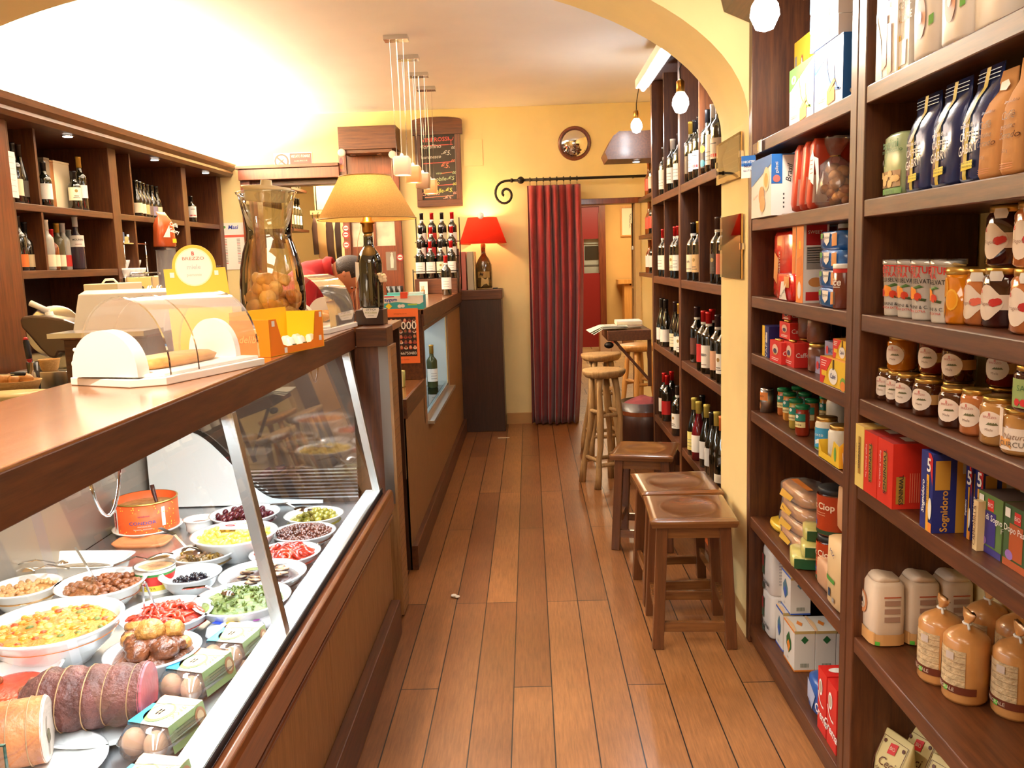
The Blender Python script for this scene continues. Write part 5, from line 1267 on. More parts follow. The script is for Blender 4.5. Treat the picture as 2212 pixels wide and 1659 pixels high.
ch={'r':C(226,96,90,.9),'w':C(206,200,190,.9),'y':C(226,214,110,.9),'p':C(236,170,150,.9),'g':C(180,196,150,.9),'o':C(230,130,100,.9)}
def cl(t,u,v,s,c,sh=.25,rot=.03):f.text(frc,t,u-(.0 if u<.05 else .03),v,s*.6,ch[c],rot=rot,shear=sh,e=.002,bold=.008)
rows=[Hc*.93,Hc*.74,Hc*.565,Hc*.40,Hc*.235,Hc*.10]
cl('VINI ROSSI',-.02,rows[0],.085,'r',.05);stroke(f,frc,[(-.13,rows[0]-.05),(.10,rows[0]-.045)],.006,ch['r'])
stroke(f,frc,[(.12+.022*cos(t),rows[0]+.02+.03*sin(t))for t in[pi+k*pi/6 for k in range(7)]],.005,ch['r']);stroke(f,frc,[(.12,rows[0]-.0),(.12,rows[0]-.045)],.005,ch['r']);stroke(f,frc,[(.105,rows[0]-.045),(.135,rows[0]-.045)],.005,ch['r'])
cl('Morellino',-.07,rows[1]+.06,.085,'w');cl('Rommesco',-.07,rows[1]-.03,.07,'w');cl('-€5.',.1,rows[1],.09,'w');cl('00',.165,rows[1]+.045,.055,'w')
cl('€5.',.09,rows[2],.10,'o');cl('00',.16,rows[2]+.04,.055,'o')
cl('vino',.0,rows[3]+.04,.05,'g');cl('nobile-€5',.04,rows[3]-.01,.08,'g');cl('00',.165,rows[3]+.04,.055,'g')
cl('Italiano',-.06,rows[4]+.055,.07,'y');cl('delle-€5.',.03,rows[4]-.01,.085,'y');cl('00',.165,rows[4]+.045,.055,'y')
cl('Cremoso',-.08,rows[5]+.05,.07,'p');cl('Chianti cls',-.07,rows[5]-.03,.08,'p');cl('-€5.',.1,rows[5]+.01,.085,'p');cl('00',.165,rows[5]+.05,.055,'p')
for k,rv in enumerate((rows[1]-.08,rows[2]-.06,rows[3]-.065,rows[4]-.06)):stroke(f,frc,[(-Wb+.01 if k!=1 else .02,rv-.005),(Wb-.02,rv+.005)],.006,ch['o' if k%2 else 'r'])
f.build('slate',g)
# blank square plate on the wall
x_,z_=wxz(1022,330);g=thing('cover_plate','blank square wall plate painted like the wall, right of the chalkboard','wall plate',(x_,YW,z_));f=MB();f.box(-.085,.085,-.008,0,-.115,.115,plaster_y);f.build('plate_body',g,bevel=.002)
# convex mirror
x_,z_=wxz(1241,310);g=thing('convex_mirror','round convex security mirror in a dark wooden ring','mirror',(x_,YW-.002,z_));g.rotation_euler=(pi/2+.1,0,.1)
R_=30*YW/FPX
f=MB();f.lathe([(R_*sin(a),.02+.055*cos(a*1.0)-.02)for a in[k*pi/2/12 for k in range(12,-1,-1)]][:-1]+[(.001,.056)],mat('mirror_silver',(.86,.84,.82),.03,1.0),36,cap=False);f.build('mirror_glass',g)
f=MB();f.lathe([(R_-.006,0),(R_-.006,.018),(R_+.012,.026),(R_+.022,.012),(R_+.022,0)],RED,40,cap=False);f.build('rim',g)
# curtain rod, rings and curtain
YCu=YB-.12
g=thing('curtain_rod','black iron curtain rod with a scrolled end and ball','curtain rod',(0,YCu,0))
pa_=onY(1125,390,YCu);pb_=onY(1398,379,YCu);zr=(pa_.z+pb_.z)/2
g.location=(pa_.x,YCu,zr);L_=pb_.x-pa_.x
f=MB();f.tube([(-.09,0,0),(L_+.2,0,0)],.012,iron,12);f.build('rod',g)
f=MB();pts=[]
cxs,czs=-.14,-.115
for k in range(30):
 a=pi/2+k*.30;r_=.112*(1-k/34.0);pts.append((cxs+r_*cos(a)*.9,0,czs+r_*sin(a)))
f.tube([(-.08,0,0),(-.11,0,0.0)]+pts,.011,iron,10);f.build('scroll',g)
f=MB();f.ball((0,0,0),.032,iron);f.build('ball',g);f=MB();f.lathe([(.018,-.01),(.018,.01)],iron,12);o=f.build('collar',g,loc=(-.08,0,0));o.rotation_euler=(0,pi/2,0)
f=MB();f.tube([(.0,0,0),(0,.12,0)],.009,iron,8);f.tube([(L_*.9,0,0),(L_*.9,.12,0)],.009,iron,8);f.build('wall_bracket',g)
xl=Xsol(1138,YCu,2.1);xr=Xsol(1254,YCu,2.1);xl2=Xsol(1150,YCu,.05);xr2=Xsol(1250,YCu,.05)
velvet=mat('red_velvet',lin(128,15,18),.85,var=.12,scale=10);velvet.node_tree.nodes['Principled BSDF'].inputs['Sheen Weight'].default_value=.3
g=thing('curtain','long red curtain hanging in deep folds to the floor','curtain',((xl+xr)/2,YCu,0));mx_=(xl+xr)/2
f=MB();nu,nv=150,26;V=[];Fc=[];rs=random.Random(5);ph=[rs.uniform(-.5,.5)for _ in range(12)]
for j in range(nv+1):
 t=j/nv;zz=.015+(zr-.05-.015)*t
 a_,b_=xl2+(xl-xl2)*t,xr2+(xr-xr2)*t+.03*sin(t*3.1)
 for i in range(nu+1):
  s_=i/nu;fold=sin(s_*2*pi*7.2+.5*sin(s_*9+t*1.5));amp=(.030+.018*(1-t))*(1+.4*sin(s_*13+2))
  V.append((a_+(b_-a_)*s_+.008*sin(s_*45+t*2)-mx_,amp*fold*(.5 if t>.97 else 1)+.006*sin(t*14+s_*20),zz))
for j in range(nv):
 for i in range(nu):
  a=j*(nu+1)+i;Fc.append((a,a+1,a+nu+2,a+nu+1))
f.add(V,Fc,velvet,True);o=f.build('cloth',g);md=o.modifiers.new('s','SOLIDIFY');md.thickness=.004
for i in range(8):
 f=MB();xx=xl+(xr-xl)*(i+.5)/8-mx_;f.tube([(xx+.004*sin(t),.019*cos(t/12*2*pi),zr+.019*sin(t/12*2*pi))for t in range(13)],.003,iron,6);f.tube([(xx,0,zr-.018),(xx,0,zr-.055)],.002,iron,5);f.build('ring',g)
# hood and glazed door
YN_=YB-.26
x0,zt=wxz(728,274,YN_);x1,_=wxz(854,270,YN_);zb_=wxz(790,330,YN_)[1]
g=thing('wooden_hood','dark wooden box hood with small spotlights above the glazed door','hood',((x0+x1)/2,YB,zb_));w_=(x1-x0)/2
f=MB();f.box(-w_,w_,-.26,-.002,.03,zt-zb_,DW['X']);f.box(-w_+.04,w_-.04,-.25,-.002,-.0,.03,DW['X']);f.build('hood_body',g,bevel=.004)
for u_ in(-.28,-.05):
 f=MB();f.lathe([(.022,-.004),(.026,0)],chrome,14,(-u_-.2,-.14,0));f.build('spotlight',g)
lamp('hood_spot','SPOT',((x0+x1)/2+.1,YB-.12,zb_-.02),3,WARM2,.02,spot=1.8)
YG=YB-.045
x0=wxz(737,400,YG)[0];x1=wxz(868,500,YG)[0];zt=wxz(800,331,YG)[1]
g=thing('glazed_door','red-brown wooden door with glass panes and stickers beside the bar','door',((x0+x1)/2,YG,0));w_=(x1-x0)/2
pz0=wxz(800,532,YG)[1];pz1=wxz(800,478,YG)[1];pxa=wxz(812,500,YG)[0]-(x0+x1)/2;pxb=wxz(858,500,YG)[0]-(x0+x1)/2
pxc=wxz(760,500,YG)[0]-(x0+x1)/2;pxd=wxz(806,500,YG)[0]-(x0+x1)/2
f=MB();f.box(-w_,w_,0,.04,0,pz0-.0,RED);f.box(-w_,w_,0,.04,pz1,zt,RED);f.box(-w_,pxc,0,.04,pz0,pz1,RED);f.box(pxd,pxa,0,.04,pz0,pz1,RED);f.box(pxb,w_,0,.04,pz0,pz1,RED)
f.box(-w_,-w_+.06,-.02,0,0,zt,RED);f.box(w_-.06,w_,-.02,0,0,zt,RED);f.build('door_leaf',g,bevel=.003)
for a_,b_ in((pxc,pxd),(pxa,pxb)):
 f=MB();f.box(a_,b_,.018,.022,pz0,pz1,mat('frosted_pane',lin(226,214,186),.25,var=.25,scale=9,coat=.6));f.build('pane',g)
for i,(px,py,c_)in enumerate(((748,507,C(200,40,36)),(749,529,C(190,60,50)),(748,493,C(120,50,40)),(865,556,C(150,40,44)))):
 u_,v_=wxz(px,py,YG);f=MB();fq=frame((u_-(x0+x1)/2,-.0205 if px<800 or px>860 else-.001,v_),UX,UZ);f.disc(fq,0,0,.032,.032,c_,.001);f.disc(fq,0,0,.022,.022,paper,.0014);f.rect(fq,-.018,.018,-.006,.006,c_,.002);f.build('sticker',g)
u_,v_=wxz(846,562,YG);f=MB();fq=frame((u_-(x0+x1)/2,0,v_),UX,UZ);f.rect(fq,-.05,.045,-.09,.075,C(120,106,90));f.shape(fq,[(-.01,-.07),(.015,-.07),(.02,.0),(.012,.055),(.0,.06),(-.012,.02)],C(220,210,190),.002);f.disc(fq,.004,.058,.010,.012,C(220,210,190),.002);f.build('postcard',g)
for i,(px,py)in enumerate(((738,330),(848,334))):
 u_,v_=wxz(px,py,YN_-.01);g=thing('round_alarm',['round white disc fixed at the left corner of the hood','round white disc fixed at the right corner of the hood'][i],'detector',(u_,YB-.262,v_));f=MB();f.lathe([(.034,0),(.034,.012),(.02,.016),(.001,.016)],C(226,214,200),20);o=f.build('disc_body',g);o.rotation_euler=(pi/2,0,0)
# narrow sticker strip left of door
u_,v_=wxz(737,353,YG-.03);g=thing('playing_card','tall reddish picture strip on the door post under the hood','picture',(u_,YG-.022,v_));f=MB();f.box(-.025,.025,-.001,0,-.07,.07,C(190,110,96));fq=frame((0,-.001,0),UX,UZ);f.disc(fq,0,.02,.015,.03,C(100,50,70));f.disc(fq,0,-.03,.016,.02,C(220,160,90));f.build('printed_face',g)
# no smoking sign
x0,z0_=wxz(594,362,YB);x1,z1_=wxz(673,334,YB);g=thing('no_smoking_sign','white and red VIETATO FUMARE no smoking sign above the framed opening','sign',((x0+x1)/2,YB,(z0_+z1_)/2));w_=(x1-x0)/2*1.02;h_=.072
f=MB();f.box(-w_,w_,-.004,0,-h_,h_,paper);fq=frame((0,-.004,0),UX,UZ);rd=C(206,50,50)
f.rect(fq,-w_*.16,w_*.97,-h_*.92,h_*.92,rd);f.disc(fq,-w_*.6,0,h_*.9,h_*.9,rd,seg=28);f.disc(fq,-w_*.6,0,h_*.7,h_*.7,paper,.0014,28)
stroke(f,fq,[(-w_*.6-h_*.55,h_*.5),(-w_*.6+h_*.55,-h_*.5)],.014,rd,.003);stroke(f,fq,[(-w_*.6-h_*.4,-h_*.3),(-w_*.6+h_*.3,h_*.25)],.012,C(60,80,60),.002)
f.text(fq,'VIETATO FUMARE',w_*.4,h_*.55,.034,paper,e=.002,sx=.62,bold=.01);f.text(fq,'ai sensi della L. 584 del 11-11-1975',w_*.4,.0,.016,paper,e=.002,sx=.52);f.text(fq,'ammenda da € 25 a € 250',w_*.4,-h_*.5,.019,paper,e=.002,sx=.62);f.build('sign_face',g)
# calendar
YK=YB
x0,z0_=wxz(484,583,YK);x1,z1_=wxz(536,480,YK);g=thing('wall_calendar','paper wall calendar with two columns of red and black dates','calendar',((x0+x1)/2,YK,z0_));w_=(x1-x0)/2;Hq=z1_-z0_
f=MB();f.box(-w_,w_,-.004,0,Hq*.76,Hq,C(232,228,220));f.add([(-w_,-.006,0),(w_,-.006,0),(w_,-.006,Hq*.76),(-w_,-.006,Hq*.76)],[(0,1,2,3)],C(244,236,224));fq=frame((0,-.0065,0),UX,UZ)
f.text(frame((0,-.004,0),UX,UZ),'Masi',-w_*.12,Hq*.9,.05,C(50,70,170),shear=.2,bold=.02);f.disc(frame((0,-.004,0),UX,UZ),-w_*.75,Hq*.91,.014,.012,C(80,150,60));f.rect(fq,-w_*.9,w_*.9,Hq*.69,Hq*.74,C(220,90,70))
for c_ in range(2):
 for r_ in range(16):f.rect(fq,-w_*.85+c_*w_*.95,-w_*.85+c_*w_*.95+.03,Hq*(.64-r_*.034),Hq*(.655-r_*.034),C(200,70,60)if r_%6==3 else C(150,140,130))
f.build('calendar_sheet',g)
# hooks with aprons inside the opening
YA=9.17
g=thing('coat_rack','metal hook rail with dark and beige aprons in the room behind','coat rack',(onY(712,470,YA).x,YA,0));zr2=onY(712,458,YA).z
f=MB();f.box(-.2,.2,0,.02,zr2-.02,zr2+.02,mat('beige_rail',lin(190,160,110),.5));f.build('rail',g)
for i in range(7):
 f=MB();xx=-.17+i*.055;f.tube([(xx,0,zr2),(xx,-.03,zr2-.01),(xx,-.035,zr2-.05),(xx,-.02,zr2-.06)],.003,iron,5);f.build('hook',g)
for i,(u_,m_,w_,L_,lb)in enumerate(((-.15,C(70,44,30,.9),.03,.38,'dark brown apron at the left of the hook rail'),(-.08,C(176,140,92,.9),.05,.42,'beige cloth apron on the hook rail'),(-.0,C(60,38,28,.9),.04,.5,'dark apron in the middle of the hook rail'),(.09,C(50,32,26,.9),.035,.45,'narrow dark apron at the right of the hook rail'))):
 g=thing('apron',lb,'apron',(onY(712,470,YA).x+u_,YA-.045,zr2-.05));f=MB();f.loft([(-L_,w_*1.1,.012,.01,0),(-L_*.6,w_*.9,.014,0,0),(-L_*.3,w_*1.1,.014,0,0),(-.06,w_*.8,.012,0,0),(0,.008,.006,0,0)],m_,14,2,jit=.08);f.build('cloth',g)
# grey board on the side wall of that room + shelf with bottles
g=thing('wall_notice','grey framed notice on the wall of the room behind','picture',(onY(697,410,9.18).x,9.19,onY(697,410,9.18).z));f=MB();f.box(-.07,.10,-.008,0,-.2,.2,C(196,184,152));f.box(-.078,-.07,-.014,0,-.205,.205,iron);f.text(frame((0.01,-.008,.02),UX,UZ),'AVVISO',0,0,.03,C(120,110,90));f.build('notice_face',g)
for sh,(px,py,n_)in enumerate(((628,400,4),(628,560,4))):
 pz=[wxz(628,408,8.9)[1],wxz(628,496,8.9)[1]][sh];xs_=wxz(634,450,8.9)[0]
 g=thing('wall_shelf',['upper bottle shelf in the room behind the bar','lower bottle shelf in the room behind the bar'][sh],'shelf',(xs_,8.9,pz));f=MB();f.box(-.22,.07,-.3,.3,-.025,0,DW['Y']);f.box(-.2,.02,-.28,-.26,-.14,-.025,DW['Z']);f.box(-.22,-.2,-.3,.3,-.18,.0,DW['Z']);f.build('shelf_board',g)
 for i in range(4):bottle((xs_+.015,8.7+i*.11,pz+.0005),-.3,'dark bottle on the %s shelf of the room behind, %s from the front'%(['upper','lower'][sh],colw[i]),'bottles on the %s back-room shelf'%['upper','lower'][sh],label=LW if i%2 else LC,cap=CB,h=.31)
 g.location.z-=0
# glassware crowding the counter below the glazed door
rs=random.Random(4)
g=thing('glass_shelf','little glass tray with stacked tumblers near the glazed door','tray',(Xsol(853,6.6,1.3),6.6,1.2465));f=MB();f.box(-.07,.07,-.07,.07,0,.008,casegl);f.build('tray_body',g)
for i in range(6):
 u_=-.04+(i%3)*.04;v_=-.03+(i//3)*.06;f=MB();f.lathe([(.014,.0),(.017,.002),(.020,.075),(.018,.075),(.015,.006)],clear,16,cap=False);o=f.build('tumbler',loc=(Xsol(853,6.6,1.3)+u_,6.6+v_,1.2555));tag(o,'clear tumbler on the little glass tray behind the gum box','glass','tumblers on the little tray')
# ------------------------------------------------------------------ goods on the right-hand shelving
R0,R1,R2,R3,R4,R5,R6=ZS
RZ=-pi/2
def slot(xl,xr,X,z):
 a=Ysol(xl,X,z+.06);b_=Ysol(xr,X,z+.06);return(a+b_)/2,abs(a-b_)
def hgt(py,px,X,z):
 Y=Ysol(px,X,z+.06);return Zsol(py,X,Y)-z
def pbox(name,label,cat,xl,xr,z,X,h,d,mf,ms=None,mt=None,deco=None,group=None,rz=0,part='carton_body',z0=None):
 Yc,w=slot(xl,xr,X,z);g=thing(name,label,cat,(X,Yc,z+.0006),RZ+rz,group);f=MB();w2=w/2*.985
 ms=ms or mf;mt=mt or ms
 f.box(-w2,w2,0,d,0,h,None,[ms,mt,mf,ms,ms,ms])
 if deco:deco(f,frame((0,0,0),UX,UZ),frame((w2,0,0),UY,UZ),frame((0,0,h),UX,UY),w2,h,d)
 f.build(part,g,bevel=.0012);return g
def lines(f,fr,u0,u1,v0,n,dv,m,t=.0022):
 for k in range(n):f.rect(fr,u0,u1-(k%3)*(u1-u0)*.12,v0-k*dv,v0-k*dv+t,m,.0012)
blu=C(40,110,190);lblu=C(120,180,226);wht=C(242,240,236);grn=C(70,140,60);orn=C(232,140,60);bisc=C(214,150,84);dred=C(176,26,26);rd=C(206,40,36);yel=C(236,196,50);navy=C(24,34,110);kraft=C(206,150,92,.8);gry=C(150,146,140);tan=C(220,190,150,.7);brn=C(90,44,24)
# ---- top row, middle unit
def orzo(col,ring,txt1,txt2):
 def d(f,F,S,T,w,h,dd):
  f.shape(F,[(-w,h),(-w,h*.62),(-w*.2,h*.78),(w,h*.97),(w,h)],col);f.disc(F,-w*.6,h*.8,w*.2,h*.07,wht,.0016);f.disc(F,-w*.6,h*.8,w*.08,h*.04,orn,.002)
  for k in range(2):
   stroke(f,F,[(w*.9-w*(1.0-k*.5)*sin(t/8*pi/2+.1),h*.22+h*(.6-k*.18)*(1-cos(t/8*pi/2)))for t in range(9)],.006,ring,.0014)
  f.shape(F,[(-w*.05,h*.05),(w*.5,h*.08),(w*.5,h*.3),(-w*.05,h*.27)],orn,.002);f.shape(F,[(-w*.0,h*.28),(w*.45,h*.42),(w*.55,h*.36),(w*.1,h*.22)],C(240,170,80),.0024)
  f.text(F,txt1,-w*.5,h*.36,h*.11,C(60,60,70),shear=.3,e=.0026);f.text(F,txt2,-w*.5,h*.26,h*.07,C(60,60,70),shear=.3,e=.0026);lines(f,F,-w*.85,-w*.2,h*.18,2,h*.03,gry)
  f.rect(S,0,dd,0,h,col if txt2=='' else wht);f.text(S,'Orzo',dd*.45,h*.55,h*.12,wht if txt2=='' else txt,rot=pi/2,shear=.3,e=.002);f.disc(S,dd*.45,h*.16,dd*.3,h*.08,wht,.0016)
 return d
pbox('biscuit_box','green and white barley biscuit box on the highest shelf by the arch','box',1705,1757,R0,.84,hgt(118,1757,.84,R0),.07,wht,wht,grn,orzo(grn,C(120,160,50),'Orzo','Biscotti'))
bh=hgt(69,1821,.83,R0)
gB=pbox('biscuit_box','blue and white barley biscuit box right of the green one, highest shelf','box',1760,1821,R0,.83,bh,.12,wht,blu,blu,orzo(blu,blu,'Orzo',''))
Yc,w=slot(1757,1819,.83,R0)
for k in range(4):
 def dk3(f,F,S,T,w_,h,dd):
  f.shape(F,[(-w_,0),(-w_,h*.9),(-w_*.3,h),(-w_*.7,h*.4)],lblu);f.rect(F,w_*.1,w_*.45,h*.2,h*.62,C(250,232,120),.0014);f.rect(S,0,dd,0,h*.75,wht);f.rect(S,dd*.4,dd,h*.75,h,navy)
 pbox('flat_box','white and pale blue flat box, %s of the stack lying on the blue biscuit box'%['lowest','second','third','topmost'][k],'box',1751,1812,R0+bh+.001+k*.054,.825,.052,.15,wht,wht,wht,dk3)
def dyb(f,F,S,T,w,h,dd):
 f.rect(F,-w,w,0,h*.5,C(240,160,40));f.disc(F,w*.1,h*.7,w*.2,h*.13,C(150,70,30));f.disc(F,w*.1,h*.7,w*.1,h*.1,wht,.0014);[f.rect(F,-w*.7+i*w*.5,-w*.4+i*w*.5,0,h*.5,C(226,120,50),.0016)for i in range(3)];f.rect(F,-w*.9,-w*.6,h*.62,h*.85,gry)
pbox('snack_pack','yellow and orange snack pack standing behind the green biscuit box','pack',1714,1746,R0,.93,hgt(72,1742,.93,R0),.04,yel,yel,yel,dyb)
# ---- second row, middle unit
def brasil(f,F,S,T,w,h,dd):
 f.shape(F,[(-w,h*.55),(-w,h),(w,h),(w,h*.85)],blu);f.disc(F,w*.55,h*.62,w*.3,h*.2,C(240,220,180),.0016);f.disc(F,w*.55,h*.6,w*.18,h*.12,C(230,170,90),.002)
 f.disc(F,w*.1,h*.36,w*.28,h*.16,C(200,140,80),.0016);f.disc(F,w*.2,h*.22,w*.26,h*.14,C(214,160,100),.002);f.text(F,'Bucaneve',-w*.5,h*.36,h*.08,C(190,130,110),shear=.3,rot=.2,e=.002)
 f.rect(S,0,dd,h*.52,h,blu);f.rect(S,dd*.42,dd*.98,h*.02,h*.98,wht,.0012);f.disc(S,dd*.2,h*.6,dd*.14,h*.06,C(220,120,110),.0016);f.text(S,'Brasil',dd*.68,h*.68,h*.13,txt,rot=pi/2-.1,shear=.3,e=.002);f.text(S,'galletti',dd*.2,h*.78,h*.07,wht,rot=pi/2,e=.002)
 for k in range(4):f.rect(S,dd*.45,dd*.5,h*(.12+k*.07),h*(.15+k*.07),txt,.0018)
pbox('biscuit_box','blue and white biscuit box protruding from the shelf beside the price tag','box',1623,1666,R1,.795,.195,.085,wht,wht,blu,brasil)
pbox('biscuit_box','second blue and white box behind the protruding one','box',1706,1719,R1,.885,.205,.06,blu,blu,blu,brasil)
for i,(xl,xr)in enumerate(((1705,1716),(1722,1733),(1738,1749))):
 Yc,w=slot(xl,xr,.83,R1);h=.20
 g=thing('flat_packet','leaning red and white flat packet, %s of three beside the cellophane bags'%['left','middle','right'][i],'packet',(.83,Yc,R1+.007),RZ);g.rotation_euler=(0,.18,RZ)
 f=MB();f.loft([(0,w*.48,.055,0,.06),(.02,w*.55,.06,0,.06),(h*.9,w*.5,.058,0,.06),(h,w*.3,.05,0,.06)],C(196,70,44,.3),24,5);f.rect(frame((w*.56,.005,0),UY,UZ),.0,.11,.02,h*.5,C(232,200,184),.001)
 for k in range(5):f.disc(frame((w*.56,.005,0),UY,UZ),.02+.02*k,.1+.02*(k%3),.012,.012,C(216,130,110),.002,8)
 f.text(frame((w*.56,.005,0),UY,UZ),'MISURA',.05,.06,.022,dred,rot=pi/2,e=.003);f.build('packet_body',g)
pasta=[food('rusk_brown',lin(176,104,44),.3,30,.5,.3),food('rusk_pale',lin(206,144,74),.25,30,.5,.3)]
def cello_bag(label,Yc,X,z,w,h,group=None,tagc=paper,n=16,seed=1,mats=None,name='cellophane_bag',film=None,cat='bag'):
 g=thing(name,label,cat,(X,Yc,z+.001),RZ,group);rs=random.Random(seed);mats=mats or pasta
 f=MB()
 for i in range(n):
  t=i/n;zz=.02+h*.5*t;q=w*.36*(1-.35*t);f.ball((rs.uniform(-q,q),.05+rs.uniform(-.02,.02),zz),rs.uniform(.016,.026),rs.choice(mats),1.2,.8,.8,8,6,rot=Matrix.Rotation(rs.uniform(0,3),3,'X'))
 f.build('contents',g)
 f=MB();f.loft([(0,w*.4,.035,0,.05),(.02,w*.52,.05,0,.05),(h*.35,w*.52,.05,0,.05),(h*.62,w*.34,.04,0,.05),(h*.74,w*.08,.012,0,.05),(h*.8,w*.12,.02,0,.05),(h*.92,w*.28,.03,0.01,.05),(h,w*.32,.03,.015,.05)],film or cello,24,2.4,jit=.05,cap=False);f.build('clear_film',g)
 f=MB();f.tube([(w*.09*cos(t),.05+.014*sin(t),h*.74)for t in[k*.6 for k in range(12)]],.002,gold,5);f.build('tie',g)
 if tagc:f=MB();f.shape(frame((-.0,-.008,h*.6),UX,UZ),[(-w*.35,-.03),(-w*.05,-.05),(.0,.02),(-w*.1,.05),(-w*.25,.03)],tagc,.001);f.shape(frame((.0,-.008,h*.6),UX,UZ),[(0,.03),(w*.25,.02),(w*.3,-.04),(w*.18,-.08),(.02,-.02)],tagc,.002);lines(f,frame((-.0,-.008,h*.6),UX,UZ),-w*.25,-w*.08,.02,4,.012,C(180,110,90));f.build('paper_label',g)
 return g
cello_bag('left cellophane bag of brown rusks with white labels, second shelf by the arch',slot(1742,1790,.84,R1)[0],.84,R1,.15,.20,seed=2)
cello_bag('right taller cellophane bag of rusks, partly behind the wide upright',2.375,.90,R1,.15,.213,seed=3)
# ---- third row, middle unit
def soft(name,label,cat,xl,xr,X,z,h,d,m,deco=None,e=3.5,zoff=0,topk=.85,group=None,part='wrapper'):
 Yc,w=slot(xl,xr,X,z);g=thing(name,label,cat,(X,Yc,z+.0008+zoff),RZ,group);w2=w/2;d2=d/2
 f=MB();f.loft([(0,w2*.86,d2*.86,0,d2),(.008,w2*.97,d2*.97,0,d2),(h*.5,w2,d2,0,d2),(h*.94,w2*.95,d2*.95,0,d2),(h,w2*topk,d2*topk,0,d2)],m,32,e,jit=.01)
 def S(u,v,ee):
  t=min(1,abs(u)/w2);return Vector((u,d2-d2*(1-t**e)**(1/e)-ee-.001,v))
 def S2(u,v,ee):
  t=min(1,abs(u-d2)/d2);return Vector((w2*(1-t**e)**(1/e)+ee+.001,u,v))
 if deco:deco(f,S,S2,w2,h,d)
 f.build(part,g);return g
redf=mat('glossy_red_film',lin(206,28,22),.22,coat=.6)
def dig(f,S,S2,w,h,d):
 f.wrapshape(S2,[(d*.55+.02*cos(t),h*.62+.022*sin(t))for t in[k*.785 for k in range(8)]],bisc);f.wrap(S2,d*.6,d*.9,h*.8,h*.9,wht,3);f.wrap(S2,d*.73,d*.77,h*.8,h*.9,dred,2,e=.002);f.wrapshape(S,[(-w*.6,h*.3),(-w*.2,h*.2),(-w*.1,h*.6),(-w*.5,h*.7)],bisc);f.wraptext(S,'DIGESTIVE',.0,h*.5,.02,wht,rot=pi/2)
soft('biscuit_roll','tall glossy red biscuit package on the shelf below the rusks','pack',1663,1708,.85,R2,.222,.09,redf,dig,4)
def this(f,S,S2,w,h,d):
 f.wrapshape(S,[(-w*.3,h*.05),(w*.5,h*.05),(w*.3,h*.4),(w*.45,h*.75),(-w*.1,h*.7)],wht);f.wraptext(S,'This way',w*.05,h*.25,.018,txt,shear=.2,rot=.5,e=.003);f.wrapshape(S,[(w*.2,h*.5),(w*.7,h*.5),(w*.7,h*.9),(w*.2,h*.9)],bisc);lines_=0
soft('biscuit_pack','short red pack of biscuits in front of the tall red one','pack',1672,1711,.815,R2,hgt(592,1705,.82,R2),.045,redf,this,4)
def ringo(f,F,S,T,w,h,d):
 f.rect(F,-w,w,h*.0,h,orn);f.disc(F,0,h*.16,w*.5,h*.11,wht,.0016);f.rect(F,-w*.2,w*.3,h*.68,h*.78,yel,.0016);f.shape(F,[(-w*.8,h*.3),(w*.6,h*.35),(w*.6,h*.6),(-w*.8,h*.55)],C(214,120,50),.0014)
 f.rect(S,0,d,0,h,wht);f.rect(S,d*.1,d*.92,h*.72,h*.98,dred,.0012);f.rect(S,d*.12,d*.9,h*.42,h*.7,gry,.0012);f.disc(S,d*.5,h*.26,d*.3,h*.06,bisc,.0016);f.rect(S,d*.1,d*.9,h*.03,h*.14,rd,.0012);lines(f,S,d*.15,d*.8,h*.68,7,h*.03,C(90,90,90));f.text(S,'SWEET',d*.45,h*.88,.014,wht,rot=0,e=.002)
hh_=hgt(482,1734,.83,R2)
pbox('biscuit_box','tall orange box with a white and red side, nearer of two','box',1720,1735,R2,.825,hh_,.075,orn,wht,orn,ringo)
pbox('biscuit_box','tall orange box behind its twin, thinner edge showing','box',1711,1719,R2,.83,hh_*.98,.07,C(196,160,110),wht,orn,ringo)
pbox('biscuit_box','dark red and white carton behind the stack of blue packs','box',1742,1757,R2,.88,hh_*.97,.075,orn,wht,orn,ringo)
blf=mat('blue_film',lin(36,100,176),.25,coat=.5)
def bluep(f,S,S2,w,h,d):
 f.wrapshape(S,[(-w*.15,h*.9),(w*.35,h*.9),(w*.3,h*.45),(w*.1,h*.25),(-w*.1,h*.45)],wht);f.wraptext(S,'Digestive',w*.1,h*.68,.013,txt,e=.003);f.wrapshape(S,[(w*.5,h*.2),(w*.75,h*.25),(w*.75,h*.9),(w*.5,h*.85)],bisc);f.wrapshape(S,[(-w*.5,h*.6),(-w*.25,h*.65),(-w*.25,h*.9),(-w*.5,h*.9)],grn)
hs=[0,.052,.104,.156]
for k in range(4):
 soft('biscuit_pack','blue film pack of biscuits, %s of the stack of four'%['lowest','second from the bottom','third from the bottom','topmost'][k],'pack',1757+(3 if k==3 else k),1808,.815+(k%2)*.006,R2,.052,.10,blf,bluep,3.2,zoff=hs[k],topk=.9)
icem=C(120,60,44,.2)
def tub(label,Yc,X,z,r,h,m,lidm,deco=None,lidh=.012,group=None,name='jar',cat='jar',r2=None):
 g=thing(name,label,cat,(X,Yc,z+.0006),RZ,group);f=MB();r2=r2 or r
 f.lathe([(r*.92,0),(r,.004),(r2,h),(r2*.96,h+.001)],m,24)
 if deco:deco(f,cyl_surf(lambda v:r+(r2-r)*v/h),r,h)
 f.build('body',g)
 f=MB();f.lathe([(r2*1.04,h-lidh*.6),(r2*1.05,h+lidh*.3),(r2*.98,h+lidh*.45),(.001,h+lidh*.42)],lidm,24,cap=False);f.build('lid',g);return g
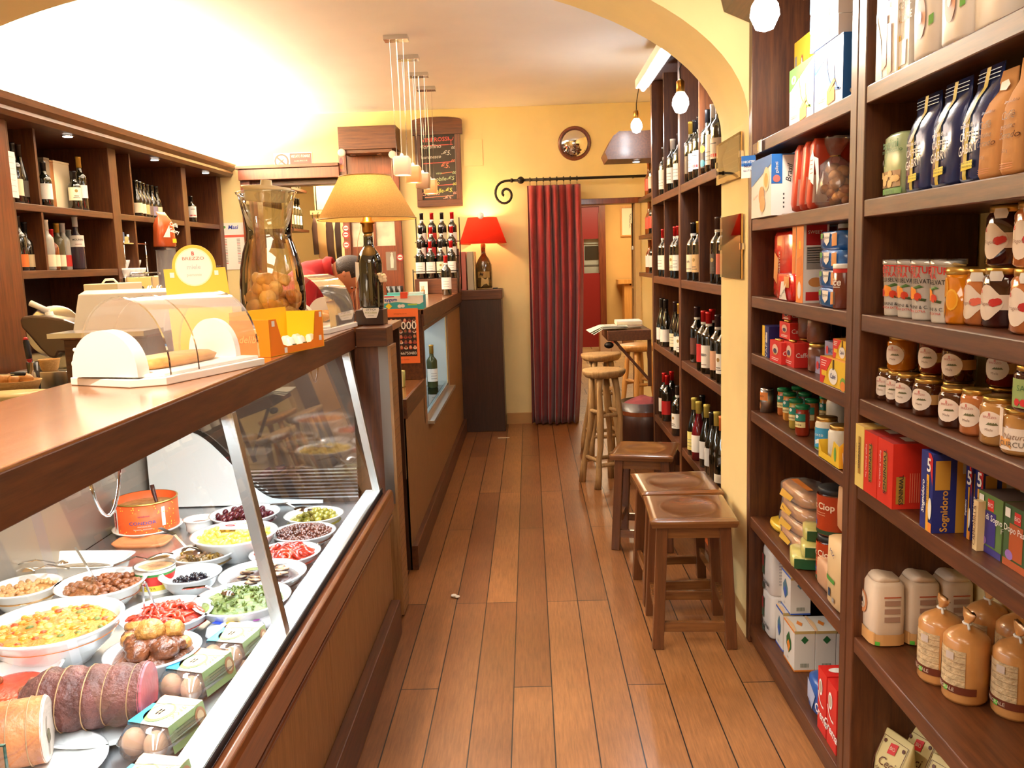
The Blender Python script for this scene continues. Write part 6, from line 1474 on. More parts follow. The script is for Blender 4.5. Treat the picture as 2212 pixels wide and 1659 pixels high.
def ice(f,S,r,h):
 f.wrap(S,-r*1.5,r*1.5,h*.84,h*.93,rd,8);f.wraptext(S,'ice',r*.35,h*.62,.028,wht,shear=.2,bold=.02);f.wrap(S,-.002,r*.8,h*.5,h*.52,wht,3);f.wrap(S,r*.0,r*.3,h*.1,h*.4,C(60,26,20),2)
for k in range(2):
 tub('brown canister with white lid, %s the shelf edge beside the blue packs'%['standing at','stacked behind, above'][k],[slot(1805,1838,.84,R2)[0],slot(1820,1846,.92,R2)[0]][k],[.845,.92][k],R2,.030,[.115,.225][k],icem,wplast,ice,name='canister',cat='canister')
pbox('carton','dark maroon carton deep in the shelf behind the blue packs','box',1775,1800,R2,1.0,.2,.05,C(90,24,26))
# ---- fourth row, middle unit
def navyb(f,F,S,T,w,h,d):
 f.rect(F,-w,-w*.2,0,h,yel);f.rect(F,-w*.2,w,0,h,navy,.0012);f.rect(F,w*.1,w*.5,h*.5,h*.8,wht,.0016);f.text(F,'WAFER',w*.3,h*.3,.03,wht,rot=pi/2,e=.002);f.text(S,'Loacker',d*.5,h*.5,.02,wht,rot=.6,e=.002)
pbox('wafer_box','navy and yellow box at the left end of the shelf with the gold-lidded jars','box',1647,1662,R3,.83,hgt(706,1660,.83,R3),.07,navy,navy,navy,navyb)
def redb(f,F,S,T,w,h,d):
 f.disc(F,0,h*.62,w*.5,h*.24,C(230,200,180),.0014);f.disc(F,0,h*.55,w*.3,h*.12,C(60,50,90),.0018);f.text(F,'MONTI',0,h*.40,h*.13,yel,e=.002,bold=.02);lines(f,F,-w*.6,w*.6,h*.2,2,h*.08,wht);f.text(S,'Caffe',d*.5,h*.5,.02,wht,e=.002)
for k,(xl,xr,X,zz,h,lb)in enumerate(((1663,1688,.815,0,.072,'front left'),(1694,1716,.83,0,.078,'front right'),(1684,1707,.845,.079,.055,'upper'),(1690,1708,.875,.135,.03,'topmost rear'))):
 g=pbox('red_carton','small red carton with a cup emblem, %s of the cluster'%lb,'box',xl,xr,R3+zz,X,h,.05,rd,rd,rd,redb)
 f=MB()
 for i in range(3):f.lathe([(.008,0),(.009,.006),(.001,.007)],gold,12,(-.016+i*.014,.012,h))
 f.build('gold_caps',g)
choc=food('chocolate_cream',lin(112,66,52),.15,20,.25,0)
def jar(label,Yc,X,z,r,h,cont,lidm=gold,deco=None,fill=.86,group=None,name='jar',rz=RZ+.45,lidr=.86,shoulder=.80,hexa=0,cat='jar'):
 g=thing(name,label,cat,(X,Yc,z+.0006),rz,group);f=MB()
 f.lathe([(r*.85,0),(r,.006),(r,h*shoulder),(r*.93,h*(shoulder+.05)),(r*lidr*.96,h*.9),(r*lidr*.96,h*.92)],cont,28,cap=True)
 f.build('filled_glass',g)
 f=MB();f.lathe([(r*lidr,h*.88),(r*lidr*1.04,h*.885),(r*lidr*1.04,h*.985),(r*lidr,h),(.001,h)],lidm,28,cap=False);f.build('lid',g)
 if deco:f=MB();deco(f,cyl_surf(r),r,h);f.build('label',g)
 return g
k=0
for(px,X,zz,lb)in((1722,.87,0,'rear lower left'),(1745,.845,0,'front lower'),(1723,.865,.088,'rear upper left'),(1743,.845,.088,'front upper')):
 jar('jar of brown chocolate cream with gold lid, %s of the stack'%lb,Ysol(px,X,R3+.05),X+.035,R3+zz,.034,.086,choc,gold,None)
for(px,X,zz,lb)in((1771,.90,0,'lower dark jar behind the mayonnaise boxes'),(1773,.92,.09,'upper dark jar behind the chocolate cream jars'),(1800,.98,.09,'dark jar deep on the shelf near the wide upright')):
 jar('%s, gold lid'%lb,Ysol(px,X,R3+.05),X+.03,R3+zz,.034,.09,mat('dark_jam',lin(50,18,16),.08,coat=1),gold)
def calve(f,F,S,T,w,h,d):
 f.shape(F,[(-w,0),(-w,h),(-w*.1,h),(-w*.5,h*.5),(-w*.75,0)],rd);f.disc(F,w*.0,h*.38,w*.32,h*.3,wht,.0014,24);f.text(F,'Calvé',0,h*.38,h*.26,navy,shear=.2,e=.002,bold=.01);f.rect(F,-w*.85,-w*.45,h*.3,h*.5,yel,.0018);f.rect(F,-w*.04,w*.06,h*.62,h,C(70,50,20),.0014);f.disc(F,w*.72,h*.2,w*.22,h*.26,C(120,170,70),.0014);f.disc(F,w*.72,h*.15,w*.18,h*.18,orn,.0018);lines(f,F,-w*.9,-w*.5,h*.85,3,h*.09,wht)
pbox('sauce_box','lower yellow and red sauce box on the shelf of gold-lidded jars','box',1772,1832,R3,.815,hgt(786,1826,.815,R3),.06,yel,yel,C(214,150,60),calve)
pbox('sauce_box','upper yellow and red sauce box stacked on the lower one','box',1800,1842,R3+hgt(786,1826,.815,R3)+.001,.83,.052,.06,yel,yel,C(214,150,60),calve)
def bac(f,F,S,T,w,h,d):f.disc(F,-w*.5,h*.5,w*.25,h*.25,rd);f.text(F,'BACI',w*.2,h*.5,h*.4,navy,e=.002,bold=.02)
pbox('small_box','lilac box behind the lower sauce box','box',1761,1785,R3,.86,.05,.05,C(150,150,190),None,None,bac)
pbox('small_box','lilac box behind the upper sauce box','box',1782,1806,R3+.052,.87,.05,.05,C(150,150,190),None,None,bac)
# ---- fifth row, middle unit
g=thing('spice_tin','small silver tin with an orange label at the left end of the spice shelf','tin',(.86,Ysol(1657,.86,R4+.05),R4+.0006),RZ)
f=MB();f.lathe([(.024,0),(.024,.085)],alu,24);f.wrap(cyl_surf(.0243),-.034,.034,.045,.075,orn,10);f.wraptext(cyl_surf(.0243),'ZENZERO',0,.06,.009,brn,e=.002);f.wrapshape(cyl_surf(.0243),[(.011*cos(t),.025+.014*sin(t))for t in[k*.785 for k in range(8)]],C(150,96,50));f.build('body',g);f=MB();f.lathe([(.025,.083),(.025,.089),(.001,.09)],steel,24,cap=False);f.build('lid',g)
grl=mat('green_lid',lin(20,120,70),.35)
sp=[C(190,100,40,.2),C(196,130,50,.2),C(176,150,60,.2),C(150,50,24,.2),C(120,84,40,.2),C(90,44,24,.2)]
def spd(f,S,r,h):
 f.wrap(S,-r*1.2,r*1.2,h*.5,h*.74,C(20,130,110),8);f.wrap(S,-r*1.2,r*1.2,h*.3,h*.48,C(240,224,160),8);f.wraptext(S,'Paprika',0,h*.39,.010,brn,e=.002);f.wrapshape(S,[(.006*cos(t),h*.65+.006*sin(t))for t in[k for k in range(6)]],wht)
for k,(px,X,lb)in enumerate(((1681,.88,'farthest left'),(1693,.87,'second'),(1706,.85,'third'),(1720,.835,'nearest of the front file'),(1712,.94,'first of the back file'),(1726,.92,'second of the back file'),(1740,.90,'third of the back file'),(1772,.97,'deep behind the coconut jars'))):
 jar('spice jar with octagonal green lid, %s'%lb,Ysol(px,X,R4+.05),X+.02,R4,.022,.098,sp[k%6],grl,spd,lidr=1.0,shoulder=.74,name='spice_jar',group='green-lidded spice jars')
coco=C(222,216,200,.3)
def coc(f,S,r,h):f.wrap(S,-r*1.3,r*1.3,h*.12,h*.7,C(50,150,200),10);f.wrap(S,-r*1.3,-r*.5,h*.6,h*.68,yel,3,e=.0014);f.wraptext(S,'cocco',0,h*.5,.014,wht,e=.002);f.wrapshape(S,[(-.012,h*.2),(.012,h*.2),(.014,h*.32),(0,h*.38),(-.014,h*.32)],wht);f.wrap(S,-r*1.3,r*1.3,h*.07,h*.12,grn,8)
jar('white coconut oil jar with a blue label, left of its twin',Ysol(1764,.83,R4+.05),.86,R4,.033,.10,coco,gold,coc,name='oil_jar')
jar('white jar standing in the cut yellow box',Ysol(1789,.82,R4+.05),.855,R4,.034,.10,coco,gold,None,name='oil_jar')
jar('white jar with black lid behind the yellow tray box',Ysol(1795,.95,R4+.05),.97,R4,.034,.125,coco,black,None,name='oil_jar')
Yc,w=slot(1771,1815,.815,R4);g=thing('tray_box','cut-down yellow display tray holding a white jar','box',(.812,Yc,R4+.0006),RZ);w2=w/2
f=MB();f.box(-w2,w2,0,.08,0,.002,yel);f.add([(-w2,0,0),(w2,0,0),(w2,0,.062),(w2*.5,0,.07),(w2*.25,0,.02),(-w2*.7,0,.02),(-w2,0,.05)],[tuple(range(7))],yel);f.add([(w2,0,0),(w2,.08,0),(w2,.08,.08),(w2,.02,.08),(w2,0,.062)],[tuple(range(5))],yel);f.box(-w2,-w2+.001,0,.08,0,.05,yel);f.disc(frame((0,0,0),UX,UZ),w2*.65,.035,.009,.02,C(110,170,80));f.build('tray_body',g)
def rw(f,S,S2,w,h,d):f.wrap(S,-w*.9,w*.9,0.002,h*.4,rd,6);f.wrap(S,-w*.9,w*.9,h*.42,h*.6,yel,6);f.wraptext(S,'W',.0,h*.22,.04,wht,e=.003,bold=.03)
soft('snack_bag','crumpled pale bag with red base next to the yellow tray, by the upright','bag',1815,1842,.815,R4,hgt(892,1822,.82,R4),.07,C(228,196,170,.4),rw,2.6,topk=.5)
# ---- sixth row, middle unit
bread=food('bread_loaf',lin(206,148,84),.15,20,.5,.2)
pnm=C(226,180,70,.35)
for k in range(4):
 X=.84;Yc,w=slot(1672+k*1,1722+k*1.0,X,R5);z=R5+.012+k*.052
 g=thing('bread_pack','clear pack of bread with yellow film, %s of the stack'%['lowest','second','third','topmost'][k],'bread',(X,Yc,z),RZ+.05*(k%2))
 f=MB();f.loft([(0,w*.42,.055,0,.07),(.01,w*.47,.06,0,.07),(.035,w*.47,.06,0,.07),(.046,w*.4,.05,0,.07)],bread,26,3.5);f.build('loaf',g)
 f=MB();f.loft([(-.004,w*.44,.06,0,.07),(.01,w*.52,.068,0,.07),(.036,w*.51,.067,0,.07),(.049,w*.42,.056,0,.07)],cello,26,3,jit=.03);f.shape(frame((0,.005,.0),UX,UZ),[(-w*.3,.0),(w*.1,.004),(w*.2,.024),(-w*.2,.03)],pnm,.003);f.shape(frame((0,.07,.05),UX,UY),[(-w*.3,-.03),(w*.3,-.03),(w*.3,-.01),(-w*.3,-.005)],orn,.002);f.build('film',g)
soft('bread_pack','flat yellow pack lying under the edge of the bread stack','pack',1655,1680,.85,R5,.028,.10,C(230,190,60,.3),None,2.5)
gl=mat('pale_green_film',lin(196,190,110),.3,coat=.4);dg=C(24,84,50,.3)
for k,(xl,xr,X,zz,lb)in enumerate(((1692,1722,.815,0,'nearest the edge'),(1712,1738,.835,.0,'second'),(1718,1742,.835,.045,'third, on top of the second'),(1722,1746,.85,.088,'uppermost'))):
 Yc,w=slot(xl,xr,X,R5);g=thing('cracker_pack','short pack with cream end and dark green side, %s'%lb,'pack',(X,Yc,R5+zz+.001),RZ-.25)
 f=MB();f.loft([(0,w*.42,.05,0,.055),(.006,w*.5,.055,0,.055),(.036,w*.5,.055,0,.055),(.042,w*.4,.048,0,.055)],gl,26,4.5);f.rect(frame((w*.5,0,0),UY,UZ),.01,.10,.004,.036,dg,.001);f.build('wrapper',g)
def ciop(f,S,r,h):f.wrap(S,-r*1.5,r*1.5,h*.1,h*.86,C(170,60,24,.3),12);f.wrap(S,-r*1.5,r*1.5,h*.06,h*.14,C(40,70,40),12,e=.0014);f.wraptext(S,'Cic Ciop',-r*.2,h*.64,.028,C(240,220,190),bold=.02,e=.002);f.wraptext(S,'1Kg',-r*.7,h*.3,.02,C(60,90,170),bold=.02,e=.002);lines_=[f.wrap(S,-r*.6,r*.2,h*(.5-i*.05),h*(.51-i*.05),tan,5,e=.0014)for i in range(2)]
spr=C(96,44,22,.15)
YJ=Ysol(1776,.86,R5+.1)
jar('lower of two stacked big spread jars with orange-brown label and black lid',YJ,.90,R5,.055,.145,spr,black,ciop,name='spread_jar',lidr=.92)
jar('upper of two stacked big spread jars with orange-brown label and black lid',YJ,.90,R5+.1465,.055,.145,spr,black,ciop,name='spread_jar',lidr=.92)
jar('big spread jar almost hidden by the wide upright',Ysol(1826,.93,R5+.1),.99,R5+.12,.055,.145,spr,black,ciop,name='spread_jar',lidr=.92)
g=thing('carton','brown carton supporting the hidden spread jar','box',(.93,Ysol(1826,.93,R5+.1),R5+.0006),RZ);f=MB();f.box(-.06,.06,.0,.13,0,.118,C(110,70,40));f.build('carton_body',g)
beig=C(206,176,130,.5)
def bagd(f,S,S2,w,h,d):f.wraptext(S,'MIX',w*.1,h*.8,.02,navy,rot=-.4,e=.003);f.wrapshape(S,[(-w*.3,h*.14),(-w*.1,h*.14),(-w*.1,h*.26),(-w*.3,h*.26)],C(30,60,90));f.wrap(S,-w*.8,w*.3,h*.36,h*.42,grn,5);f.wrapshape(S,[(w*.1,h*.1),(w*.3,h*.1),(w*.3,h*.16),(w*.1,h*.16)],gry)
soft('grain_bag','cream paper bag standing at the shelf edge against the wide upright','bag',1776,1818,.82,R5,.20,.09,beig,bagd,3,topk=.4)
soft('grain_bag','beige bag lying on top of the cream one by the upright','bag',1795,1832,.87,R5,.13,.09,C(196,150,110,.5),None,2.6,zoff=.19,topk=.5)
soft('grain_bag','pinkish beige bag beside the lower spread jar','bag',1757,1790,.84,R5,.085,.045,C(190,146,112,.5),None,2.6,topk=.5)
# ---- bottom row, middle unit
flour=C(222,216,210,.7)
def mol(f,S,S2,w,h,d):
 f.wrapshape(S,[(-w*.7,h*.35),(-w*.2,h*.35),(-w*.15,h*.82),(-w*.7,h*.82)],C(60,90,70));f.wrapshape(S,[(-w*.6,h*.55),(-w*.25,h*.55),(-w*.25,h*.82),(-w*.6,h*.82)],C(150,50,50),.002);f.wraptext(S,'MOLISANA',w*.0,h*.24,.02,txt,bold=.02,e=.003);f.wrapshape(S,[(-w*.6,h*.02),(-w*.1,h*.02),(-w*.1,h*.16),(-w*.6,h*.16)],C(60,70,60))
 for k in range(9):f.wrap(S2,d*.3,d*.85,h*(.85-k*.07),h*(.855-k*.07)+.003,C(170,166,166),3)
 f.wraptext(S2,'MISCELA',d*.5,h*.92,.012,txt,e=.003)
for k in range(2):soft('flour_bag','white paper flour bag with a green and red emblem, %s of the stack of two'%['lower','upper'][k],'flour bag',1643,1664,.85,R6,.165,.10,flour,mol,5,zoff=k*.166,topk=.9)
def diam(col,col2):
 def d(f,F,S,T,w,h,dd):
  f.shape(F,[(0,h*.82),(w*.45,h*.62),(w*.45,h*.45),(0,h*.28),(-w*.45,h*.45),(-w*.45,h*.62)],col);f.shape(F,[(0,h*.62),(w*.3,h*.5),(0,h*.3),(-w*.3,h*.5)],col2,.0018);f.rect(F,-w,w,h*.0,h*.04,col2);f.rect(F,-w,w,h*.95,h,col2);f.shape(T,[(-w*.4,dd*.5),(0,dd*.35),(w*.4,dd*.5),(0,dd*.65)],col2);f.shape(T,[(-w,0),(w,0),(w,dd*.1),(0,dd*.2),(-w,dd*.1)],C(240,200,150))
  f.rect(S,0,dd,h*.0,h*.04,col2);f.rect(S,0,dd,h*.93,h,C(210,180,110));f.shape(S,[(dd*.5,h*.88),(dd*.68,h*.78),(dd*.5,h*.68),(dd*.32,h*.78)],col);f.text(F,'bio',-w*.1,h*.16,.014,gry,e=.002)
  for k in range(7):f.rect(S,dd*.3+k*dd*.06,dd*.33+k*dd*.06,h*.1,h*.2,C(120,130,110),.0012)
 return d
wb=C(232,226,216,.5)
og_=diam(C(50,110,60),C(240,140,50));bl_=diam(C(80,130,150),C(60,100,200))
h1=.145
pbox('milk_carton','white carton with orange and green diamond, nearest of the lower row','carton',1693,1716,R6,.865,h1,.069,wb,wb,wb,og_)
for k in range(2):
 Yc,w=slot(1693,1716,.865,R6)
 g=thing('milk_carton','white carton with orange top stripes, %s in the lower row'%['second','third'][k],'carton',(.865+.071*(k+1),Yc,R6+.0006),RZ);f=MB();f.box(-w/2,w/2,0,.069,0,h1,wb);og_(f,frame((0,0,0),UX,UZ),frame((w/2,0,0),UY,UZ),frame((0,0,h1),UX,UY),w/2,h1,.075);f.build('carton_body',g,bevel=.0012)
pbox('milk_carton','white carton with blue and green diamond, upper row beside the flour','carton',1686,1708,R6+h1+.001,.89,h1*.95,.07,wb,wb,wb,bl_)
pbox('milk_carton','white carton with blue trim behind the flour bags, lower row','carton',1676,1691,R6,.87,h1,.07,wb,wb,wb,bl_)
pbox('milk_carton','white carton with orange diamond, upper row near the upright','carton',1696,1722,R6+h1+.001,.965,h1*.95,.07,wb,wb,wb,og_)
def bluef(f,S,S2,w,h,d):f.wrapshape(S,[(-w*.9,h*.1),(w*.2,h*.1),(w*.5,h*.6),(-w*.5,h*.9)],C(170,180,210));f.wraptext(S2,'Misura',d*.5,h*.6,.02,wht,e=.003)
soft('snack_bag','crumpled blue snack bag between the cartons and the red boxes','bag',1736,1768,.84,R6,.105,.10,C(40,84,160,.3),bluef,2.6,topk=.7)
def crem(f,F,S,T,w,h,d):
 f.disc(F,-w*.25,h*.72,w*.42,h*.13,wht,.0014,24);f.disc(F,-w*.25,h*.72,w*.34,h*.09,C(190,170,150),.0018,24);stroke(f,F,[(-w*.8,h*.62),(-w*.5,h*.5),(0,h*.44),(w*.5,h*.44)],.006,wht,.0014)
 f.text(F,'Crema',-w*.1,h*.28,h*.2,wht,rot=-.1,shear=.2,e=.002,bold=.02);f.disc(T,0,d*.35,w*.4,d*.2,wht);f.disc(T,w*.3,d*.7,w*.3,d*.14,wht);f.rect(T,-w*.5,w*.3,d*.85,d,yel)
pbox('coffee_box','red box with white oval emblem, farther of the two on the bottom shelf','box',1766,1784,R6,.83,.195,.12,rd,rd,rd,crem)
pbox('coffee_box','red box with white oval emblem, nearer of the two on the bottom shelf','box',1786,1806,R6,.83,.195,.12,rd,rd,rd,crem)
# ================================================== nearest unit
# top row
def wafer(f,F,S,T,w,h,d):
 f.shape(F,[(-w,h*.55),(-w*.6,h*.3),(-w*.4,0),(-w*.3,0),(-w*.5,h*.35),(-w,h*.62)],lblu);f.shape(F,[(-w*.35,h*.06),(w*.1,h*.1),(w*.12,h*.55),(-w*.3,h*.55)],orn,.002);f.shape(F,[(w*.22,h*.0),(w*.6,h*.02),(w*.5,h*.46),(w*.16,h*.46)],C(236,160,84),.0024);f.text(F,'Bucatini',w*.2,h*.75,h*.1,navy,rot=pi/2,shear=.3,e=.002);f.rect(F,w*.5,w,h*.82,h,lblu,.0012)
pbox('biscuit_box','white box with orange wafers on the top right shelf, next to the wide upright','box',1892,1938,R0,.815,.24,.05,wht,wht,wht,wafer)
def yelb(f,F,S,T,w,h,d):
 f.rect(F,-w,w,h*.85,h,yel);f.rect(F,-w*.9,-w*.3,0,h*.36,yel,.0012);f.rect(F,-w*.6,w*.6,h*.04,h*.3,wht,.0016);f.text(F,'RICETTE',w*.0,h*.66,h*.11,C(130,120,90),rot=-pi/2*.0,e=.002);f.text(F,'ITALIANE',0,h*.52,h*.11,C(200,150,40),e=.002)
pbox('biscuit_box','yellow and white box beside the wafer box on the top right shelf','box',1938,1964,R0,.82,.20,.05,wht,wht,yel,yelb)
def ringd(f,S,S2,w,h,d):
 f.wrapshape(S,[(w*.05+.022*cos(t),h*.42+.042*sin(t))for t in[k*.5236 for k in range(12)]],C(186,110,56));f.wrapshape(S,[(w*.05+.008*cos(t),h*.42+.014*sin(t))for t in[k*.785 for k in range(8)]],wht,.003);f.wrapshape(S,[(w*.6,h*.3),(w*.8,h*.32),(w*.8,h*.42),(w*.6,h*.4)],C(110,180,80));f.wraptext(S,'Ciambelle',-w*.1,h*.8,.018,brn,shear=.2,e=.003)
wpap=C(240,234,228,.4)
soft('biscuit_bag','white bag printed with a ring biscuit, left of two on the top right shelf','bag',1962,2016,.815,R0,.19,.07,wpap,ringd,3,topk=.8)
soft('biscuit_bag','white bag printed with a ring biscuit, right of two on the top right shelf','bag',2020,2086,.815,R0,.19,.07,wpap,ringd,3,topk=.8)
def wh2(f,S,S2,w,h,d):
 f.wraptext(S,'16.04.2019',w*.1,h*.62,.014,gry,e=.003);f.wraptext(S,'LOTTO L 198 A',w*.1,h*.45,.011,gry,e=.003);f.wraptext(S,'0101   16.04.2019',w*.1,h*.32,.011,gry,e=.003)
soft('biscuit_bag','plain back of a white bag with printed dates, top right shelf','bag',2092,2172,.825,R0,.20,.07,wpap,wh2,3.5,topk=.85)
# second row: bags of taralli, coffee
def tar(f,S,S2,w,h,d):
 f.wrap(S,-w*.85,w*.85,h*.0+.004,h*.12,C(90,150,70),6);f.wraptext(S,'tarallini',w*.1,h*.82,.026,C(40,110,60),bold=.02,e=.003);f.wraptext(S,'semi di finocchio',w*.1,h*.72,.014,C(40,110,60),e=.003);f.wraptext(S,'Senza',w*.1,h*.07,.018,C(40,100,50),e=.003)
 f.wrap(S,-w*.8,w*.8,h*.14,h*.40,C(150,110,60),6);rs=random.Random(3)
 for k in range(9):cx_,cz_=rs.uniform(-w*.6,w*.6),h*rs.uniform(.17,.38);f.wrapshape(S,[(cx_+.012*cos(t),cz_+.008*sin(t))for t in[k*.785 for k in range(8)]],C(230,196,130),.002)
 f.wrapshape(S,[(-w*.9,h*.52),(-w*.6,h*.5),(-w*.5,h*.6),(-w*.9,h*.62)],wht)
soft('taralli_bag','green and white bag of small crackers left of the blue coffee bags','bag',1898,1945,.83,R1,.14,.07,C(176,196,150,.3),tar,3,topk=.7)
navyf=mat('navy_foil',lin(30,48,104),.25,.2,coat=.5);yst=C(196,176,50)
def coffee(label,xl,xr,X,h,lean=0,m=None,style=0):
 Yc,w=slot(xl,xr,X,R1);g=thing('coffee_bag',label,'coffee bag',(X,Yc,R1+.0008),RZ);w2=w/2;d2=.032;m=m or navyf;e=3.2;f=MB()
 secs=[(0,w2*.9,d2*.9),(.008,w2,d2),(h*.58,w2,d2*.96),(h*.72,w2*.92,d2*.6),(h*.82,w2*.94,d2*.16),(h,w2*.96,d2*.06)]
 off=lambda z:lean*(z/h)**2
 f.loft([(z,a,b_,off(z),d2)for z,a,b_ in secs],m,32,e)
 def dep(z):
  for(z0_,a0,b0),(z1_,a1,b1)in zip(secs[:-1],secs[1:]):
   if z0_<=z<=z1_:t=(z-z0_)/(z1_-z0_+1e-9);return a0+(a1-a0)*t,b0+(b1-b0)*t
  return secs[-1][1],secs[-1][2]
 def S(u,v,ee):
  a,b_=dep(v);t=min(1,abs(u)/a);return Vector((u+off(v),d2-b_*(1-t**e)**(1/e)-ee-.0015,v))
 if style==0:
  f.wrap(S,-.010,.004,.004,h*.99,yst,3,24);f.wraptext(S,'miscela di',-.004,h*.5,.012,wht,bold=.01,e=.003);f.wraptext(S,'CAFFÈ',0.0,h*.40,.022,wht,bold=.01,sx=.85,e=.003);f.wraptext(S,'GABRY',.004,h*.29,.026,wht,bold=.01,sx=.8,arc=-.0,e=.003,rot=.12)
  f.wrapshape(S,[(-.012,h*.1),(.026,h*.115),(.026,h*.19),(-.012,h*.175)],C(240,224,40),.003);[f.wraptext(S,'MACINATO PER MOKA',.008,h*(.165-k*.03),.0045,txt,e=.004)for k in range(2)]
  f.wrapshape(S,[(-.02,h*.52),(.0,h*.53),(.008,h*.66),(-.008,h*.60)],C(226,220,210),.003)
  for k in range(3):f.wrap(S,-w2*.85,w2*.85,h*(.88+k*.035),h*(.883+k*.035)+.001,C(70,84,130,.3),6)
 else:
  f.wraptext(S,'Caffè',.0,h*.5,.019,brn,shear=.3,e=.003);f.wraptext(S,'genuine',.0,h*.41,.014,brn,shear=.3,e=.003);f.wraptext(S,'Cerrado',.002,h*.33,.016,brn,shear=.3,e=.003);f.wraptext(S,'Terre di Bahia',0,h*.62,.008,brn,shear=.3,e=.003);f.wraptext(S,'500 g',0,h*.2,.008,brn,e=.003);f.wrapshape(S,[(-.005,h*.82),(.02,h*.80),(.026,h*.85),(.018,h*.90),(-.004,h*.89)],wht,.003)
  for k in range(3):f.wrap(S,-.02,.02,h*(.09-k*.02),h*(.095-k*.02),C(200,120,80),3)
 f.build('bag_body',g);return g
coffee('blue coffee bag with yellow stripe, left of three, second shelf at right',1946,1999,.825,.20)
coffee('blue coffee bag with yellow stripe, middle of three',2000,2057,.82,.202,.01)
coffee('blue coffee bag with yellow stripe, right of three',2062,2116,.82,.204,.02)
coffee('light brown kraft coffee bag, nearest the blue bags',2104,2150,.82,.186,.01,kraft,1)
coffee('second light brown kraft coffee bag, right of the first',2152,2200,.81,.192,.012,kraft,1)
def drk(f,S,S2,w,h,d):f.wrap(S,-w*.8,w*.8,h*.25,h*.7,C(206,176,110),6);f.wraptext(S,'tempo',-w*.1,h*.48,.022,C(70,90,150),e=.003);f.wrap(S,-w*.2,w*.2,h*.24,h*.31,rd,3,e=.002)
soft('dark_bag','glossy dark bag with a tan label at the right edge, beside the kraft bags','bag',2200,2262,.80,R1,.21,.08,mat('dark_film',lin(50,26,18),.12,coat=1),drk,3)
# third row: jam cups and jars
cupw=C(216,214,210,.35)
def cupd(f,S,r,h):
 f.wraptext(S,'CONFETTURA',.004,h*.86,.021,rd,bold=.02,sx=.8,arc=3.0,e=.002);f.wraptext(S,'EXTRA',0,h*.75,.015,rd,bold=.01,e=.002);f.wraptext(S,'DI MIRTILLI SELVATICI',0,h*.655,.013,txt,bold=.01,sx=.85,e=.002);f.wraptext(S,'CHIAVERINI & C.',0,h*.22,.010,txt,e=.002);f.wraptext(S,'MERMELADA EXTRA',0,h*.15,.007,rd,e=.002)
 f.wrapshape(S,[(-.0+.014*cos(t),h*.46+.014*sin(t))for t in[k*.628 for k in range(10)]],C(240,150,40),.002);f.wrapshape(S,[(-.014+.009*cos(t),h*.42+.010*sin(t))for t in[k*.785 for k in range(8)]],C(190,30,30),.0024);f.wrapshape(S,[(.016+.009*cos(t),h*.40+.009*sin(t))for t in[k*.785 for k in range(8)]],C(206,60,30),.0024);f.wrapshape(S,[(0,h*.55),(.02,h*.6),(.03,h*.56),(.012,h*.53)],C(70,110,50),.0024);f.wrapshape(S,[(.014,h*.34),(.032,h*.32),(.034,h*.36),(.02,h*.38)],C(60,80,40),.0024)
for k,px in enumerate((1915,1945,1976,2018)):
 X=.835;r=.033
 g=thing('jam_cup','white jam cup with red and black print, %s of four'%['leftmost','second','third','rightmost and nearest'][k],'cup',(X+r,Ysol(px,X+.006,R2+.06),R2+.0006),RZ+(.3,.1,0,-.3)[k]);h=.128
 f=MB();f.lathe([(r*.86,0),(r*.88,.004),(r,h*.93),(r*1.06,h*.935),(r*1.06,h),(r*.98,h)],cupw,36);cupd(f,cyl_surf(lambda v:r*(.88+.12*v/h)),r,h);f.build('cup_body',g)
 f=MB();f.lathe([(r*1.09,h-.008),(r*1.09,h+.003),(.001,h+.003)],clearp,30,cap=False);f.build('clear_lid',g)
dkjam=mat('dark_cherry_jam',lin(56,12,16),.06,coat=1);amb=mat('amber_honey',lin(186,110,20),.08,coat=1);ambd=mat('dark_honey',lin(70,28,10),.07,coat=1);pch=mat('peach_jam',lin(196,120,70),.1,coat=1,var=.15,scale=40);redh=mat('red_honey',lin(110,30,14),.07,coat=1);crmh=mat('cream_honey',lin(190,140,80),.15,coat=1)
jlab=C(240,226,214,.5)
def fruit(col):
 def d(f,S,r,h):
  f.wrapshape(S,[(-.012+.032*cos(t)*(1+.08*cos(4*t)),h*.42+.032*sin(t)*(1+.08*cos(4*t)))for t in[k*.2618 for k in range(24)]],jlab);f.wrap(S,.012,r*1.5,h*.3,h*.55,jlab,6,e=.0004);f.wrap(S,r*.9,r*1.2,h*.45,h*.52,C(120,160,60),2,e=.002)
  f.wrapshape(S,[(.004+.010*cos(t),h*.42+.008*sin(t))for t in[k*.785 for k in range(8)]],col,.002);f.wrapshape(S,[(.012+.008*cos(t),h*.44+.007*sin(t))for t in[k*.785 for k in range(8)]],col,.0024);f.wraptext(S,'Fragole',-.016,h*.40,.010,C(150,110,100),shear=.3,e=.002);f.wraptext(S,'B',-.026,h*.60,.010,rd,e=.002,bold=.02)
  f.wrapshape(S,[(-.002,h*.78),(.018,h*.78),(.021,h*.86),(.018,h*.94),(-.002,h*.94),(-.005,h*.86)],wht,.003)
 return d
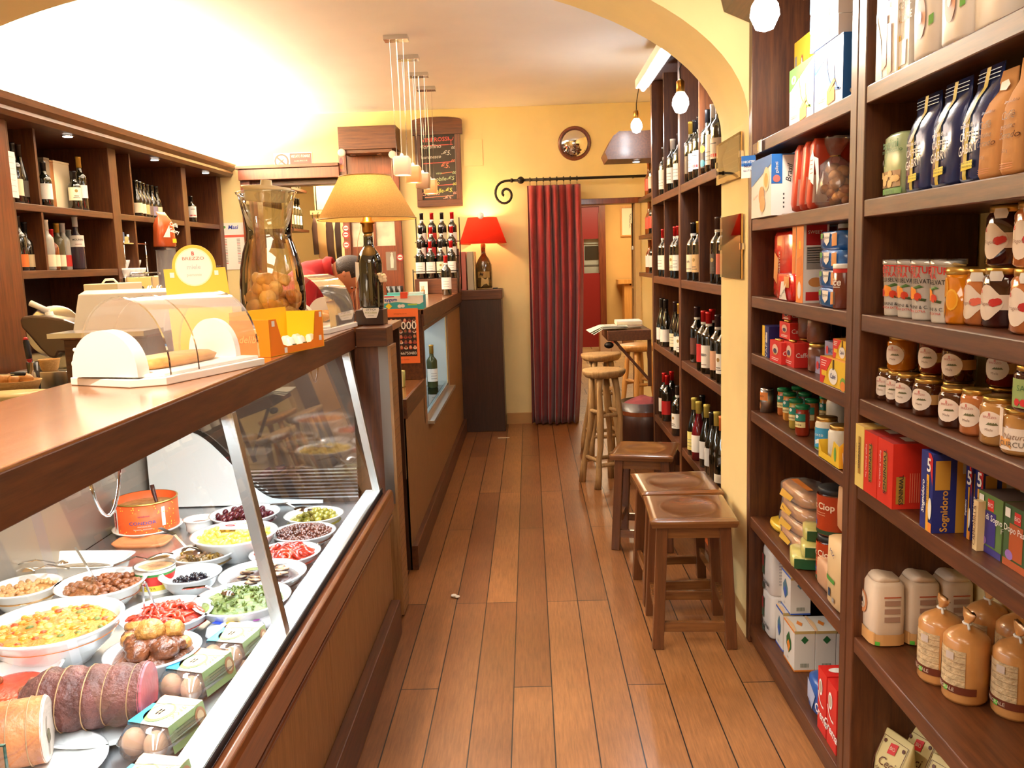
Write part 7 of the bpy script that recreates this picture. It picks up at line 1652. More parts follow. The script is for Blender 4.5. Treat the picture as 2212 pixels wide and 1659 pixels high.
def oval(m2=None,tanb=True,emb=C(110,110,70)):
 def d(f,S,r,h):
  if tanb:f.wrap(S,0,r*1.55,h*.34,h*.60,C(200,150,90),8,e=.0004)
  f.wrapshape(S,[(-.006+.026*cos(t),h*.46+.024*sin(t))for t in[k*.3142 for k in range(20)]],jlab,.0014);f.wraptext(S,'BREZZO',-.006,h*.60,.0055,C(190,90,80),e=.002,sx=1.2);f.wraptext(S,'B',-.006,h*.66,.008,rd,e=.002)
  for k in range(4):f.wrapshape(S,[(-.012+k*.004,h*.44),(-.006+k*.004,h*.5),(-.002+k*.004,h*.45)],emb,.002)
  f.wraptext(S,'Miele',-.006,h*.34,.007,C(150,120,100),e=.002)
 return d
g=thing('orange_slice_jar','tall clear jar packed with orange slices beside the white jam cups','jar',(.88,Ysol(2060,.865,R2+.06),R2+.0006),RZ)
f=MB();f.lathe([(.026,0),(.029,.005),(.029,.1)],mat('orange_syrup',lin(216,130,20),.1,coat=1),24);Sj=cyl_surf(.0292)
for u_,v_ in((-.016,.03),(.014,.05),(-.008,.075)):f.wrapshape(Sj,[(u_+.014*cos(t),v_+.022*sin(t))for t in[k*.5236 for k in range(12)]],C(250,190,60),.001);f.wrapshape(Sj,[(u_+.011*cos(t),v_+.018*sin(t))for t in[k*.5236 for k in range(12)]],C(240,160,30),.0014)
f.build('filled_glass',g);f=MB();f.lathe([(.029,.1),(.031,.102),(.031,.115),(.001,.116)],gold,24,cap=False);f.build('lid',g);f=MB();f.poly([(-.012,-.02,.1175),(.016,-.024,.125),(.02,.0,.1185),(-.008,.004,.117)],wht);f.build('price_sticker',g)
def jy(px,X,z):return Ysol(px,X,z+.06)
jar('medium jar of pink peach jam behind the cherry jam jar',jy(2100,.88,R2),.905,R2,.036,.112,pch,gold,fruit(C(230,110,90)),name='jam_jar')
jar('large dark cherry jam jar, front and lower, right of the orange slices',jy(2142,.89,R2),.92,R2,.044,.115,dkjam,gold,fruit(C(206,50,46)),name='jam_jar')
jar('large dark cherry jam jar stacked on the lower one',jy(2146,.89,R2),.92,R2+.1165,.044,.115,dkjam,gold,fruit(C(206,50,46)),name='jam_jar')
jar('light brown jam jar cut by the right edge, lower',jy(2212,.87,R2),.895,R2,.044,.115,pch,gold,fruit(C(190,40,40)),name='jam_jar')
jar('light brown jam jar cut by the right edge, upper',jy(2214,.87,R2),.895,R2+.1165,.044,.115,pch,gold,fruit(C(190,40,40)),name='jam_jar')
# fourth row: honey jars
hj=[]
def H(px,X,r,h,m,lb,dec=None,zz=0,lid=gold,rz=RZ+.7):
 X+=.025;return jar(lb,jy(px,X+r*.5,R3),X+r,R3+zz,r,h,m,lid,dec or oval(),name='honey_jar',rz=rz)
H(1891,.825,.023,.07,ambd,'smallest honey jar, leftmost in the front row, square pink label',lambda f,S,r,h:(f.wrap(S,-.018,.018,h*.15,h*.62,jlab,5),f.wrap(S,-.014,.014,h*.18,h*.21,C(220,130,120),4,e=.002)))
H(1907,.82,.025,.078,ambd,'second small honey jar in the front row from the upright',oval(tanb=False))
H(1929,.82,.026,.078,ambd,'third honey jar in the front row, white oval label',oval(tanb=False))
H(1950,.818,.027,.08,ambd,'fourth honey jar in the front row, white oval label',oval(tanb=False))
H(1991,.815,.033,.082,ambd,'fifth dark honey jar with tan band in the front row')
H(2050,.81,.035,.083,ambd,'sixth and biggest dark honey jar with tan band in the front row')
H(2093,.815,.029,.09,pch,'small light brown honey jar right of the dark ones',oval(tanb=False))
H(2142,.808,.036,.090,crmh,'creamy beige honey jar with an olive sprig label',oval(tanb=False))
H(2190,.805,.035,.082,crmh,'squat jar with a turmeric label and wide gold lid at the right edge',lambda f,S,r,h:(f.wrap(S,-r*1.3,r*1.3,h*.12,h*.6,jlab,10),f.wraptext(S,'CURCUMA',.002,h*.25,.013,C(110,100,90),e=.002),f.wraptext(S,'Natura',-.002,h*.42,.014,C(150,120,100),shear=.3,e=.002),f.wrapshape(S,[(-.034,h*.15),(-.005,h*.15),(-.008,h*.38),(-.03,h*.42)],C(236,170,90),.0014),f.wrap(S,-.036,-.022,h*.4,h*1.0,jlab,3,e=.003)))
H(1932,.825,.033,.083,amb,'golden amber honey jar raised at the back left',oval(tanb=False),zz=.079)
H(2001,.855,.033,.082,redh,'red-brown honey jar of the upper row, left',oval(),zz=.0835)
H(2053,.845,.034,.082,ambd,'dark honey jar of the upper row, centre',oval(),zz=.0835)
H(2150,.90,.034,.082,redh,'dark red honey jar of the upper row, far right and in shade',oval(),zz=.0835)
H(1972,.885,.033,.083,amb,'amber honey jar hidden behind the upper left ones',oval(),zz=.0835)
def salsa(f,S,r,h):f.wrap(S,-r*1.2,r*1.2,h*.1,h*.72,C(150,176,110),8);f.wraptext(S,'SALSA',0,h*.52,.014,C(70,110,60),e=.002);[f.wrapshape(S,[(-.018+k*.012+.006*cos(t),h*.22+.007*sin(t))for t in[j for j in range(6)]],rd,.002)for k in range(4)]
H(2212,.80,.034,.08,dkjam,'jar with a green label at the right edge above the turmeric jar',salsa,zz=.0835)
for k,(px,X,lb)in enumerate(((2020,.905,'lower jar supporting the rear honey jars, centre'),(1945,.875,'lower jar under the rear amber honey'),(2120,.91,'lower rear jar under the dark red honey'),(2150,.90,'rear lower jar at the far right'))):
 if k in(1,):
  jar(lb,jy(1972,.9265,R3),.943,R3,.033,.082,ambd,gold,oval(),name='honey_jar')
 elif k==0:
  jar(lb,jy(2001,.8965,R3),.913,R3,.033,.082,ambd,gold,oval(),name='honey_jar')
 elif k==2:jar(lb,jy(2053,.887,R3),.904,R3,.034,.082,ambd,gold,oval(),name='honey_jar')
 else:jar(lb,jy(2150,.942,R3),.959,R3,.034,.082,redh,gold,oval(),name='honey_jar')
# fifth row: teas
def tea(col,tcol,big=True):
 def d(f,F,S,T,w,h,dd):
  f.rect(F,-w*.22,w*.32,h*.22,h*.82,C(170,130,50));f.text(F,'TWININGS',w*.05,h*.52,w*.5,txt,rot=-pi/2,e=.002,bold=.01);f.text(F,'English Breakfast Tea',-w*.55,h*.52,w*.24,wht if col==rd else brn,rot=-pi/2,e=.002)
  f.rect(S,dd*.08,dd*.28,h*.08,h*.5,C(170,130,50));f.text(S,'TWININGS',dd*.18,h*.3,dd*.14,txt,rot=-pi/2,e=.002,bold=.01)
  for k in range(9):f.rect(S,dd*.38+k*dd*.05,dd*.4+k*dd*.05,h*.1,h*.55,C(226,120,90),.0012)
  f.shape(T,[(-w*.6,dd*.4),(w*.5,dd*.36),(w*.6,dd*.56),(-w*.5,dd*.6)],wht)
 return d
htea=.15;tor=C(206,44,26)
pbox('tea_box','pale yellow tea box beside two red ones, against the wide upright','tea box',1847,1865,R4,.80,.155,.10,C(226,200,110),C(226,200,110),C(196,160,90),tea(yel,txt))
pbox('tea_box','red tea box next to the pale yellow one','tea box',1866,1894,R4,.80,htea,.10,tor,tor,C(150,34,30),tea(rd,txt))
pbox('tea_box','red tea box showing its wide plain side, right of the other red one','tea box',1895,1928,R4,.80,htea,.10,tor,tor,C(150,34,30),tea(rd,txt))
sb=C(30,40,120);sy=C(190,140,50)
def sog(f,F,S,T,w,h,dd):
 f.text(F,'Sognidoro',-w*.4,h*.42,w*.62,wht,rot=pi/2,shear=.2,e=.0024,bold=.02);f.rect(F,w*.05,w*.45,0,h*.72,C(230,170,40),.0012);f.text(F,'SETACCIATA',w*.24,h*.5,w*.3,txt,rot=pi/2,e=.002);f.shape(F,[(w*.2,h),(w,h*.6),(w,h*.94),(w*.6,h)],rd,.0014);f.text(F,'5',w*.5,h*.84,.04,wht,e=.003,bold=.02);f.disc(F,w*.7,h*.3,w*.28,h*.14,wht,.0018);f.rect(F,w*.45,w,0,h*.12,orn,.0014)
 f.rect(S,0,dd*.5,0,h,sb);f.rect(S,dd*.5,dd,0,h,sy);f.rect(S,dd*.04,dd*.36,h*.55,h*.92,sy,.0014);f.text(S,'Sognidoro',dd*.25,h*.28,dd*.22,C(206,150,60),rot=pi/2,e=.002,bold=.02);f.rect(S,dd*.62,dd*.9,h*.75,h*.95,C(190,184,170),.0014);f.text(S,'CE',dd*.75,h*.5,dd*.18,C(90,60,40),rot=pi/2,e=.002)
pbox('infusion_box','tall blue and yellow infusion box, first right of the red tea','tea box',1988,2014,R4,.81,.165,.095,sb,sb,sb,sog)
pbox('infusion_box','second blue infusion box, behind the first','tea box',2084,2098,R4,.865,.148,.07,sb,sy,sb,sog)
pbox('infusion_box','third blue infusion box, partly behind the nearest tea boxes','tea box',2099,2122,R4,.87,.152,.07,sb,sy,sb,sog)
pbox('infusion_box','pale beige camomile box squeezed behind the purple one','tea box',2102,2112,R4,.845,.098,.02,C(226,200,150),None,None,lambda f,F,S,T,w,h,d:f.text(F,'CAMOMILLA',0,h*.5,.014,brn,rot=pi/2,e=.002))
def fior(c1,t1,c2):
 def d(f,F,S,T,w,h,dd):
  f.rect(F,-w,w,0,h,c2);f.rect(F,-w*.55,w*.5,h*.15,h*.72,c1,.0014);f.rect(F,-w*.2,w*.3,h*.74,h*.93,rd,.0014);f.text(F,'BIO',w*.05,h*.83,.012,wht,e=.002);f.text(F,t1,0,h*.62,.017,wht,bold=.01,e=.002);lines(f,F,-w*.45,w*.4,h*.5,2,h*.05,wht);lines(f,F,-w*.45,w*.4,h*.32,4,h*.04,C(200,190,200));f.rect(F,-w,w,0,h*.12,c1,.0016);f.disc(F,-w*.5,h*.2,w*.3,h*.08,C(150,110,190),.0018);f.rect(F,-w*.9,-w*.5,h*.8,h*.95,wht,.002)
  f.rect(S,0,dd,0,h,c2);f.text(S,t1,dd*.5,h*.5,.014,wht,e=.002)
 return d
pbox('herbal_tea_box','purple and green herbal tea box at the front of the tea shelf','tea box',2113,2166,R4,.86,.115,.065,C(90,120,60),C(120,110,120),C(110,96,100),fior(C(50,40,130),'Fior di Sogno',C(90,120,60)))
pbox('herbal_tea_box','orange and green herbal tea box at the right edge of the tea shelf','tea box',2169,2226,R4,.86,.115,.065,C(60,90,50),C(120,110,90),C(110,96,80),fior(C(176,84,40),'Dopo Pasto',C(60,90,50)))
# sixth row: flour and rice cakes
flb=C(226,204,180,.7)
def alce(f,S,S2,w,h,d):
 f.wrap(S,-w*.92,w*.92,.004,h*.22,C(214,160,100),6);f.wrapshape(S,[(-w*.25+w*.5*cos(t),h*.60+h*.18*sin(t))for t in[k*.3142 for k in range(20)]],C(226,150,100));f.wrapshape(S,[(-w*.25+w*.36*cos(t),h*.62+h*.13*sin(t))for t in[k*.3142 for k in range(20)]],flb,.002);f.wrapshape(S,[(-w*.45,h*.6),(-w*.3,h*.62),(-w*.2,h*.68),(-w*.15,h*.62),(-w*.02,h*.58),(-w*.2,h*.6),(-w*.3,h*.57)],txt,.003);f.wraptext(S,'ALCE',-w*.25,h*.54,.009,txt,e=.003)
 f.wrap(S2,d*.05,d*.95,.004,h*.2,C(214,160,100),6);f.wrap(S2,d*.3,d*.8,h*.78,h*.8,C(200,90,50),3)
 for k in range(3):f.wrap(S2,d*.32,d*.78,h*(.66-k*.13),h*(.74-k*.13),C(176,140,120),3)
 f.wrapshape(S2,[(d*.08,h*.03),(d*.2,h*.03),(d*.2,h*.09),(d*.08,h*.09)],C(90,180,60),.002)
def flourbag(lb,xl,xr,X):
 g=soft('flour_bag',lb,'flour bag',xl,xr,.835,R5,.165,.085,flb,alce,5,topk=.8);g.location.x=X
 w=slot(xl,xr,X,R5)[1];f=MB();f.loft([(.165,w*.40,.034,0,.042),(.172,w*.42,.03,0,.042),(.178,w*.38,.012,0.004,.03),(.18,w*.36,.006,.004,.03)],flb,20,4);f.build('folded_top',g)
flourbag('cream paper flour bag with an orange emblem, standing by the wide upright',1852,1886,.835)
flourbag('second cream flour bag, behind and right of the first',1852,1886,.922)
flourbag('third cream flour bag, deepest on the shelf',1850,1886,1.005)
amf=mat('amber_film',lin(206,146,84),.3,coat=.5,var=.1,scale=20);rice=food('puffed_rice',lin(206,180,140),.25,60,.7,.5)
def ricecake(lb,px,py,h=.14,r=.047,sc=1):
 q=onZ(px,py,R5);g=thing('rice_cake_bag',lb,'bag',(q.x,q.y,R5+.0008),RZ,None);f=MB()
 f.loft([(0,r*.9,r*.9,0,0),(.008,r,r,0,0),(h,r,r,0,0),(h+.012,r*.8,r*.8,0,0),(h+.03,r*.2,r*.14,0,0)],amf,28,2,jit=.008);S=cyl_surf(r)
 f.wrap(S,-r*.5,r*1.1,h*.30,h*.88,rice,12,1,.001)
 for k in range(1,6):f.wrap(S,-r*.5,r*1.1,h*(.30+k*.097),h*(.305+k*.097),C(150,110,76),12,e=.002)
 f.wrap(S,-r*1.6,r*1.6,h*.18,h*.30,C(104,46,26),14,e=.002);f.wraptext(S,'GALLETTE INTEGRALE',-r*.5,h*.235,.011,flb,e=.003);f.wrapshape(S,[(-r*.85+.02*cos(t),h*.62+.035*sin(t))for t in[k*.4488 for k in range(14)]],C(190,110,60),.002);f.wrapshape(S,[(-r*.95+.014*cos(t),h*.62+.026*sin(t))for t in[k*.4488 for k in range(14)]],flb,.003);f.wrapshape(S,[(-r*1.0-.008,h*.6),(-r*1.0,h*.66),(-r*1.0+.012,h*.6)],txt,.004);f.wrapshape(S,[(-r*.8+.016*cos(t),h*.44+.02*sin(t))for t in[k*.4488 for k in range(14)]],C(230,180,60),.0024);f.wrap(S,r*.12,r*.34,h*.19,h*.27,C(90,180,60),2,e=.003);f.wrap(S,r*.2,r*.6,h*.72,h*.84,C(206,190,180),3,e=.003);f.build('wrapper',g)
 f=MB();f.loft([(h+.028,r*.22,r*.15,0,0),(h+.034,r*.16,r*.12,0,0),(h+.048,r*.45,r*.14,.004,0),(h+.062,r*.6,r*.1,.01,0)],amf,16,2,jit=.15);f.build('gathered_top',g)
 f=MB();f.tube([(r*.2*cos(t*.5),r*.16*sin(t*.5),h+.033)for t in range(13)]+[(r*.6,-.01,h+.03)],.003,wplast,6);f.build('tie',g)
ricecake('rice cake bag with a tall twisted top, second from the flour bags',2028,1466)
ricecake('rice cake bag at the shelf edge, front and centre',2083,1506)
ricecake('rice cake bag at the right edge of the photo, nearest',2192,1540)
ricecake('rice cake bag behind the front one, tied with white',2128,1444)
ricecake('rice cake bag deep on the shelf behind the flour',2196,1478)
# bottom row: legume bags
def cecib(lb,px,py,lean):
 q=onZ(px,py,.25);g=thing('legume_bag',lb,'bag',(q.x-.02,q.y,R6+.001),RZ+.35+lean);w,h=.052,.175;f=MB()
 secs=[(0,w*.9,.03),(.01,w,.035),(h*.6,w,.03),(h*.85,w*.96,.012),(h,w*.9,.003)]
 f.loft([(z_,a,b_,0,.035+.02*(z_/h)**2)for z_,a,b_ in secs],C(214,196,140,.6),28,4);F=frame((0,.0,0),UX,UZ)
 def S(u,v,e):
  t=v/h;dd=.035*(1-t)**.0;b_=[.035,.034,.03,.012,.003][min(4,int(t*4))];
  for(z0_,a0,b0),(z1_,a1,b1)in zip(secs[:-1],secs[1:]):
   if z0_<=v<=z1_+1e-6:q=(v-z0_)/(z1_-z0_);b_=b0+(b1-b0)*q;break
  return Vector((u,.035+.02*t*t-b_-e-.001,v))
 f.wrap(S,-w*.8,w*.8,h*.93,h*.935,brn,6,e=.002);f.wrap(S,-w*.82,-w*.78,h*.3,h*.93,brn,1,6,e=.002);f.wrap(S,w*.78,w*.82,h*.3,h*.93,brn,1,6,e=.002);f.wrapshape(S,[(-.012,h*.74),(.012,h*.76),(.012,h*.9),(-.012,h*.88)],rd,.002);f.wraptext(S,'BIO',0,h*.82,.011,flb,e=.003);f.wraptext(S,'Ceci',0,h*.62,.03,brn,shear=.2,e=.003);f.wraptext(S,'decorticati',0,h*.5,.015,brn,shear=.2,e=.003)
 for sx in(-1,1):f.wrapshape(S,[(sx*w*.6+.005*cos(t),h*.87+.005*sin(t))for t in[k for k in range(6)]],brn,.002)
 f.build('bag_body',g);return g
cecib('cream legume bag with a red stamp on the bottom shelf, left',1925,1600,0)
cecib('cream legume bag with a red stamp on the bottom shelf, middle',1982,1592,.05)
cecib('cream legume bag leaning at the back of the bottom shelf',2030,1578,.0)
cecib('cream legume bag at the front of the bottom shelf, right',2036,1660,.1)
# price tag hanging from the shelf edge, small clip
g=thing('price_label','white and blue plastic tag hanging at the corner of the shelving','tag',(.795,Ysol(1617,.795,1.8),Zsol(363,.795,Ysol(1617,.795,1.8))-.035),-.55)
f=MB();f.box(-.026,.026,-.001,.001,0,.078,wplast);F=frame((0,-.001,0),UX,UZ);f.rect(F,-.026,.026,.042,.078,blu);f.text(F,'I NOSTRI',0,.056,.012,wht,bold=.02,e=.002);f.text(F,'NON',0,.042,.014,navy,bold=.02,e=.002);f.text(F,'GLUTINE',0,.026,.009,navy,e=.002);f.build('tag_face',g)
f=MB();f.tube([(.02,0,.078),(.03,.0,.11),(.05,.01,.14)],.0015,steel,5);f.build('wire',g)
g=thing('shelf_clip','small white clip at the corner of the highest shelf','clip',(.805,Ysol(1642,.805,1.87),1.842),RZ);f=MB();f.box(-.02,.02,-.003,0,-.005,.035,paper);f.box(-.015,-.0,-.006,-.003,.0,.03,chrome);f.build('clip_body',g)
# ------------------------------------------------------------------ bottles in the wine rack
NICHE={True:[(3.80,4.368),(4.392,4.86),(4.92,5.478),(5.502,5.93)],False:[(3.80,4.86),(4.92,5.93)]}
TAKEN={}
def settle(px,X,z,off,s=1,clampn=True,gap=.078):
 for _ in range(12):
  Yc=Ysol(px,X-off,z+.1)
  if clampn:
   lo,hi=min(NICHE[z>1.0],key=lambda q:abs((q[0]+q[1])/2-Yc));Yc=min(max(Yc,lo+.04),hi-.04)
  if all((Yc-b_)**2+(X-a_)**2>gap**2 for a_,b_ in TAKEN.get(z,[])):break
  X+=.02*s
 TAKEN.setdefault(z,[]).append((X,Yc));return Yc,X
def rackb(px,z,X,lb,gr,**k):
 Yc,X=settle(px,X,z,.035);return bottle((X,Yc,z+.0006),RZ+k.pop('tw',0.5),lb,gr,**k)
A1,A2,A3,A4=WZ[:4]
rows=[('top left niche of the rack',A1,[(1424,.88,dict(label=LW,cap=CB,labh=(.04,.16),deco='lines')),(1436,.95,dict(label=LW,cap=CB))]),('top second niche of the rack',A1,[(1441,.87,dict(label=LW,cap=C(220,210,200),deco='lines')),(1447,.95,dict(label=LW,cap=CRE)),(1455,.87,dict(label=LW,cap=CB,deco='lines')),(1460,.95,dict(label=LC,cap=CRE))]),('top third niche of the rack',A1,[(1479,.87,dict(label=C(60,36,24),cap=CG,h=.31)),(1488,.87,dict(label=wht,cap=CB,deco='lines')),(1497,.87,dict(label=wht,cap=CB,deco='red')),(1486,.97,dict(label=LW,cap=CG))]),('top right niche of the rack',A1,[(1514,.87,dict(label=C(50,40,40),cap=CB,deco='sun',labh=(.03,.14))),(1525,.865,dict(label=LW,cap=wht,deco='lines',labh=(.03,.165))),(1536,.865,dict(label=C(206,190,180),cap=C(220,214,206),deco='red')),(1545,.87,dict(label=LW,cap=C(220,214,206))),(1530,.96,dict(label=LW,cap=C(226,220,210)))]),('second-row left niche of the rack',A2,[(1422,.87,dict(label=LW,cap=CRE,band=paper,deco='lines')),(1430,.88,dict(label=LW,cap=CRE,band=paper)),(1426,.96,dict(label=LW,cap=CRE,band=paper))]),('second-row second niche of the rack',A2,[(1447,.87,dict(label=LC,cap=CRE,band=paper,deco='crest')),(1454,.87,dict(label=LW,cap=CRE,band=paper,deco='lines')),(1460,.93,dict(label=LW,cap=CRE))]),('second-row third niche of the rack',A2,[(1484,.87,dict(label=LC,cap=CB,band=paper,deco='T:AIA')),(1496,.87,dict(label=C(206,170,120),cap=CG,deco='crest')),(1503,.89,dict(label=LW,cap=CG))]),('second-row right niche of the rack',A2,[(1535,.87,dict(label=C(50,34,30),cap=C(70,44,34),band=paper,deco='crest')),(1548,.87,dict(label=C(180,84,64),cap=C(70,44,34),band=paper)),(1540,.96,dict(label=LC,cap=CN))]),('third-row left bay of the rack',A3,[(1419,.87,dict(kind='burgundy',label=LW,cap=CB,labh=(.03,.11))),(1427,.87,dict(kind='burgundy',label=LW,cap=CB,labh=(.03,.11))),(1447,.88,dict(kind='burgundy',label=LC,cap=CN,labh=(.03,.11),deco='lines')),(1456,.87,dict(kind='burgundy',label=LW,cap=CG,labh=(.03,.11))),(1462,.87,dict(kind='burgundy',label=LW,cap=CG,deco='crest',labh=(.03,.12)))]),('third-row right bay of the rack',A3,[(1492,.90,dict(label=C(84,40,28),cap=CN,band=paper)),(1506,.87,dict(label=C(190,36,36),cap=CRE,band=paper)),(1516,.87,dict(label=LW,cap=CRE,band=paper,deco='T:SASSO',labh=(.03,.14))),(1524,.89,dict(label=LW,cap=CRE,band=paper)),(1535,.87,dict(label=C(206,160,130),cap=CN,band=paper)),(1548,.87,dict(label=LW,cap=CN,deco='crest'))]),('fourth-row left bay of the rack',A4,[(1424,.88,dict(label=LW,cap=CRE)),(1430,.88,dict(label=C(190,36,36),cap=CRE)),(1440,.9,dict(label=C(50,120,50),cap=CRE,deco='red')),(1452,.87,dict(label=LW,cap=CB,band=paper,deco='crest')),(1461,.89,dict(label=LW,cap=CB))]),('fourth-row right bay of the rack',A4,[(1486,.87,dict(kind='burgundy',label=C(226,214,130),cap=CYL,labh=(.03,.13),deco='lines',h=.31)),(1495,.87,dict(kind='burgundy',label=LW,cap=CYL,h=.31,glassm=C(100,20,24,.08))),(1503,.88,dict(kind='burgundy',label=LW,cap=CB)),(1512,.88,dict(kind='burgundy',label=C(206,206,206),cap=CYL,h=.32)),(1523,.875,dict(kind='burgundy',label=C(190,190,190),cap=CB,h=.31)),(1533,.875,dict(kind='burgundy',cap=CYL,h=.33)),(1544,.875,dict(kind='burgundy',label=LW,cap=C(214,110,40),h=.33,labh=(.02,.06)))]),]
ordw=['first','second','third','fourth','fifth','sixth','seventh']
def capname(c):return{CB.name:'black',CRE.name:'red',CG.name:'gold',CN.name:'dark brown',CYL.name:'pale yellow'}.get(c.name,'pale')if c else 'bare'
for nm,z,L in rows:
 for i,(px,X,k)in enumerate(L):
  tall=z==A1
  lbn='plain' if 'label' not in k else('white-labelled' if k['label']in(LW,wht)else 'coloured-label')
  rackb(px,z,X,'%s bottle, %s capsule, %s from left in the %s'%(lbn,capname(k.get('cap')),ordw[i],nm),'bottles in the '+nm,**k)
# green, white and orange pack low behind the stools
g=thing('printed_pack','white, green and orange printed pack low in the rack behind the stools','pack',(.85,Ysol(1523,.85,.3),WZ[4]+.0006),RZ);f=MB();f.box(-.1,.1,0,.14,0,.26,wht);F=frame((0,0,0),UX,UZ);f.shape(F,[(-.1,.2),(.1,.26),(-.1,.26)],C(60,120,70));f.shape(F,[(-.1,0),(.1,0),(.1,.12),(-.1,.03)],C(220,110,50));f.shape(frame((.1,0,0),UY,UZ),[(0,.0),(.14,0),(.14,.12),(0,.05)],C(220,110,50));f.build('pack_body',g)
# far wall shelf bottles, seen edge-on
rs=random.Random(8)
for s_,z in enumerate((1.36,1.66,1.96)):
 for i in range(5):
  bottle((.975,6.32+i*.2,z+.0006),-pi/2+.6,'%s-board bottle of the edge-on wall shelf, %s from the front'%(['lowest','middle','top'][s_],ordw[i]),'bottles on the edge-on shelf',kind=['beer','bordeaux'][i%2],h=.26,label=[LW,C(190,60,40),LC][rs.randrange(3)],cap=[CRE,CG,CB][rs.randrange(3)],glassm=[dkglass,C(120,60,20,.1),C(150,160,150,.08)][i%3])
# ------------------------------------------------------------------ stools
def seat_mesh(w,d,t):
 f=MB();n=24;m_=20;V=[];Fc=[]
 for j in range(m_+1):
  for i in range(n+1):
   x=(i/n-.5)*w;y=(j/m_-.5)*d;q=(x/(w*.33))**2+(y/(d*.33))**2
   dip=-.010*(1-q)**.6 if q<1 else 0
   eu=min(w/2-abs(x),d/2-abs(y));rd_=-.006*max(0,1-eu/.01)**2
   V.append((x,y,t+dip+rd_))
 for j in range(m_):
  for i in range(n):
   a=j*(n+1)+i;Fc.append((a,a+1,a+n+2,a+n+1))
 f.add(V,Fc,STOOLW,True)
 ring=[(-w/2,-d/2),(w/2,-d/2),(w/2,d/2),(-w/2,d/2)]
 f.add([(x,y,t-.006)for x,y in ring]+[(x*1.006,y*1.006,t-.014)for x,y in ring]+[(x*.97,y*.97,0)for x,y in ring],[(i,i+4,(i+1)%4+4,(i+1)%4)for i in range(4)]+[(i+4,i+8,(i+1)%4+8,(i+1)%4+4)for i in range(4)]+[(8,9,10,11)],STOOLW)
 return f.mesh('seat')
def make_stool(label,loc,rz,h=.505,w=.345,d=.34,kz=1.0):
 g=thing('wooden_stool',label,'stool',loc,rz)
 link('seat',seat_mesh(w,d,.032),g,(0,0,h-.032))
 sp_=.022;tw,td=w/2-.045,d/2-.045
 for sx in(-1,1):
  for sy in(-1,1):
   f=MB();f.beam((sx*(tw+sp_),sy*(td+sp_),0),(sx*tw,sy*td,h-.032),.042,.042,STOOLZ,up=(0,1,0));f.build('leg',g,bevel=.002)
 zt=h-.075
 for a,b_ in(((-tw,-td),(tw,-td)),((-tw,td),(tw,td)),((-tw,-td),(-tw,td)),((tw,-td),(tw,td))):
  f=MB();f.beam((a[0],a[1],zt+.02),(b_[0],b_[1],zt+.02),.022,.05,STOOLW);f.build('apron_rail',g)
 for(a,b_,z)in(((-1,-1),(1,-1),.085),((-1,1),(1,1),.085),((-1,-1),(-1,1),.13),((1,-1),(1,1),.13)):
  k_=sp_*(1-z/h);f=MB();f.beam((a[0]*(tw+k_),a[1]*(td+k_),z),(b_[0]*(tw+k_),b_[1]*(td+k_),z),.02,.038,STOOLW);f.build('stretcher',g,bevel=.001)
 return g
# nearest: front-left leg at (1418,1397), seat front edge 1419..1605 @1130
p0=onZ(1419,1138,.505);p1=onZ(1605,1136,.505);p2=onZ(1396,1072,.505)
print('stool',p0,p1,p2)
ws=(p1-p0).length;ds=(p2-p0).length
make_stool('square wooden stool nearest the viewer, with a dished seat',((p0.x+p1.x)/2+.0,(p0.y+p1.y)/2+.235,0),math.atan2(p1.y-p0.y,p1.x-p0.x),.513,.325,.37)
q0=onZ(1368,1028,.505);q1=onZ(1400,1068,.505);q2=onZ(1560,1062,.505)
print('stool2',q0,q1,q2)
make_stool('square wooden stool directly behind the nearest one',((q1.x+q2.x)/2-.01,(q1.y+q2.y)/2+.20,0),.02,.505,.345,.37)
r0=onZ(1335,982,.505);r1=onZ(1474,986,.505);r2=onZ(1350,951,.505)
print('stool3',r0,r1,r2)
make_stool('square wooden stool farthest of the three, beside the barrel',((r0.x+r1.x)/2,(r0.y+r1.y)/2+.18,0),math.atan2(r1.y-r0.y,r1.x-r0.x),.505,(r1-r0).length,.35)
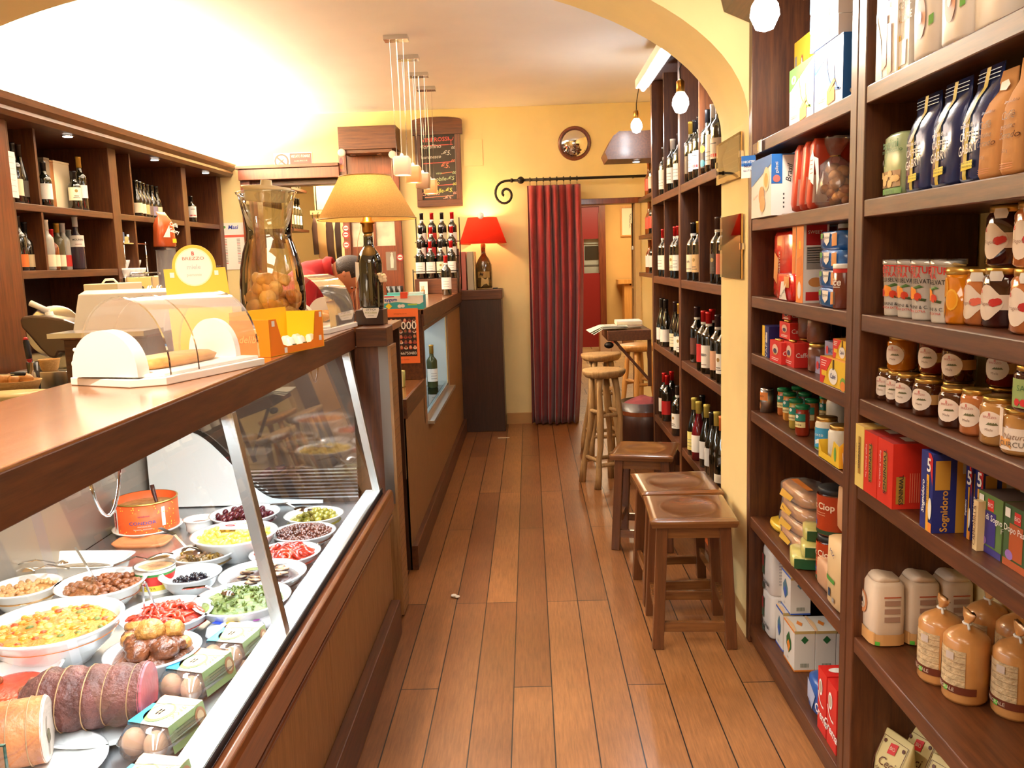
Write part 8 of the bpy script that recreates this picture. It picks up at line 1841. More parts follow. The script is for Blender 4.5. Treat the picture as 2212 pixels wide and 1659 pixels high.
# rustic stools of raw branches
def rustic(label,loc,rz,h=.77,sr=.165,m=RUST,seed=1,slim=1):
 rs=random.Random(seed);g=thing('rustic_stool',label,'stool',loc,rz)
 f=MB();n=32;rf=[sr*(1+.03*sin(3*2*pi*i/n+seed)+rs.uniform(-.012,.012))for i in range(n)];V=[];Fc=[]
 for k,(s_,z)in enumerate(((.55,0),(.86,.008),(.97,.028),(1,.045),(.985,.053),(.9,.056))):
  V+=[(rf[i]*s_*cos(2*pi*i/n),rf[i]*s_*sin(2*pi*i/n),h-.056+z)for i in range(n)]
 for k in range(5):Fc+=[(k*n+i,k*n+(i+1)%n,(k+1)*n+(i+1)%n,(k+1)*n+i)for i in range(n)]
 Fc+=[tuple(range(5*n,6*n)),tuple(range(n-1,-1,-1))];f.add(V,Fc,m,True);f.build('seat',g)
 legs=[]
 for k in range(4):
  a=pi/4+k*pi/2;tp=Vector((sr*.5*cos(a),sr*.5*sin(a),h-.05));bt=Vector((sr*1.05*cos(a),sr*1.05*sin(a),0));pts=[]
  for j in range(9):
   t=j/8;p=bt.lerp(tp,t);p+=Vector((rs.uniform(-.004,.004),rs.uniform(-.004,.004),0))+Vector((cos(a),sin(a),0))*(.012*sin(t*6+k))*slim;p.z=bt.z+(tp.z-bt.z)*t;pts.append(p)
  legs.append((bt,tp));f=MB();f.tube(pts,[.021+.003*sin(j*1.3+k)-.0 for j in range(9)],m,10);f.build('leg',g)
 for zz,rr in((.16,.015),(.50,.014)):
  for k in range(4):
   a_=legs[k];b_=legs[(k+1)%4];z=zz+(k%2)*.03;A_=a_[0].lerp(a_[1],z/h);B_=b_[0].lerp(b_[1],z/h);f=MB();mid=(A_+B_)/2+Vector((0,0,rs.uniform(-.006,.006)));f.tube([A_,mid,B_],[rr*.9,rr,rr*.9],m,8);f.build('rung',g)
 return g
sz=onZ(1303,797,.77);print('rustic',sz)
rustic('tall rustic stool of raw branches, nearer of the pair by the curtain',(sz.x,sz.y,0),.42,.77,47*sz.y/FPX,RUST,3)
sz2=onZ(1297,762,.77);print('rustic2',sz2)
rustic('tall rustic stool of raw branches, farther of the pair',(sz2.x,sz2.y-.05,0),.2,.77,.155,RUST,7)
sz3=onZ(1376,746,.77);print('round',sz3)
rustic('smooth yellow pine round stool beside the wine rack',(sz3.x+.0,sz3.y-.1,0),.5,.79,.165,PINE,11,0)
# barrel with a red cloth
bt=onZ(1382,947,.03)
bx_,by_=.80,6.02
g=thing('barrel','small dark wooden tub with a reddish cloth inside, at the end of the rack','barrel',(bx_-.0,by_+.2,0))
f=MB();f.lathe([(.15,0),(.165,.15),(.175,.3),(.178,.47),(.168,.47),(.165,.3),(.14,.02)],DKW,32,cap=False);f.lathe([(.001,.02),(.14,.02)],DKW,24,cap=False);f.build('staves',g)
for z in(.09,.38):
 f=MB();f.lathe([(.168+.01*(z>.2),z),(.170+.01*(z>.2),z+.03)],RED,32,cap=False);f.build('hoop',g)
f=MB();V=[];Fc=[];H_=noise_h(3);n=28
V.append((0,0,.50));
for j in range(1,9):
 for i in range(n):
  a=2*pi*i/n;r_=.16*j/8;V.append((r_*cos(a),r_*sin(a),.50-.06*(j/8)**2+.012*H_(r_*cos(a)*.6,r_*sin(a)*.6)))
for i in range(n):Fc.append((0,1+i,1+(i+1)%n))
for j in range(7):
 for i in range(n):k=(i+1)%n;Fc.append((1+j*n+i,1+(j+1)*n+i,1+(j+1)*n+k,1+j*n+k))
f.add(V,Fc,mat('plum_cloth',lin(120,50,56),.9,var=.3,scale=12),True);tag(f.build('folded_cloth',loc=(bx_,by_+.2,0)),'reddish plum cloth heaped in the tub','cloth')
# fold-down wall table with papers
g=thing('wall_table','dark folding wall table on an iron bracket at the end of the rack','table',(.66,6.05,0));zt=.99
f=MB();f.box(-.13,.17,0,.5,zt-.07,zt,DW['Y']);f.build('table_top',g,bevel=.003);f=MB();f.beam((-.08,.06,zt-.07),(.165,.06,zt-.36),.02,.02,DW['Z']);f.beam((.165,.06,zt-.4),(.165,.06,zt-.07),.025,.025,DW['Z']);f.build('bracket',g);f=MB();f.ball((-.12,.02,zt-.10),.026,iron,1.3,1,.9,8,6);f.build('clamp',g);
g=thing('newspaper','folded newspaper hanging over the edge of the wall table','newspaper',(.60,6.2,.9905));f=MB()
for k in range(3):f.add([(-.16-k*.012,-.1+k*.03,-.03+k*.006),(-.10,-.13+k*.03,.012+k*.006),(.08,-.10,.012+k*.006),(.08,.16,.012+k*.006),(-.10,.14,.012+k*.006),(-.18-k*.012,.10,-.02+k*.006)],[(0,1,4,5),(1,2,3,4)],C(232,226,206,.8))
fn=frame((-.0,0,.0255),UX,UY);[f.rect(fn,-.08,.06,-.08+i*.03,-.07+i*.03,C(120,116,110))for i in range(6)];f.build('sheets',g)
f=MB();f.box(-.09,.09,-.1,.1,0,.02,cream);f.box(-.088,.088,-.098,.098,.02,.026,paper);tag(f.build('notepad',loc=(.70,6.3,1.018)),'thick pale notepad lying on the newspaper','notepad')
# ------------------------------------------------------------------ frames on the pier
def pier_frame(label,px0,px1,py0,py1,deco,base):
 X=XF-.012;y1=Ysol(px0,X,1.9);y0=Ysol(px1,X,1.9);ym=(y0+y1)/2;zt=Zsol(py0,X,ym);zb=Zsol(py1,X,ym)
 g=thing('wall_panel',label,'panel',(X,ym,(zt+zb)/2),RZ);w,h=(y1-y0)/2,(zt-zb)/2
 f=MB();f.box(-w,w,0,.006,-h,h,base);deco(f,frame((0,0,0),UX,UZ),w,h);f.build('plate',g)
 f=MB();f.box(-w-.002,w+.002,-.003,-.001,-h,h,clear);f.build('cover_glass',g)
 f=MB();f.box(w-.004,w+.008,-.006,.01,-.012,.012,chrome);f.box(-w-.008,-w+.004,-.006,.01,-.012,.012,chrome);f.build('clip',g);return g
bronze=mat('polished_bronze',lin(206,170,112),.12,.9)
def barrelpic(f,F,w,h):
 f.shape(F,[(-w*.9,h*.9),(w*.9,h*.9),(w*.9,-h*.1),(-w*.9,-h*.2)],C(140,130,120));f.shape(F,[(-w*.5,h*.2),(w*.2,h*.95),(w*.85,h*.8),(w*.85,-h*.7),(w*.1,-h*.78),(-w*.3,-h*.6)],C(70,62,50),.0014)
 for k in range(4):f.rect(F,-w*.3,w*.84,-h*.5+k*h*.3,-h*.48+k*h*.3,C(110,100,80),.002)
 f.rect(F,-w*.9,w*.9,-h,-h*.72,C(190,150,84),.0014)
pier_frame('bronze-edged photograph of a barrel fixed high on the arch pier',1549,1600,300,392,barrelpic,bronze)
pier_frame('polished bronze mirror plate lower on the arch pier',1557,1602,466,600,lambda f,F,w,h:None,bronze)
# ------------------------------------------------------------------ pendant lamps
glow=mat('opal_glass',lin(250,216,190),.35,emit=(1,.55,.28),es=1.5)
def cubelamp(m,label,px,py,Y,s=.052,nm='pendant_lamp'):
 cpx={0:862,1:886,2:908,3:924}
 x,zc_=onY(px,py,Y).x,onY(px,py,Y).z;g=thing(nm,label,'pendant lamp',(x,Y,ZC))
 f=MB();f.box(-.072,.072,-.042,.042,-.028,-.0005,steel);f.build('ceiling_plate',g,bevel=.003)
 zz=zc_-ZC
 f=MB();f.tube([(0,0,-.028),(0.004,0,zz*.5),(0,0,zz+s+.03)],.0035,C(230,214,190),6);f.build('cord',g)
 f=MB();f.tube([(-.04,0,-.028),(-.03,0,zz+s+.01)],.0012,steel,4);f.tube([(.04,0,-.028),(.03,0,zz+s+.01)],.0012,steel,4);f.build('steel_wires',g)
 f=MB();f.loft([(-s,s*.86,s*.86,0,0),(-s*.94,s*.96,s*.96,0,0),(s*.94,s*.98,s*.98,0,0),(s,s*.9,s*.9,0,0)],m,36,8);f.build('glass_cube',g,loc=(0,0,zz))
 f=MB();f.box(-s*.8,s*.8,-s*.8,s*.8,s,s+.008,wplast);f.lathe([(.012,0),(.010,.012),(.004,.02)],wplast,12,(0,0,s+.008));f.build('cap',g,loc=(0,0,zz))
 return x,Y,zc_
def opal(nm,e,es,base):return mat(nm,base,.35,emit=e,es=es)
Lp=[cubelamp(opal('opal_bright',(1,.66,.40),.34,lin(214,176,146)),'nearest and brightest frosted glass cube pendant',869,360,5.41),cubelamp(opal('opal_orange',(1,.36,.10),.40,lin(186,116,74)),'second frosted glass cube pendant, glowing orange',893,378,5.92),cubelamp(opal('opal_off',(1,.5,.25),.02,lin(160,126,96)),'third frosted glass cube pendant, unlit',914,392,6.45),cubelamp(opal('opal_orange',(1,.36,.10),.40,lin(186,116,74)),'farthest frosted glass cube pendant, glowing orange',930,404,6.96)]
for i,p in enumerate(Lp):
 if i!=2:lamp('pendant_glow','POINT',(p[0],p[1]+.0,p[2]-.085),1.2,(1,.62,.34),.03)
# ------------------------------------------------------------------ bare bulbs over the wine rack and shelving, strip light
def bulb(label,loc,es,r=.03,pw=20,col=(1,.93,.82),cord=None):
 g=thing('hanging_bulb',label,'bulb',loc);f=MB();f.lathe([(.001,-r*1.25),(r*.6,-r*1.05),(r,-r*.2),(r*.9,r*.5),(r*.45,r*1.2)],emis('bulb_white_%d'%es,col,es),20,cap=False);f.build('glass_bulb',g)
 f=MB();f.lathe([(r*.45,r*1.2),(r*.5,r*1.25),(r*.5,r*2.4),(r*.2,r*2.7)],brass,16);f.build('socket',g)
 f=MB();f.tube([(0,0,r*2.6)]+cord,.003,iron,6);f.build('cord',g)
 lamp('bulb_light','POINT',(loc[0],loc[1]-.0,loc[2]-r*2.1),pw,col,.035);return g
b1=onX(1470,222,.74);b2=onX(1375,272,.74);b3=onX(1652,28,.70)
bulb('bright bare bulb hanging before the middle of the rack',tuple(b1),60,.040,5,(.95,.97,1),[(.0,.02,.16),(.03,.06,.22),(.05,.05,2.70-b1.z),(.12,.06,2.665-b1.z)])
bulb('bare bulb at the far end of the rack',tuple(b2),60,.038,4,(.85,.94,1),[(.0,.0,.14),(.02,.03,.24),(.06,.04,.30),(.12,.0,2.665-b2.z)])
bulb('bare bulb hanging before the tall shelving at the top of the photo',tuple(b3),60,.042,9,(1,.85,.66),[(.0,.0,.12),(.02,.0,.2),(.06,.0,.26),(.11,0,ZC-b3.z)])
g=thing('strip_light','white fluorescent strip light above the wine rack','light fitting',(.72,4.9,2.50));f=MB();f.box(-.045,.035,-.62,.62,.0,.05,wplast);f.build('housing',g,bevel=.004);f=MB();f.tube([(-.005,-.56,-.016),(-.005,.56,-.016)],.014,emis('tube_white',(.95,.97,1),7),12);f.build('tube',g);f=MB();f.beam((.03,-.5,.03),(.11,-.5,.11),.02,.01,steel);f.beam((.03,.5,.03),(.11,.5,.11),.02,.01,steel);f.build('bracket',g)
# reddish cornice block at the top of the tall shelving
g=thing('shelving_cornice','dark curved wooden cornice end at the top left of the shelving','cornice',(.70,3.0,2.33));f=MB();zc0=Zsol(45,.78,3.25)-2.33
f.prism([(.0,zc0+.12),(.02,zc0+.04),(.11,zc0),(.11,.42),(.0,.42)],-2.35,.28,DW['Y'],'Y');f.build('cornice_body',g)
# small litter on the floor
c=onZ(981,1290,0);f=MB();f.ball((0,0,.007),.016,paper,1,.8,.45,10,6,jit=.25);f.ball((.014,-.012,.007),.012,paper,1,.8,.5,8,6,jit=.25);tag(f.build('paper_scrap',loc=(c.x,c.y,0)),'small crumpled white paper scrap on the floor planks','scrap')
c=onZ(1088,946,0);f=MB();f.box(-.05,.05,-.008,.008,0.0005,.004,cream);tag(f.build('paper_strip',loc=(c.x,c.y,0)),'thin pale strip on the floor before the tall cabinet','scrap')
# ------------------------------------------------------------------ back bar stock
XR=XB-.05
def bb(px,z,lb,gr=None,X=None,**k):
 X=X or XR-.03;Yc,X=settle(px,X,z,0,-1,False);return bottle((X,Yc,z+.0008),pi/2-.85,lb,gr,**k)
Zu,Zl=1.89,1.525
amber=C(120,60,20,.1);clr=C(170,170,160,.1)
bb(34,Zu,'tall dark bottle with a white label, upper left niche of the back bar',label=LC,cap=CB,h=.33)
bb(50,Zu,'second dark bottle with glossy shoulder, upper left niche of the back bar',label=C(90,80,70),cap=C(60,40,30),h=.335,kind='burgundy')
bb(62,Zu,'dark bottle at the right of the upper left niche, blue label low down',label=C(120,170,200),labh=(.01,.05),cap=CB,h=.30)
bb(98,Zu,'dark bottle half hidden by the divider, white label',label=LW,cap=CB,h=.26)
bb(162,Zu,'dark bottle with a crest label right of the white box',label=LC,deco='crest',cap=CB,h=.24,labh=(.06,.14))
bb(176,Zu,'tall bottle with gold capsule and white label beside the crest bottle',label=LW,cap=CG,h=.335,labh=(.08,.16))
def boxb(px0,px1,z,h,d,m,lb,X=None,nm='gift_box'):
 X=X or XR-.085;y0_,y1_=Ysol(px0,X,z+.1),Ysol(px1,X,z+.1)
 g=thing(nm,lb,'box',(X,(y0_+y1_)/2,z+.0008),pi/2);w=abs(y1_-y0_)/2;f=MB();f.box(-w,w,0,d,0,h,m);f.build('box_body',g,bevel=.003);f=MB();f.box(-w*1.01,w*1.01,-.001,d,h,h+.012,m);f.build('lid',g);return g
boxb(101,113,Zu,.29,.1,C(110,96,78),'grey-brown tall gift box at the left of the white one')
boxb(113,121,Zu,.28,.1,C(150,96,50),'narrow wooden gift box between the grey and the white boxes')
boxb(121,155,Zu,.285,.1,C(214,196,160),'large cream gift box on the upper back bar shelf')
for i,(px,lb_,cp,hh_,kd,gm)in enumerate(((44,C(230,120,50),CB,.3,'bordeaux',dkglass),(58,C(190,170,130),CB,.27,'flask',dkglass),(72,C(150,190,220),C(60,40,30),.27,'flask',dkglass),(104,LC,C(230,220,200),.29,'bordeaux',clr),(114,LC,CRE,.24,'flask',amber),(127,LC,CG,.28,'bordeaux',C(90,84,60,.1)),(140,C(190,50,40),C(220,214,206),.285,'bordeaux',clr),(152,C(206,206,160),CG,.25,'beer',clr))):
 bb(px,Zl,'spirit bottle %s on the lower left back bar shelf'%['with orange label, first','with square beige label, second','with pale blue label, third','with tall cream cap, fourth','amber with red cap, fifth','with cream label low down, sixth','with red label, seventh','with pale green label, eighth'][i],'spirits on the lower shelf',label=lb_,cap=cp,h=hh_,kind=kd,glassm=gm,labh=(.02,.09))
bb(168,Zl,'large clear spirit bottle lettered MOLINARI at the right of the shelf',label=C(220,214,206),deco='T:MOLINARI',cap=C(200,200,200),h=.33,r=.043,kind='flask',glassm=C(60,50,60,.08),labh=(.14,.21),X=XR-.02)
for i,(px,lb_)in enumerate(((296,LC),(304,LC),(312,C(206,170,110)),(320,C(120,100,90)),(330,C(140,130,150)),(340,LC))):
 bb(px,Zu,'beer bottle with rounded label, %s in the middle bay'%ordw[i],'beer bottles in the middle bay',label=lb_,cap=[CG,C(226,220,206),CG,CN,CN,CB][i],h=.26,kind='beer',r=.036,labh=(.03,.10),band=LC)
bb(414,Zu,'single bottle with white and red label in the right bay of the back bar',label=LW,deco='red',cap=CB,h=.22)
g=thing('ashtray','small dark glass dish on the shelf of the middle bay','dish',(XR-.05,Ysol(269,XR-.05,1.92),Zu+.001));f=MB();f.lathe([(.03,0),(.04,.02),(.036,.02),(.028,.004)],dkglass,20,cap=False);f.build('dish_body',g)
# price sheet on the upright
g=thing('price_sheet','white handwritten sheet hanging on the first upright of the back bar','sheet',(XB+.012,Ysol(21,XB,2.0),onX(21,426,XB).z),pi/2+.1);f=MB();f.box(-.06,.06,-.001,.001,0,.24,paper);[f.rect(frame((0,-.001,0),UX,UZ),-.05,.04,.03+i*.03,.032+i*.03,C(160,150,150))for i in range(7)];f.build('sheet_face',g)
# orange coffee bag hanging from the shelf
yb_=Ysol(355,XB+.06,1.75);g=thing('coffee_bag','orange foil coffee bag with white lettering beside the espresso machine','coffee bag',(XB+.06,yb_,onX(355,535,XB).z),pi/2-.35);hb=onX(355,470,XB).z-onX(355,535,XB).z
orf=mat('orange_foil',lin(190,84,40),.25,.2,coat=.6);f=MB();f.loft([(0,.085,.04,0,0),(.01,.095,.045,0,0),(hb*.7,.085,.045,0,0),(hb*.88,.07,.03,0,0),(hb,.05,.012,.0,0),(hb+.03,.045,.004,-.02,0)],orf,28,3,jit=.03)
F=frame((0,-.052,0),UX,UZ);f.shape(F,[(-.07,.07),(.0,.07),(.0,.16)],paper,.003);f.text(F,'Caffè',.045,.16,.04,paper,rot=-.2,e=.004,bold=.02);f.text(F,'Gabry',.045,.115,.04,paper,rot=-.2,e=.004,bold=.02);f.rect(F,.02,.06,.03,.06,C(236,206,50),.004);f.build('bag_body',g);f=MB();f.box(-.07,.07,-.05,.05,-.02,0,DKW);f.build('hopper_lid',g)
g.location.z+=0
f=MB();f.lathe([(.03,0),(.06,.18),(.07,.30),(.07,hb*0+onX(355,535,XB).z-.96)],plexi,20,cap=False);tag(f.build('grinder_hopper',loc=(XB+.06,yb_,.951)),'smoked coffee grinder hopper under the orange bag','grinder')
# wire stand with cups, espresso machine
xw=XB-.02;y0_,y1_=Ysol(268,xw,1.7),Ysol(318,xw,1.7);zsh=[onX(292,525,xw).z,onX(295,596,xw).z]
g=thing('wire_stand','small two-tier metal stand for cups above the espresso machine','stand',(xw-.1,(y0_+y1_)/2,0));hw_=(y1_-y0_)/2;f=MB()
for z in zsh:f.box(-.1,.1,-hw_,hw_,z-.008,z,steel)
f.build('tier',g);f=MB();[f.tube([(a,b_,zsh[1]),(a,b_,zsh[0]+.01)],.006,chrome,8)for a in(-.09,.09)for b_ in(-hw_+.01,hw_-.01)];f.build('posts',g)
cupm_=MB();cupm_.lathe([(.018,0),(.02,.004),(.034,.04),(.036,.055),(.033,.055),(.017,.008)],white,20,cap=False);cme=cupm_.mesh('cup')
rs=random.Random(6)
for i in range(9):
 o=link('espresso_cup',cme,loc=(xw-.06-.06*(i%2),(y0_+y1_)/2-hw_*.8+(i//2%4)*hw_*.52,zsh[1]+.001+(.0 if i<8 else .0)));tag(o,'white espresso cup on the lower tier of the metal stand','cup','cups on the metal stand')
 if i==7:break
for i in range(4):
 o=link('espresso_cup',cme,loc=(xw-.07,(y0_+y1_)/2-.05+i*.06,zsh[1]+.057));tag(o,'white espresso cup stacked in the upper layer on the metal stand','cup','upper layer of cups')
for i,(u_,m_,h_,lb)in enumerate(((-.09,C(90,110,150),.07,'small blue packet on the upper tier of the stand'),(-.04,C(210,190,120),.04,'small yellow tin on the upper tier of the stand'),(.06,wplast,.10,'white lidded pot on the upper tier of the stand'),(.0,steel,.06,'little steel milk jug on the upper tier of the stand'))):
 f=MB();f.lathe([(.024,0),(.028,.004),(.030,h_),(.026,h_+.004),(.001,h_+.006)],m_,18,cap=False);tag(f.build('pot',loc=(xw-.06,(y0_+y1_)/2+u_*1.2,zsh[0]+.001)),lb,'pot')
ye0,ye1=Ysol(270,XB,1.2),Ysol(340,XB,1.2);ym=(ye0+ye1)/2
g=thing('espresso_machine','chrome espresso machine with group heads and gauges on the work counter','coffee machine',(-2.70,ym,.951));L_=(ye1-ye0)/2
f=MB();f.box(-.30,0,-L_,L_,.30,.52,chrome);f.box(-.30,.0,-L_,L_,0,.09,steel);f.box(-.30,-.20,-L_,L_,.09,.30,mat('machine_dark',(.05,.04,.04),.3,.6));f.build('machine_body',g,bevel=.01)
for i in range(3):
 u_=-L_*.6+i*L_*.6;f=MB();f.lathe([(.035,0),(.04,.05),(.03,.06)],chrome,18,(.05,u_,.24));f.tube([(.05,u_,.255),(.14,u_-.04,.25)],.012,black,8);f.build('group_head',g)
 f=MB();f.lathe([(.03,0),(.03,.012),(.024,.014),(.001,.014)],chrome if i else black,18);o=f.build('gauge',g,loc=(.002,u_+.1,.42));o.rotation_euler=(0,pi/2,0)
f=MB();f.tube([(.02,-L_*.9,.30),(.08,-L_*.9,.26),(.09,-L_*.92,.12)],.006,chrome,8);f.tube([(.02,L_*.9,.30),(.08,L_*.9,.26),(.09,L_*.92,.12)],.006,chrome,8);f.build('steam_wand',g)
f=MB();f.tube([(.02,-L_*.9,.54),(.02,L_*.9,.54)],.006,chrome,8);[f.tube([(.02,u_,.52),(.02,u_,.54)],.005,chrome,6)for u_ in(-L_*.9,0,L_*.9)];f.build('cup_rail',g)
for i in range(4):
 o=link('espresso_cup',cme,loc=(-2.725,ym-L_*.8+i*.08,.951+.5205));tag(o,'white cup warming on top of the espresso machine','cup','cups on the espresso machine')
# glasses in the right bay
for i in range(4):
 f=MB();f.lathe([(.02,0),(.022,.003),(.03,.10),(.028,.10),(.019,.006)],clear,18,cap=False);tag(f.build('tumbler',loc=(XB-.06,Ysol(420+i*6,XB-.06,1.6),1.5265 if 0 else .952+.58)),'clear tumbler on the glass board of the right bay','glass','tumblers in the right bay')
cbx=MB();cbx.box(XW+.02+2.734-0,-.01,pc[1]+.0-4.4,pd[0]-4.4,.952+.57,.952+.579,casegl);
for o in bpy.data.objects:
 if o.get('label','').startswith('dark wooden back bar'):cbx.build('glass_board',o)
# white tin and scale
YS=4.6
def yz(px,py,Y):q=onY(px,py,Y);return q
a=yz(188,700,YS);b_=yz(253,612,YS)
g=thing('storage_box','cream carton with a handle standing behind the scale','box',((a.x+b_.x)/2,YS,.951));w_=(b_.x-a.x)/2;H_=b_.z-.951
f=MB();f.box(-w_,w_,0,.3,0,H_,C(240,232,196,.4));f.rect(frame((0,0,0),UX,UZ),-w_*.2,w_*.2,H_*.62,H_*.66,gry);f.build('box_body',g,bevel=.004);f=MB();f.tube([(-w_*.4,.1,H_),(-w_*.2,.1,H_+.02),(w_*.3,.1,H_+.02),(w_*.5,.1,H_)],.006,wplast,8);f.build('handle',g)
YS2=3.72
p0_=yz(137,735,YS2);zc_=p0_.z
g=thing('scale_stand','dark wooden block carrying the white scale behind the pastry case','stand',(p0_.x+.16,YS2+.15,.951));f=MB();f.box(-.16,.2,-.15,.12,0,zc_-.951,DW['X']);f.box(-.17,.21,-.16,.13,zc_-.951,zc_-.951+.02,RED);f.build('stand_body',g,bevel=.003)
g=thing('counter_scale','white electronic scale with a slanted display back','scale',(p0_.x+.17,YS2+.12,zc_+.021));
f=MB();f.prism([(-.10,0),(.14,0),(.14,.14),(.10,.175),(.04,.185),(-.02,.17)],-.14,.26,C(246,242,232,.35),'X');f.build('scale_body',g,bevel=.006);f=MB();f.add([(-.142,-.08,.01),(-.142,-.02,.14),(-.142,.02,.14),(-.142,-.03,.01)],[(0,1,2,3)],C(70,110,90));f.build('green_gasket',g);f=MB();f.box(-.14,.26,-.30,-.1,0,.02,steel);f.build('weighing_plate',g)
# slicer
YL=4.42
def lz(px,py):q=onY(px,py,YL);return q
c0=lz(130,720)
g=thing('meat_slicer','dark grey meat slicer with a curved guard and a white handle','slicer',(c0.x,YL,.951));ox_=c0.x
P_=[(56,690),(62,682),(80,680),(110,681),(150,688),(175,697),(205,712),(205,760),(140,760),(134,772),(120,770),(100,752),(80,728),(60,706)]
f=MB();pts=[(lz(*p).x-ox_,lz(*p).z-.951)for p in P_];f.prism(pts,-.06,.10,mat('slicer_grey',lin(96,78,66),.3,.4,coat=.4),'Y');f.build('blade_guard',g,bevel=.012)
f=MB();f.lathe([(.001,0),(.13,0),(.135,.004),(.13,.008),(.001,.008)],steel,36);o=f.build('blade',g,loc=(lz(120,770).x-ox_,.02,.26));o.rotation_euler=(pi/2-.2,0,.3)
f=MB();q0=lz(66,655);q1=lz(105,672);f.tube([(q0.x-ox_,0,q0.z-.951),(q1.x-ox_,0,q1.z-.951)],[.016,.014],wplast,12);f.tube([(q1.x-ox_,0,q1.z-.951-.005),(q1.x-ox_+.01,0,q1.z-.951-.06)],.02,wplast,10);f.build('handle',g)
f=MB();f.box(-.22,.18,-.08,.30,0,.07,alu);f.box(-.06,.1,.0,.2,.07,.3,alu);f.build('base',g,bevel=.01)
YM=4.2
c=onZ(112,798,.951);g=thing('basket','small round straw basket in front of the slicer','basket',(c.x+.0,4.18,.951));c=onY(112,790,4.18);g.location=(c.x,4.16,onY(112,800,4.16).z)
straw=wood('straw',lin(176,130,70),lin(214,170,104),.8,'X',20,0,.3)
f=MB();f.lathe([(.032,0),(.036,.004),(.050,.055),(.047,.055),(.033,.008)],straw,28,cap=False);f.build('basket_body',g);gz=g.location.z
g=thing('cutting_block','steel block on the work counter under the small basket','block',(c.x+.02,4.16,.951));f=MB();f.box(-.11,.09,-.055,.06,0,gz-.951,steel);f.build('block_body',g,bevel=.004)
c=onY(72,800,4.0);g=thing('knife_glass','glass holding a red-handled knife upright','glass',(c.x,4.0,.951));f=MB();f.lathe([(.022,0),(.024,.004),(.026,.15),(.024,.15),(.020,.01)],clear,20,cap=False);f.build('glass_body',g)
g=thing('knife','red and black handled knife standing in a glass','knife',(c.x,4.0,.956));g.rotation_euler=(0,-.08,0);f=MB();f.beam((0,0,0),(0,0,.17),.016,.002,steel);f.build('blade',g);f=MB();f.tube([(0,0,.155),(0,0,.175),(0,0,.24),(0,0,.255)],[.012,.013,.014,.008],black,10);f.tube([(0,0,.25),(0,0,.262)],[.013,.006],rd,10);f.tube([(0,0,.14),(0,0,.16)],[.006,.013],rd,10);f.build('handle',g)
c=onY(20,845,3.85);g=thing('bread_basket','oval straw basket of bread ends at the left edge','basket',(c.x,3.9,.951));z_=onY(20,822,3.9).z-.951
f=MB();f.loft([(0,.08,.06,0,0),(z_-.03,.10,.08,0,0),(z_,.115,.09,0,0),(z_,.105,.08,0,0),(z_-.03,.09,.07,0,0)],straw,28,2.2);f.build('basket_body',g)
for i in range(4):
 f=MB();f.ball((0,0,0),.03,bread,1.5,.9,.8,12,8,jit=.04);o=f.build('bread_piece',loc=(c.x-.06+i*.035,3.88+.02*(i%2),.951+z_+.008));o.rotation_euler=(0,0,i);tag(o,'piece of bread in the straw basket at the left edge','bread','bread in the basket')
c=onY(15,855,3.55);g=thing('bread_board','pale wooden board at the left edge, in front of the bread basket','board',(c.x,3.6,c.z));f=MB();f.loft([(-.03,.12,.09,0,0),(0,.15,.11,0,0),(.004,.15,.11,0,0)],C(226,196,130,.5),32,2.5);f.build('board_body',g)
f=MB();f.box(-.15,.1,-.1,.1,-.951+0+0,0,DKW)
g=thing('low_shelf_unit','dark unit under the pale board at the left edge','cabinet',(c.x,3.6,0));f=MB();f.box(-.3,.14,-.2,.13,0,c.z-.031,DKW);f.build('unit_body',g)
g=thing('carving_knife','dark-handled knife lying across the bread basket','knife',(onY(30,808,3.82).x,3.80,onY(30,808,3.80).z),0);f=MB();f.beam((-.12,0,0),(.02,0,0),.02,.003,steel);f.build('blade',g);f=MB();f.tube([(.0,0,0),(.06,0,0),(.065,0,0)],[.008,.009,.004],black,8);f.build('handle',g)
# ------------------------------------------------------------------ person behind the counter, head bent
PYc=5.0
q=onY(706,548,PYc);sx_,sz_=q.x,q.z
g=thing('person','person in a red polo shirt bending forward behind the counter, head down','person',(sx_-.12,PYc,0))
skinm=mat('skin',lin(206,140,104),.5,sub=.08);hairm=mat('dark_hair',lin(44,26,18),.6,var=.3,scale=90,bump=.4,bscale=200);shirt=mat('red_polo',lin(176,16,20),.8,var=.06,scale=14,bump=.15,bscale=40);trous=mat('dark_trousers',lin(40,40,50),.9)
def skin_obj(name,parent,verts,edges,radii,m,root=0,sub=2):
 me=bpy.data.meshes.new(name);me.from_pydata(verts,edges,[]);me.update();me.materials.append(m)
 o=bpy.data.objects.new(name,me);COL.objects.link(o)
 if parent:o.parent=parent
 s=o.modifiers.new('skin','SKIN');s.use_smooth_shade=True
 for i,r_ in enumerate(radii):
  rr=r_ if isinstance(r_,tuple)else(r_,r_);me.skin_vertices[0].data[i].radius=rr;me.skin_vertices[0].data[i].use_root=(i==root)
 b2=o.modifiers.new('sub','SUBSURF');b2.levels=sub;b2.render_levels=sub;return o
dx=onY(706,548,PYc).x-g.location.x
HZ=sz_-.04
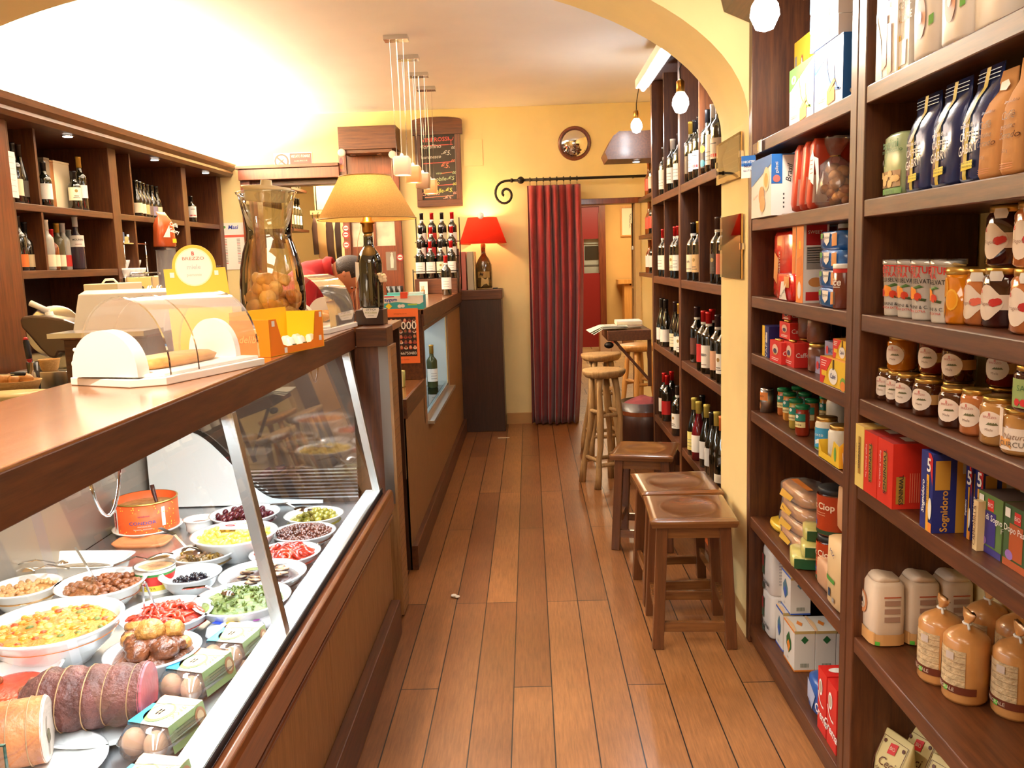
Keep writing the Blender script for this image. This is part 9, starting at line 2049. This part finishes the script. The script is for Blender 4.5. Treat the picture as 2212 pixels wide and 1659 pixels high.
# joints: pelvis, waist, chest, shoulders line, neck, head
V=[(-.06,0,.90),(-.06,0,1.05),(-.02,0,1.24),(.04,0,HZ-.11),(.12,0,HZ-.06),(.17,0,HZ-.07),(.02,-.17,HZ-.13),(.02,-.20,HZ-.36),(.06,-.18,HZ-.56),(.09,-.16,HZ-.60),(.02,.17,HZ-.13),(.02,.20,HZ-.36),(.06,.18,HZ-.56),(.09,.16,HZ-.60),(-.05,-.09,.84),(-.03,-.10,.48),(-.06,-.10,.08),(.02,-.11,.03),(-.05,.09,.84),(-.03,.10,.48),(-.06,.10,.08),(.02,.11,.03)]
E_=[(0,1),(1,2),(2,3),(3,4),(4,5),(3,6),(6,7),(7,8),(8,9),(3,10),(10,11),(11,12),(12,13),(0,14),(14,15),(15,16),(16,17),(0,18),(18,19),(19,20),(20,21)]
Rr=[(.12,.10),(.11,.09),(.11,.09),(.10,.08),(.055,.055),(.06,.06),.05,.042,.034,.026,.05,.042,.034,.026,.08,.055,.04,.033,.08,.055,.04,.033]
skin_obj('body',g,V,E_,Rr,skinm)
# head as one shaped surface
hd=Vector((.235,0,HZ-.075));f=MB();n,rg=28,20;Vh=[];Fh=[]
Rh=Matrix.Rotation(1.35,3,'Y')
def headpt(t,a):
 x=sin(t)*cos(a);y=sin(t)*sin(a);z=cos(t);px_,py_,pz_=x*.095,y*.076,z*.118
 if z<-.2:py_*=1-.35*(-z-.2);px_*=1-.15*(-z-.2)
# nose, brow, eye sockets, mouth, chin on the +x side
 if x>0:
  fr_=max(0,x)**3
  px_+=.022*fr_*math.exp(-((y*.076)/.011)**2)*math.exp(-((pz_+.02)/.022)**2)
  px_-=.010*fr_*math.exp(-((abs(y*.076)-.030)/.012)**2)*math.exp(-((pz_-.005)/.012)**2)
  px_+=.006*fr_*math.exp(-((y*.076)/.024)**2)*math.exp(-((pz_+.058)/.007)**2)
  px_+=.010*fr_*math.exp(-((y*.076)/.022)**2)*math.exp(-((pz_+.095)/.015)**2)
 return Vector((px_,py_,pz_))
for j in range(rg+1):
 for i in range(n):Vh.append(hd+Rh@headpt(pi*j/rg,2*pi*i/n))
for j in range(rg):
 for i in range(n):k=(i+1)%n;Fh.append((j*n+i,(j+1)*n+i,(j+1)*n+k,j*n+k))
f.add(Vh,Fh,skinm,True)
for s_ in(-1,1):
 e_=hd+Rh@Vector((.0,s_*.078,-.008));f.ball(e_,.017,skinm,.6,.35,1,10,8)
 ey=hd+Rh@Vector((.078,s_*.030,.004));f.ball(ey,.011,paper,1,1,.6,10,8);f.ball(ey+Rh@Vector((.008,0,0)),.005,black,1,1,1,8,6)
 br=hd+Rh@Vector((.088,s_*.03,.026));f.ball(br,.013,hairm,.3,1,.3,8,6)
f.ball(hd+Rh@Vector((.084,0,-.057)),.018,C(176,90,80),.35,1,.28,12,6);f.build('head',g)
f=MB();Vh=[];Fh=[]
for j in range(rg+1):
 for i in range(n):
  t=pi*j/rg;a=2*pi*i/n;p=headpt(t,a);x=cos(a)*sin(t)
  lim=.95 if x>.35 else(2.0 if x<-.1 else 1.35)
  s_=1.075 if t<lim else .96;Vh.append(hd+Rh@(p*s_))
for j in range(rg):
 for i in range(n):k=(i+1)%n;Fh.append((j*n+i,(j+1)*n+i,(j+1)*n+k,j*n+k))
f.add(Vh,Fh,hairm,True);f.build('hair',g)
def sweep(mb,st,m,n=32):
 V=[];Fc=[]
 for i,(x,z,hw_,ht_)in enumerate(st):
  p=Vector((x,0,z));q0=Vector((st[max(i-1,0)][0],0,st[max(i-1,0)][1]));q1=Vector((st[min(i+1,len(st)-1)][0],0,st[min(i+1,len(st)-1)][1]));d_=(q1-q0).normalized();nn=Vector((-d_.z,0,d_.x))
  for k in range(n):
   a=2*pi*k/n;V.append(p+Vector((0,1,0))*hw_*math.copysign(abs(cos(a))**.8,cos(a))+nn*ht_*sin(a))
 for i in range(len(st)-1):
  for k in range(n):q=(k+1)%n;Fc.append((i*n+k,(i+1)*n+k,(i+1)*n+q,i*n+q))
 Fc+=[tuple(range(n)),tuple(range(len(st)*n-1,(len(st)-1)*n-1,-1))];mb.add(V,Fc,m,True)
f=MB();sweep(f,[(-.06,.96,.17,.125),(-.075,1.06,.165,.125),(-.06,1.18,.17,.135),(-.03,HZ-.22,.19,.14),(.01,HZ-.13,.205,.125),(.055,HZ-.075,.17,.10),(.10,HZ-.055,.085,.07),(.12,HZ-.05,.068,.062)],shirt)
for s_ in(-1,1):f.tube([(.03,s_*.12,HZ-.11),(.02,s_*.19,HZ-.14),(.015,s_*.22,HZ-.22),(.015,s_*.225,HZ-.30)],[.075,.082,.075,.07],shirt,20)
o=f.build('polo_shirt',g);md=o.modifiers.new('r','REMESH');md.mode='VOXEL';md.voxel_size=.011;md.use_smooth_shade=True;md=o.modifiers.new('s','SMOOTH');md.iterations=6
f=MB();f.lathe([(.060,-.03),(.078,.0),(.070,.03),(.062,.034),(.060,.0)],shirt,24,cap=False);o=f.build('collar',g,loc=(.125,0,HZ-.052));o.rotation_euler=(0,1.45,0)
Vt=[(-.06,0,.95),(-.05,-.09,.84),(-.03,-.10,.48),(-.06,-.10,.10),(-.05,.09,.84),(-.03,.10,.48),(-.06,.10,.10)]
skin_obj('trousers',g,Vt,[(0,1),(1,2),(2,3),(0,4),(4,5),(5,6)],[(.15,.13),.10,.075,.06,.10,.075,.06],trous)
for s_ in(-1,1):
 base=Vector((.09,s_*.16,HZ-.60));V2=[tuple(base),tuple(base+Vector((.05,0,-.02))),tuple(base+Vector((.085,0,-.035)))];E2=[(0,1),(1,2)];R2_=[(.026,.018),(.036,.016),(.034,.014)]
 o=skin_obj('palm',None,V2,E2,R2_,skinm,sub=1);o.parent=g
 for k in range(5):
  if k<4:
   b0=base+Vector((.085,(k-1.5)*.019,-.036));L0=(.034,.038,.036,.028)[k];P1=b0+Vector((L0,0,-.012));P2=P1+Vector((L0*.7,0,-.022));P3=P2+Vector((L0*.35,0,-.02))
  else:
   b0=base+Vector((.03,s_*-.03,-.016));P1=b0+Vector((.025,s_*-.02,-.01));P2=P1+Vector((.025,s_*-.006,-.014));P3=P2+Vector((.016,0,-.01))
  o=skin_obj('thumb' if k==4 else 'finger',g,[tuple(p)for p in(b0-Vector((.015,0,-.004)),b0,P1,P2,P3)],[(0,1),(1,2),(2,3),(3,4)],[.009,.0092,.0085,.0078,.0065],skinm,sub=1)
for s_ in(-1,1):
 f=MB();f.loft([(0,.05,.13,0,0),(.03,.052,.135,0,0),(.06,.045,.09,0,-.03),(.10,.045,.05,0,-.07)],black,20,3);o=f.build('shoe',g,loc=(.02,s_*.10,0));o.rotation_euler=(0,0,-pi/2)
# ------------------------------------------------------------------ fittings that belong to a part go one level deeper
NEST={'pane':('door_leaf',),'handle':('door_leaf','oven_body'),'knob':('chest_body',),'gauge':('machine_body',),'group_head':('machine_body',),'steam_wand':('machine_body',),'cup_rail':('machine_body',),'spotlight':('hood_body','cornice','canopy_body'),'hinge_knob':('end_cap',),'hinge_pin':('end_cap',),'ring':('cloth',),'bulb':('shade_carrier',),'sticker':('door_leaf',),'postcard':('door_leaf',),'gasket':('glazing_bar',),'finger_notch':('glass_pane',),'vent_grille':('end_pane',),'gold_caps':('carton_body',),'hoop':('staves',),'collar':('polo_shirt','rod'),'hook':('rail',),'carton_tape':('carton_body',),'clip':('plate',),'shade_hoops':('lamp_shade',),'window_rail':('window_sill',),'tie':('gathered_top','clear_film'),'price_sticker':('filled_glass',),'cap':('glass_cube',),'hair':('head',)}
base=lambda o:o.name.split('.')[0]
for root in[o for o in bpy.data.objects if o.type=='EMPTY' and not o.parent]:
 ch=kids(root);palm=None
 for c in ch:
  b_=base(c)
  if b_=='palm':palm=c
  if b_ in('finger','thumb')and palm:c.parent=palm;continue
  for want in NEST.get(b_,()):
   host=[h for h in ch if base(h)==want and h is not c and h.parent==root]
   if host:
    h=host[0];c.parent=h;c.location=c.location-h.location;break
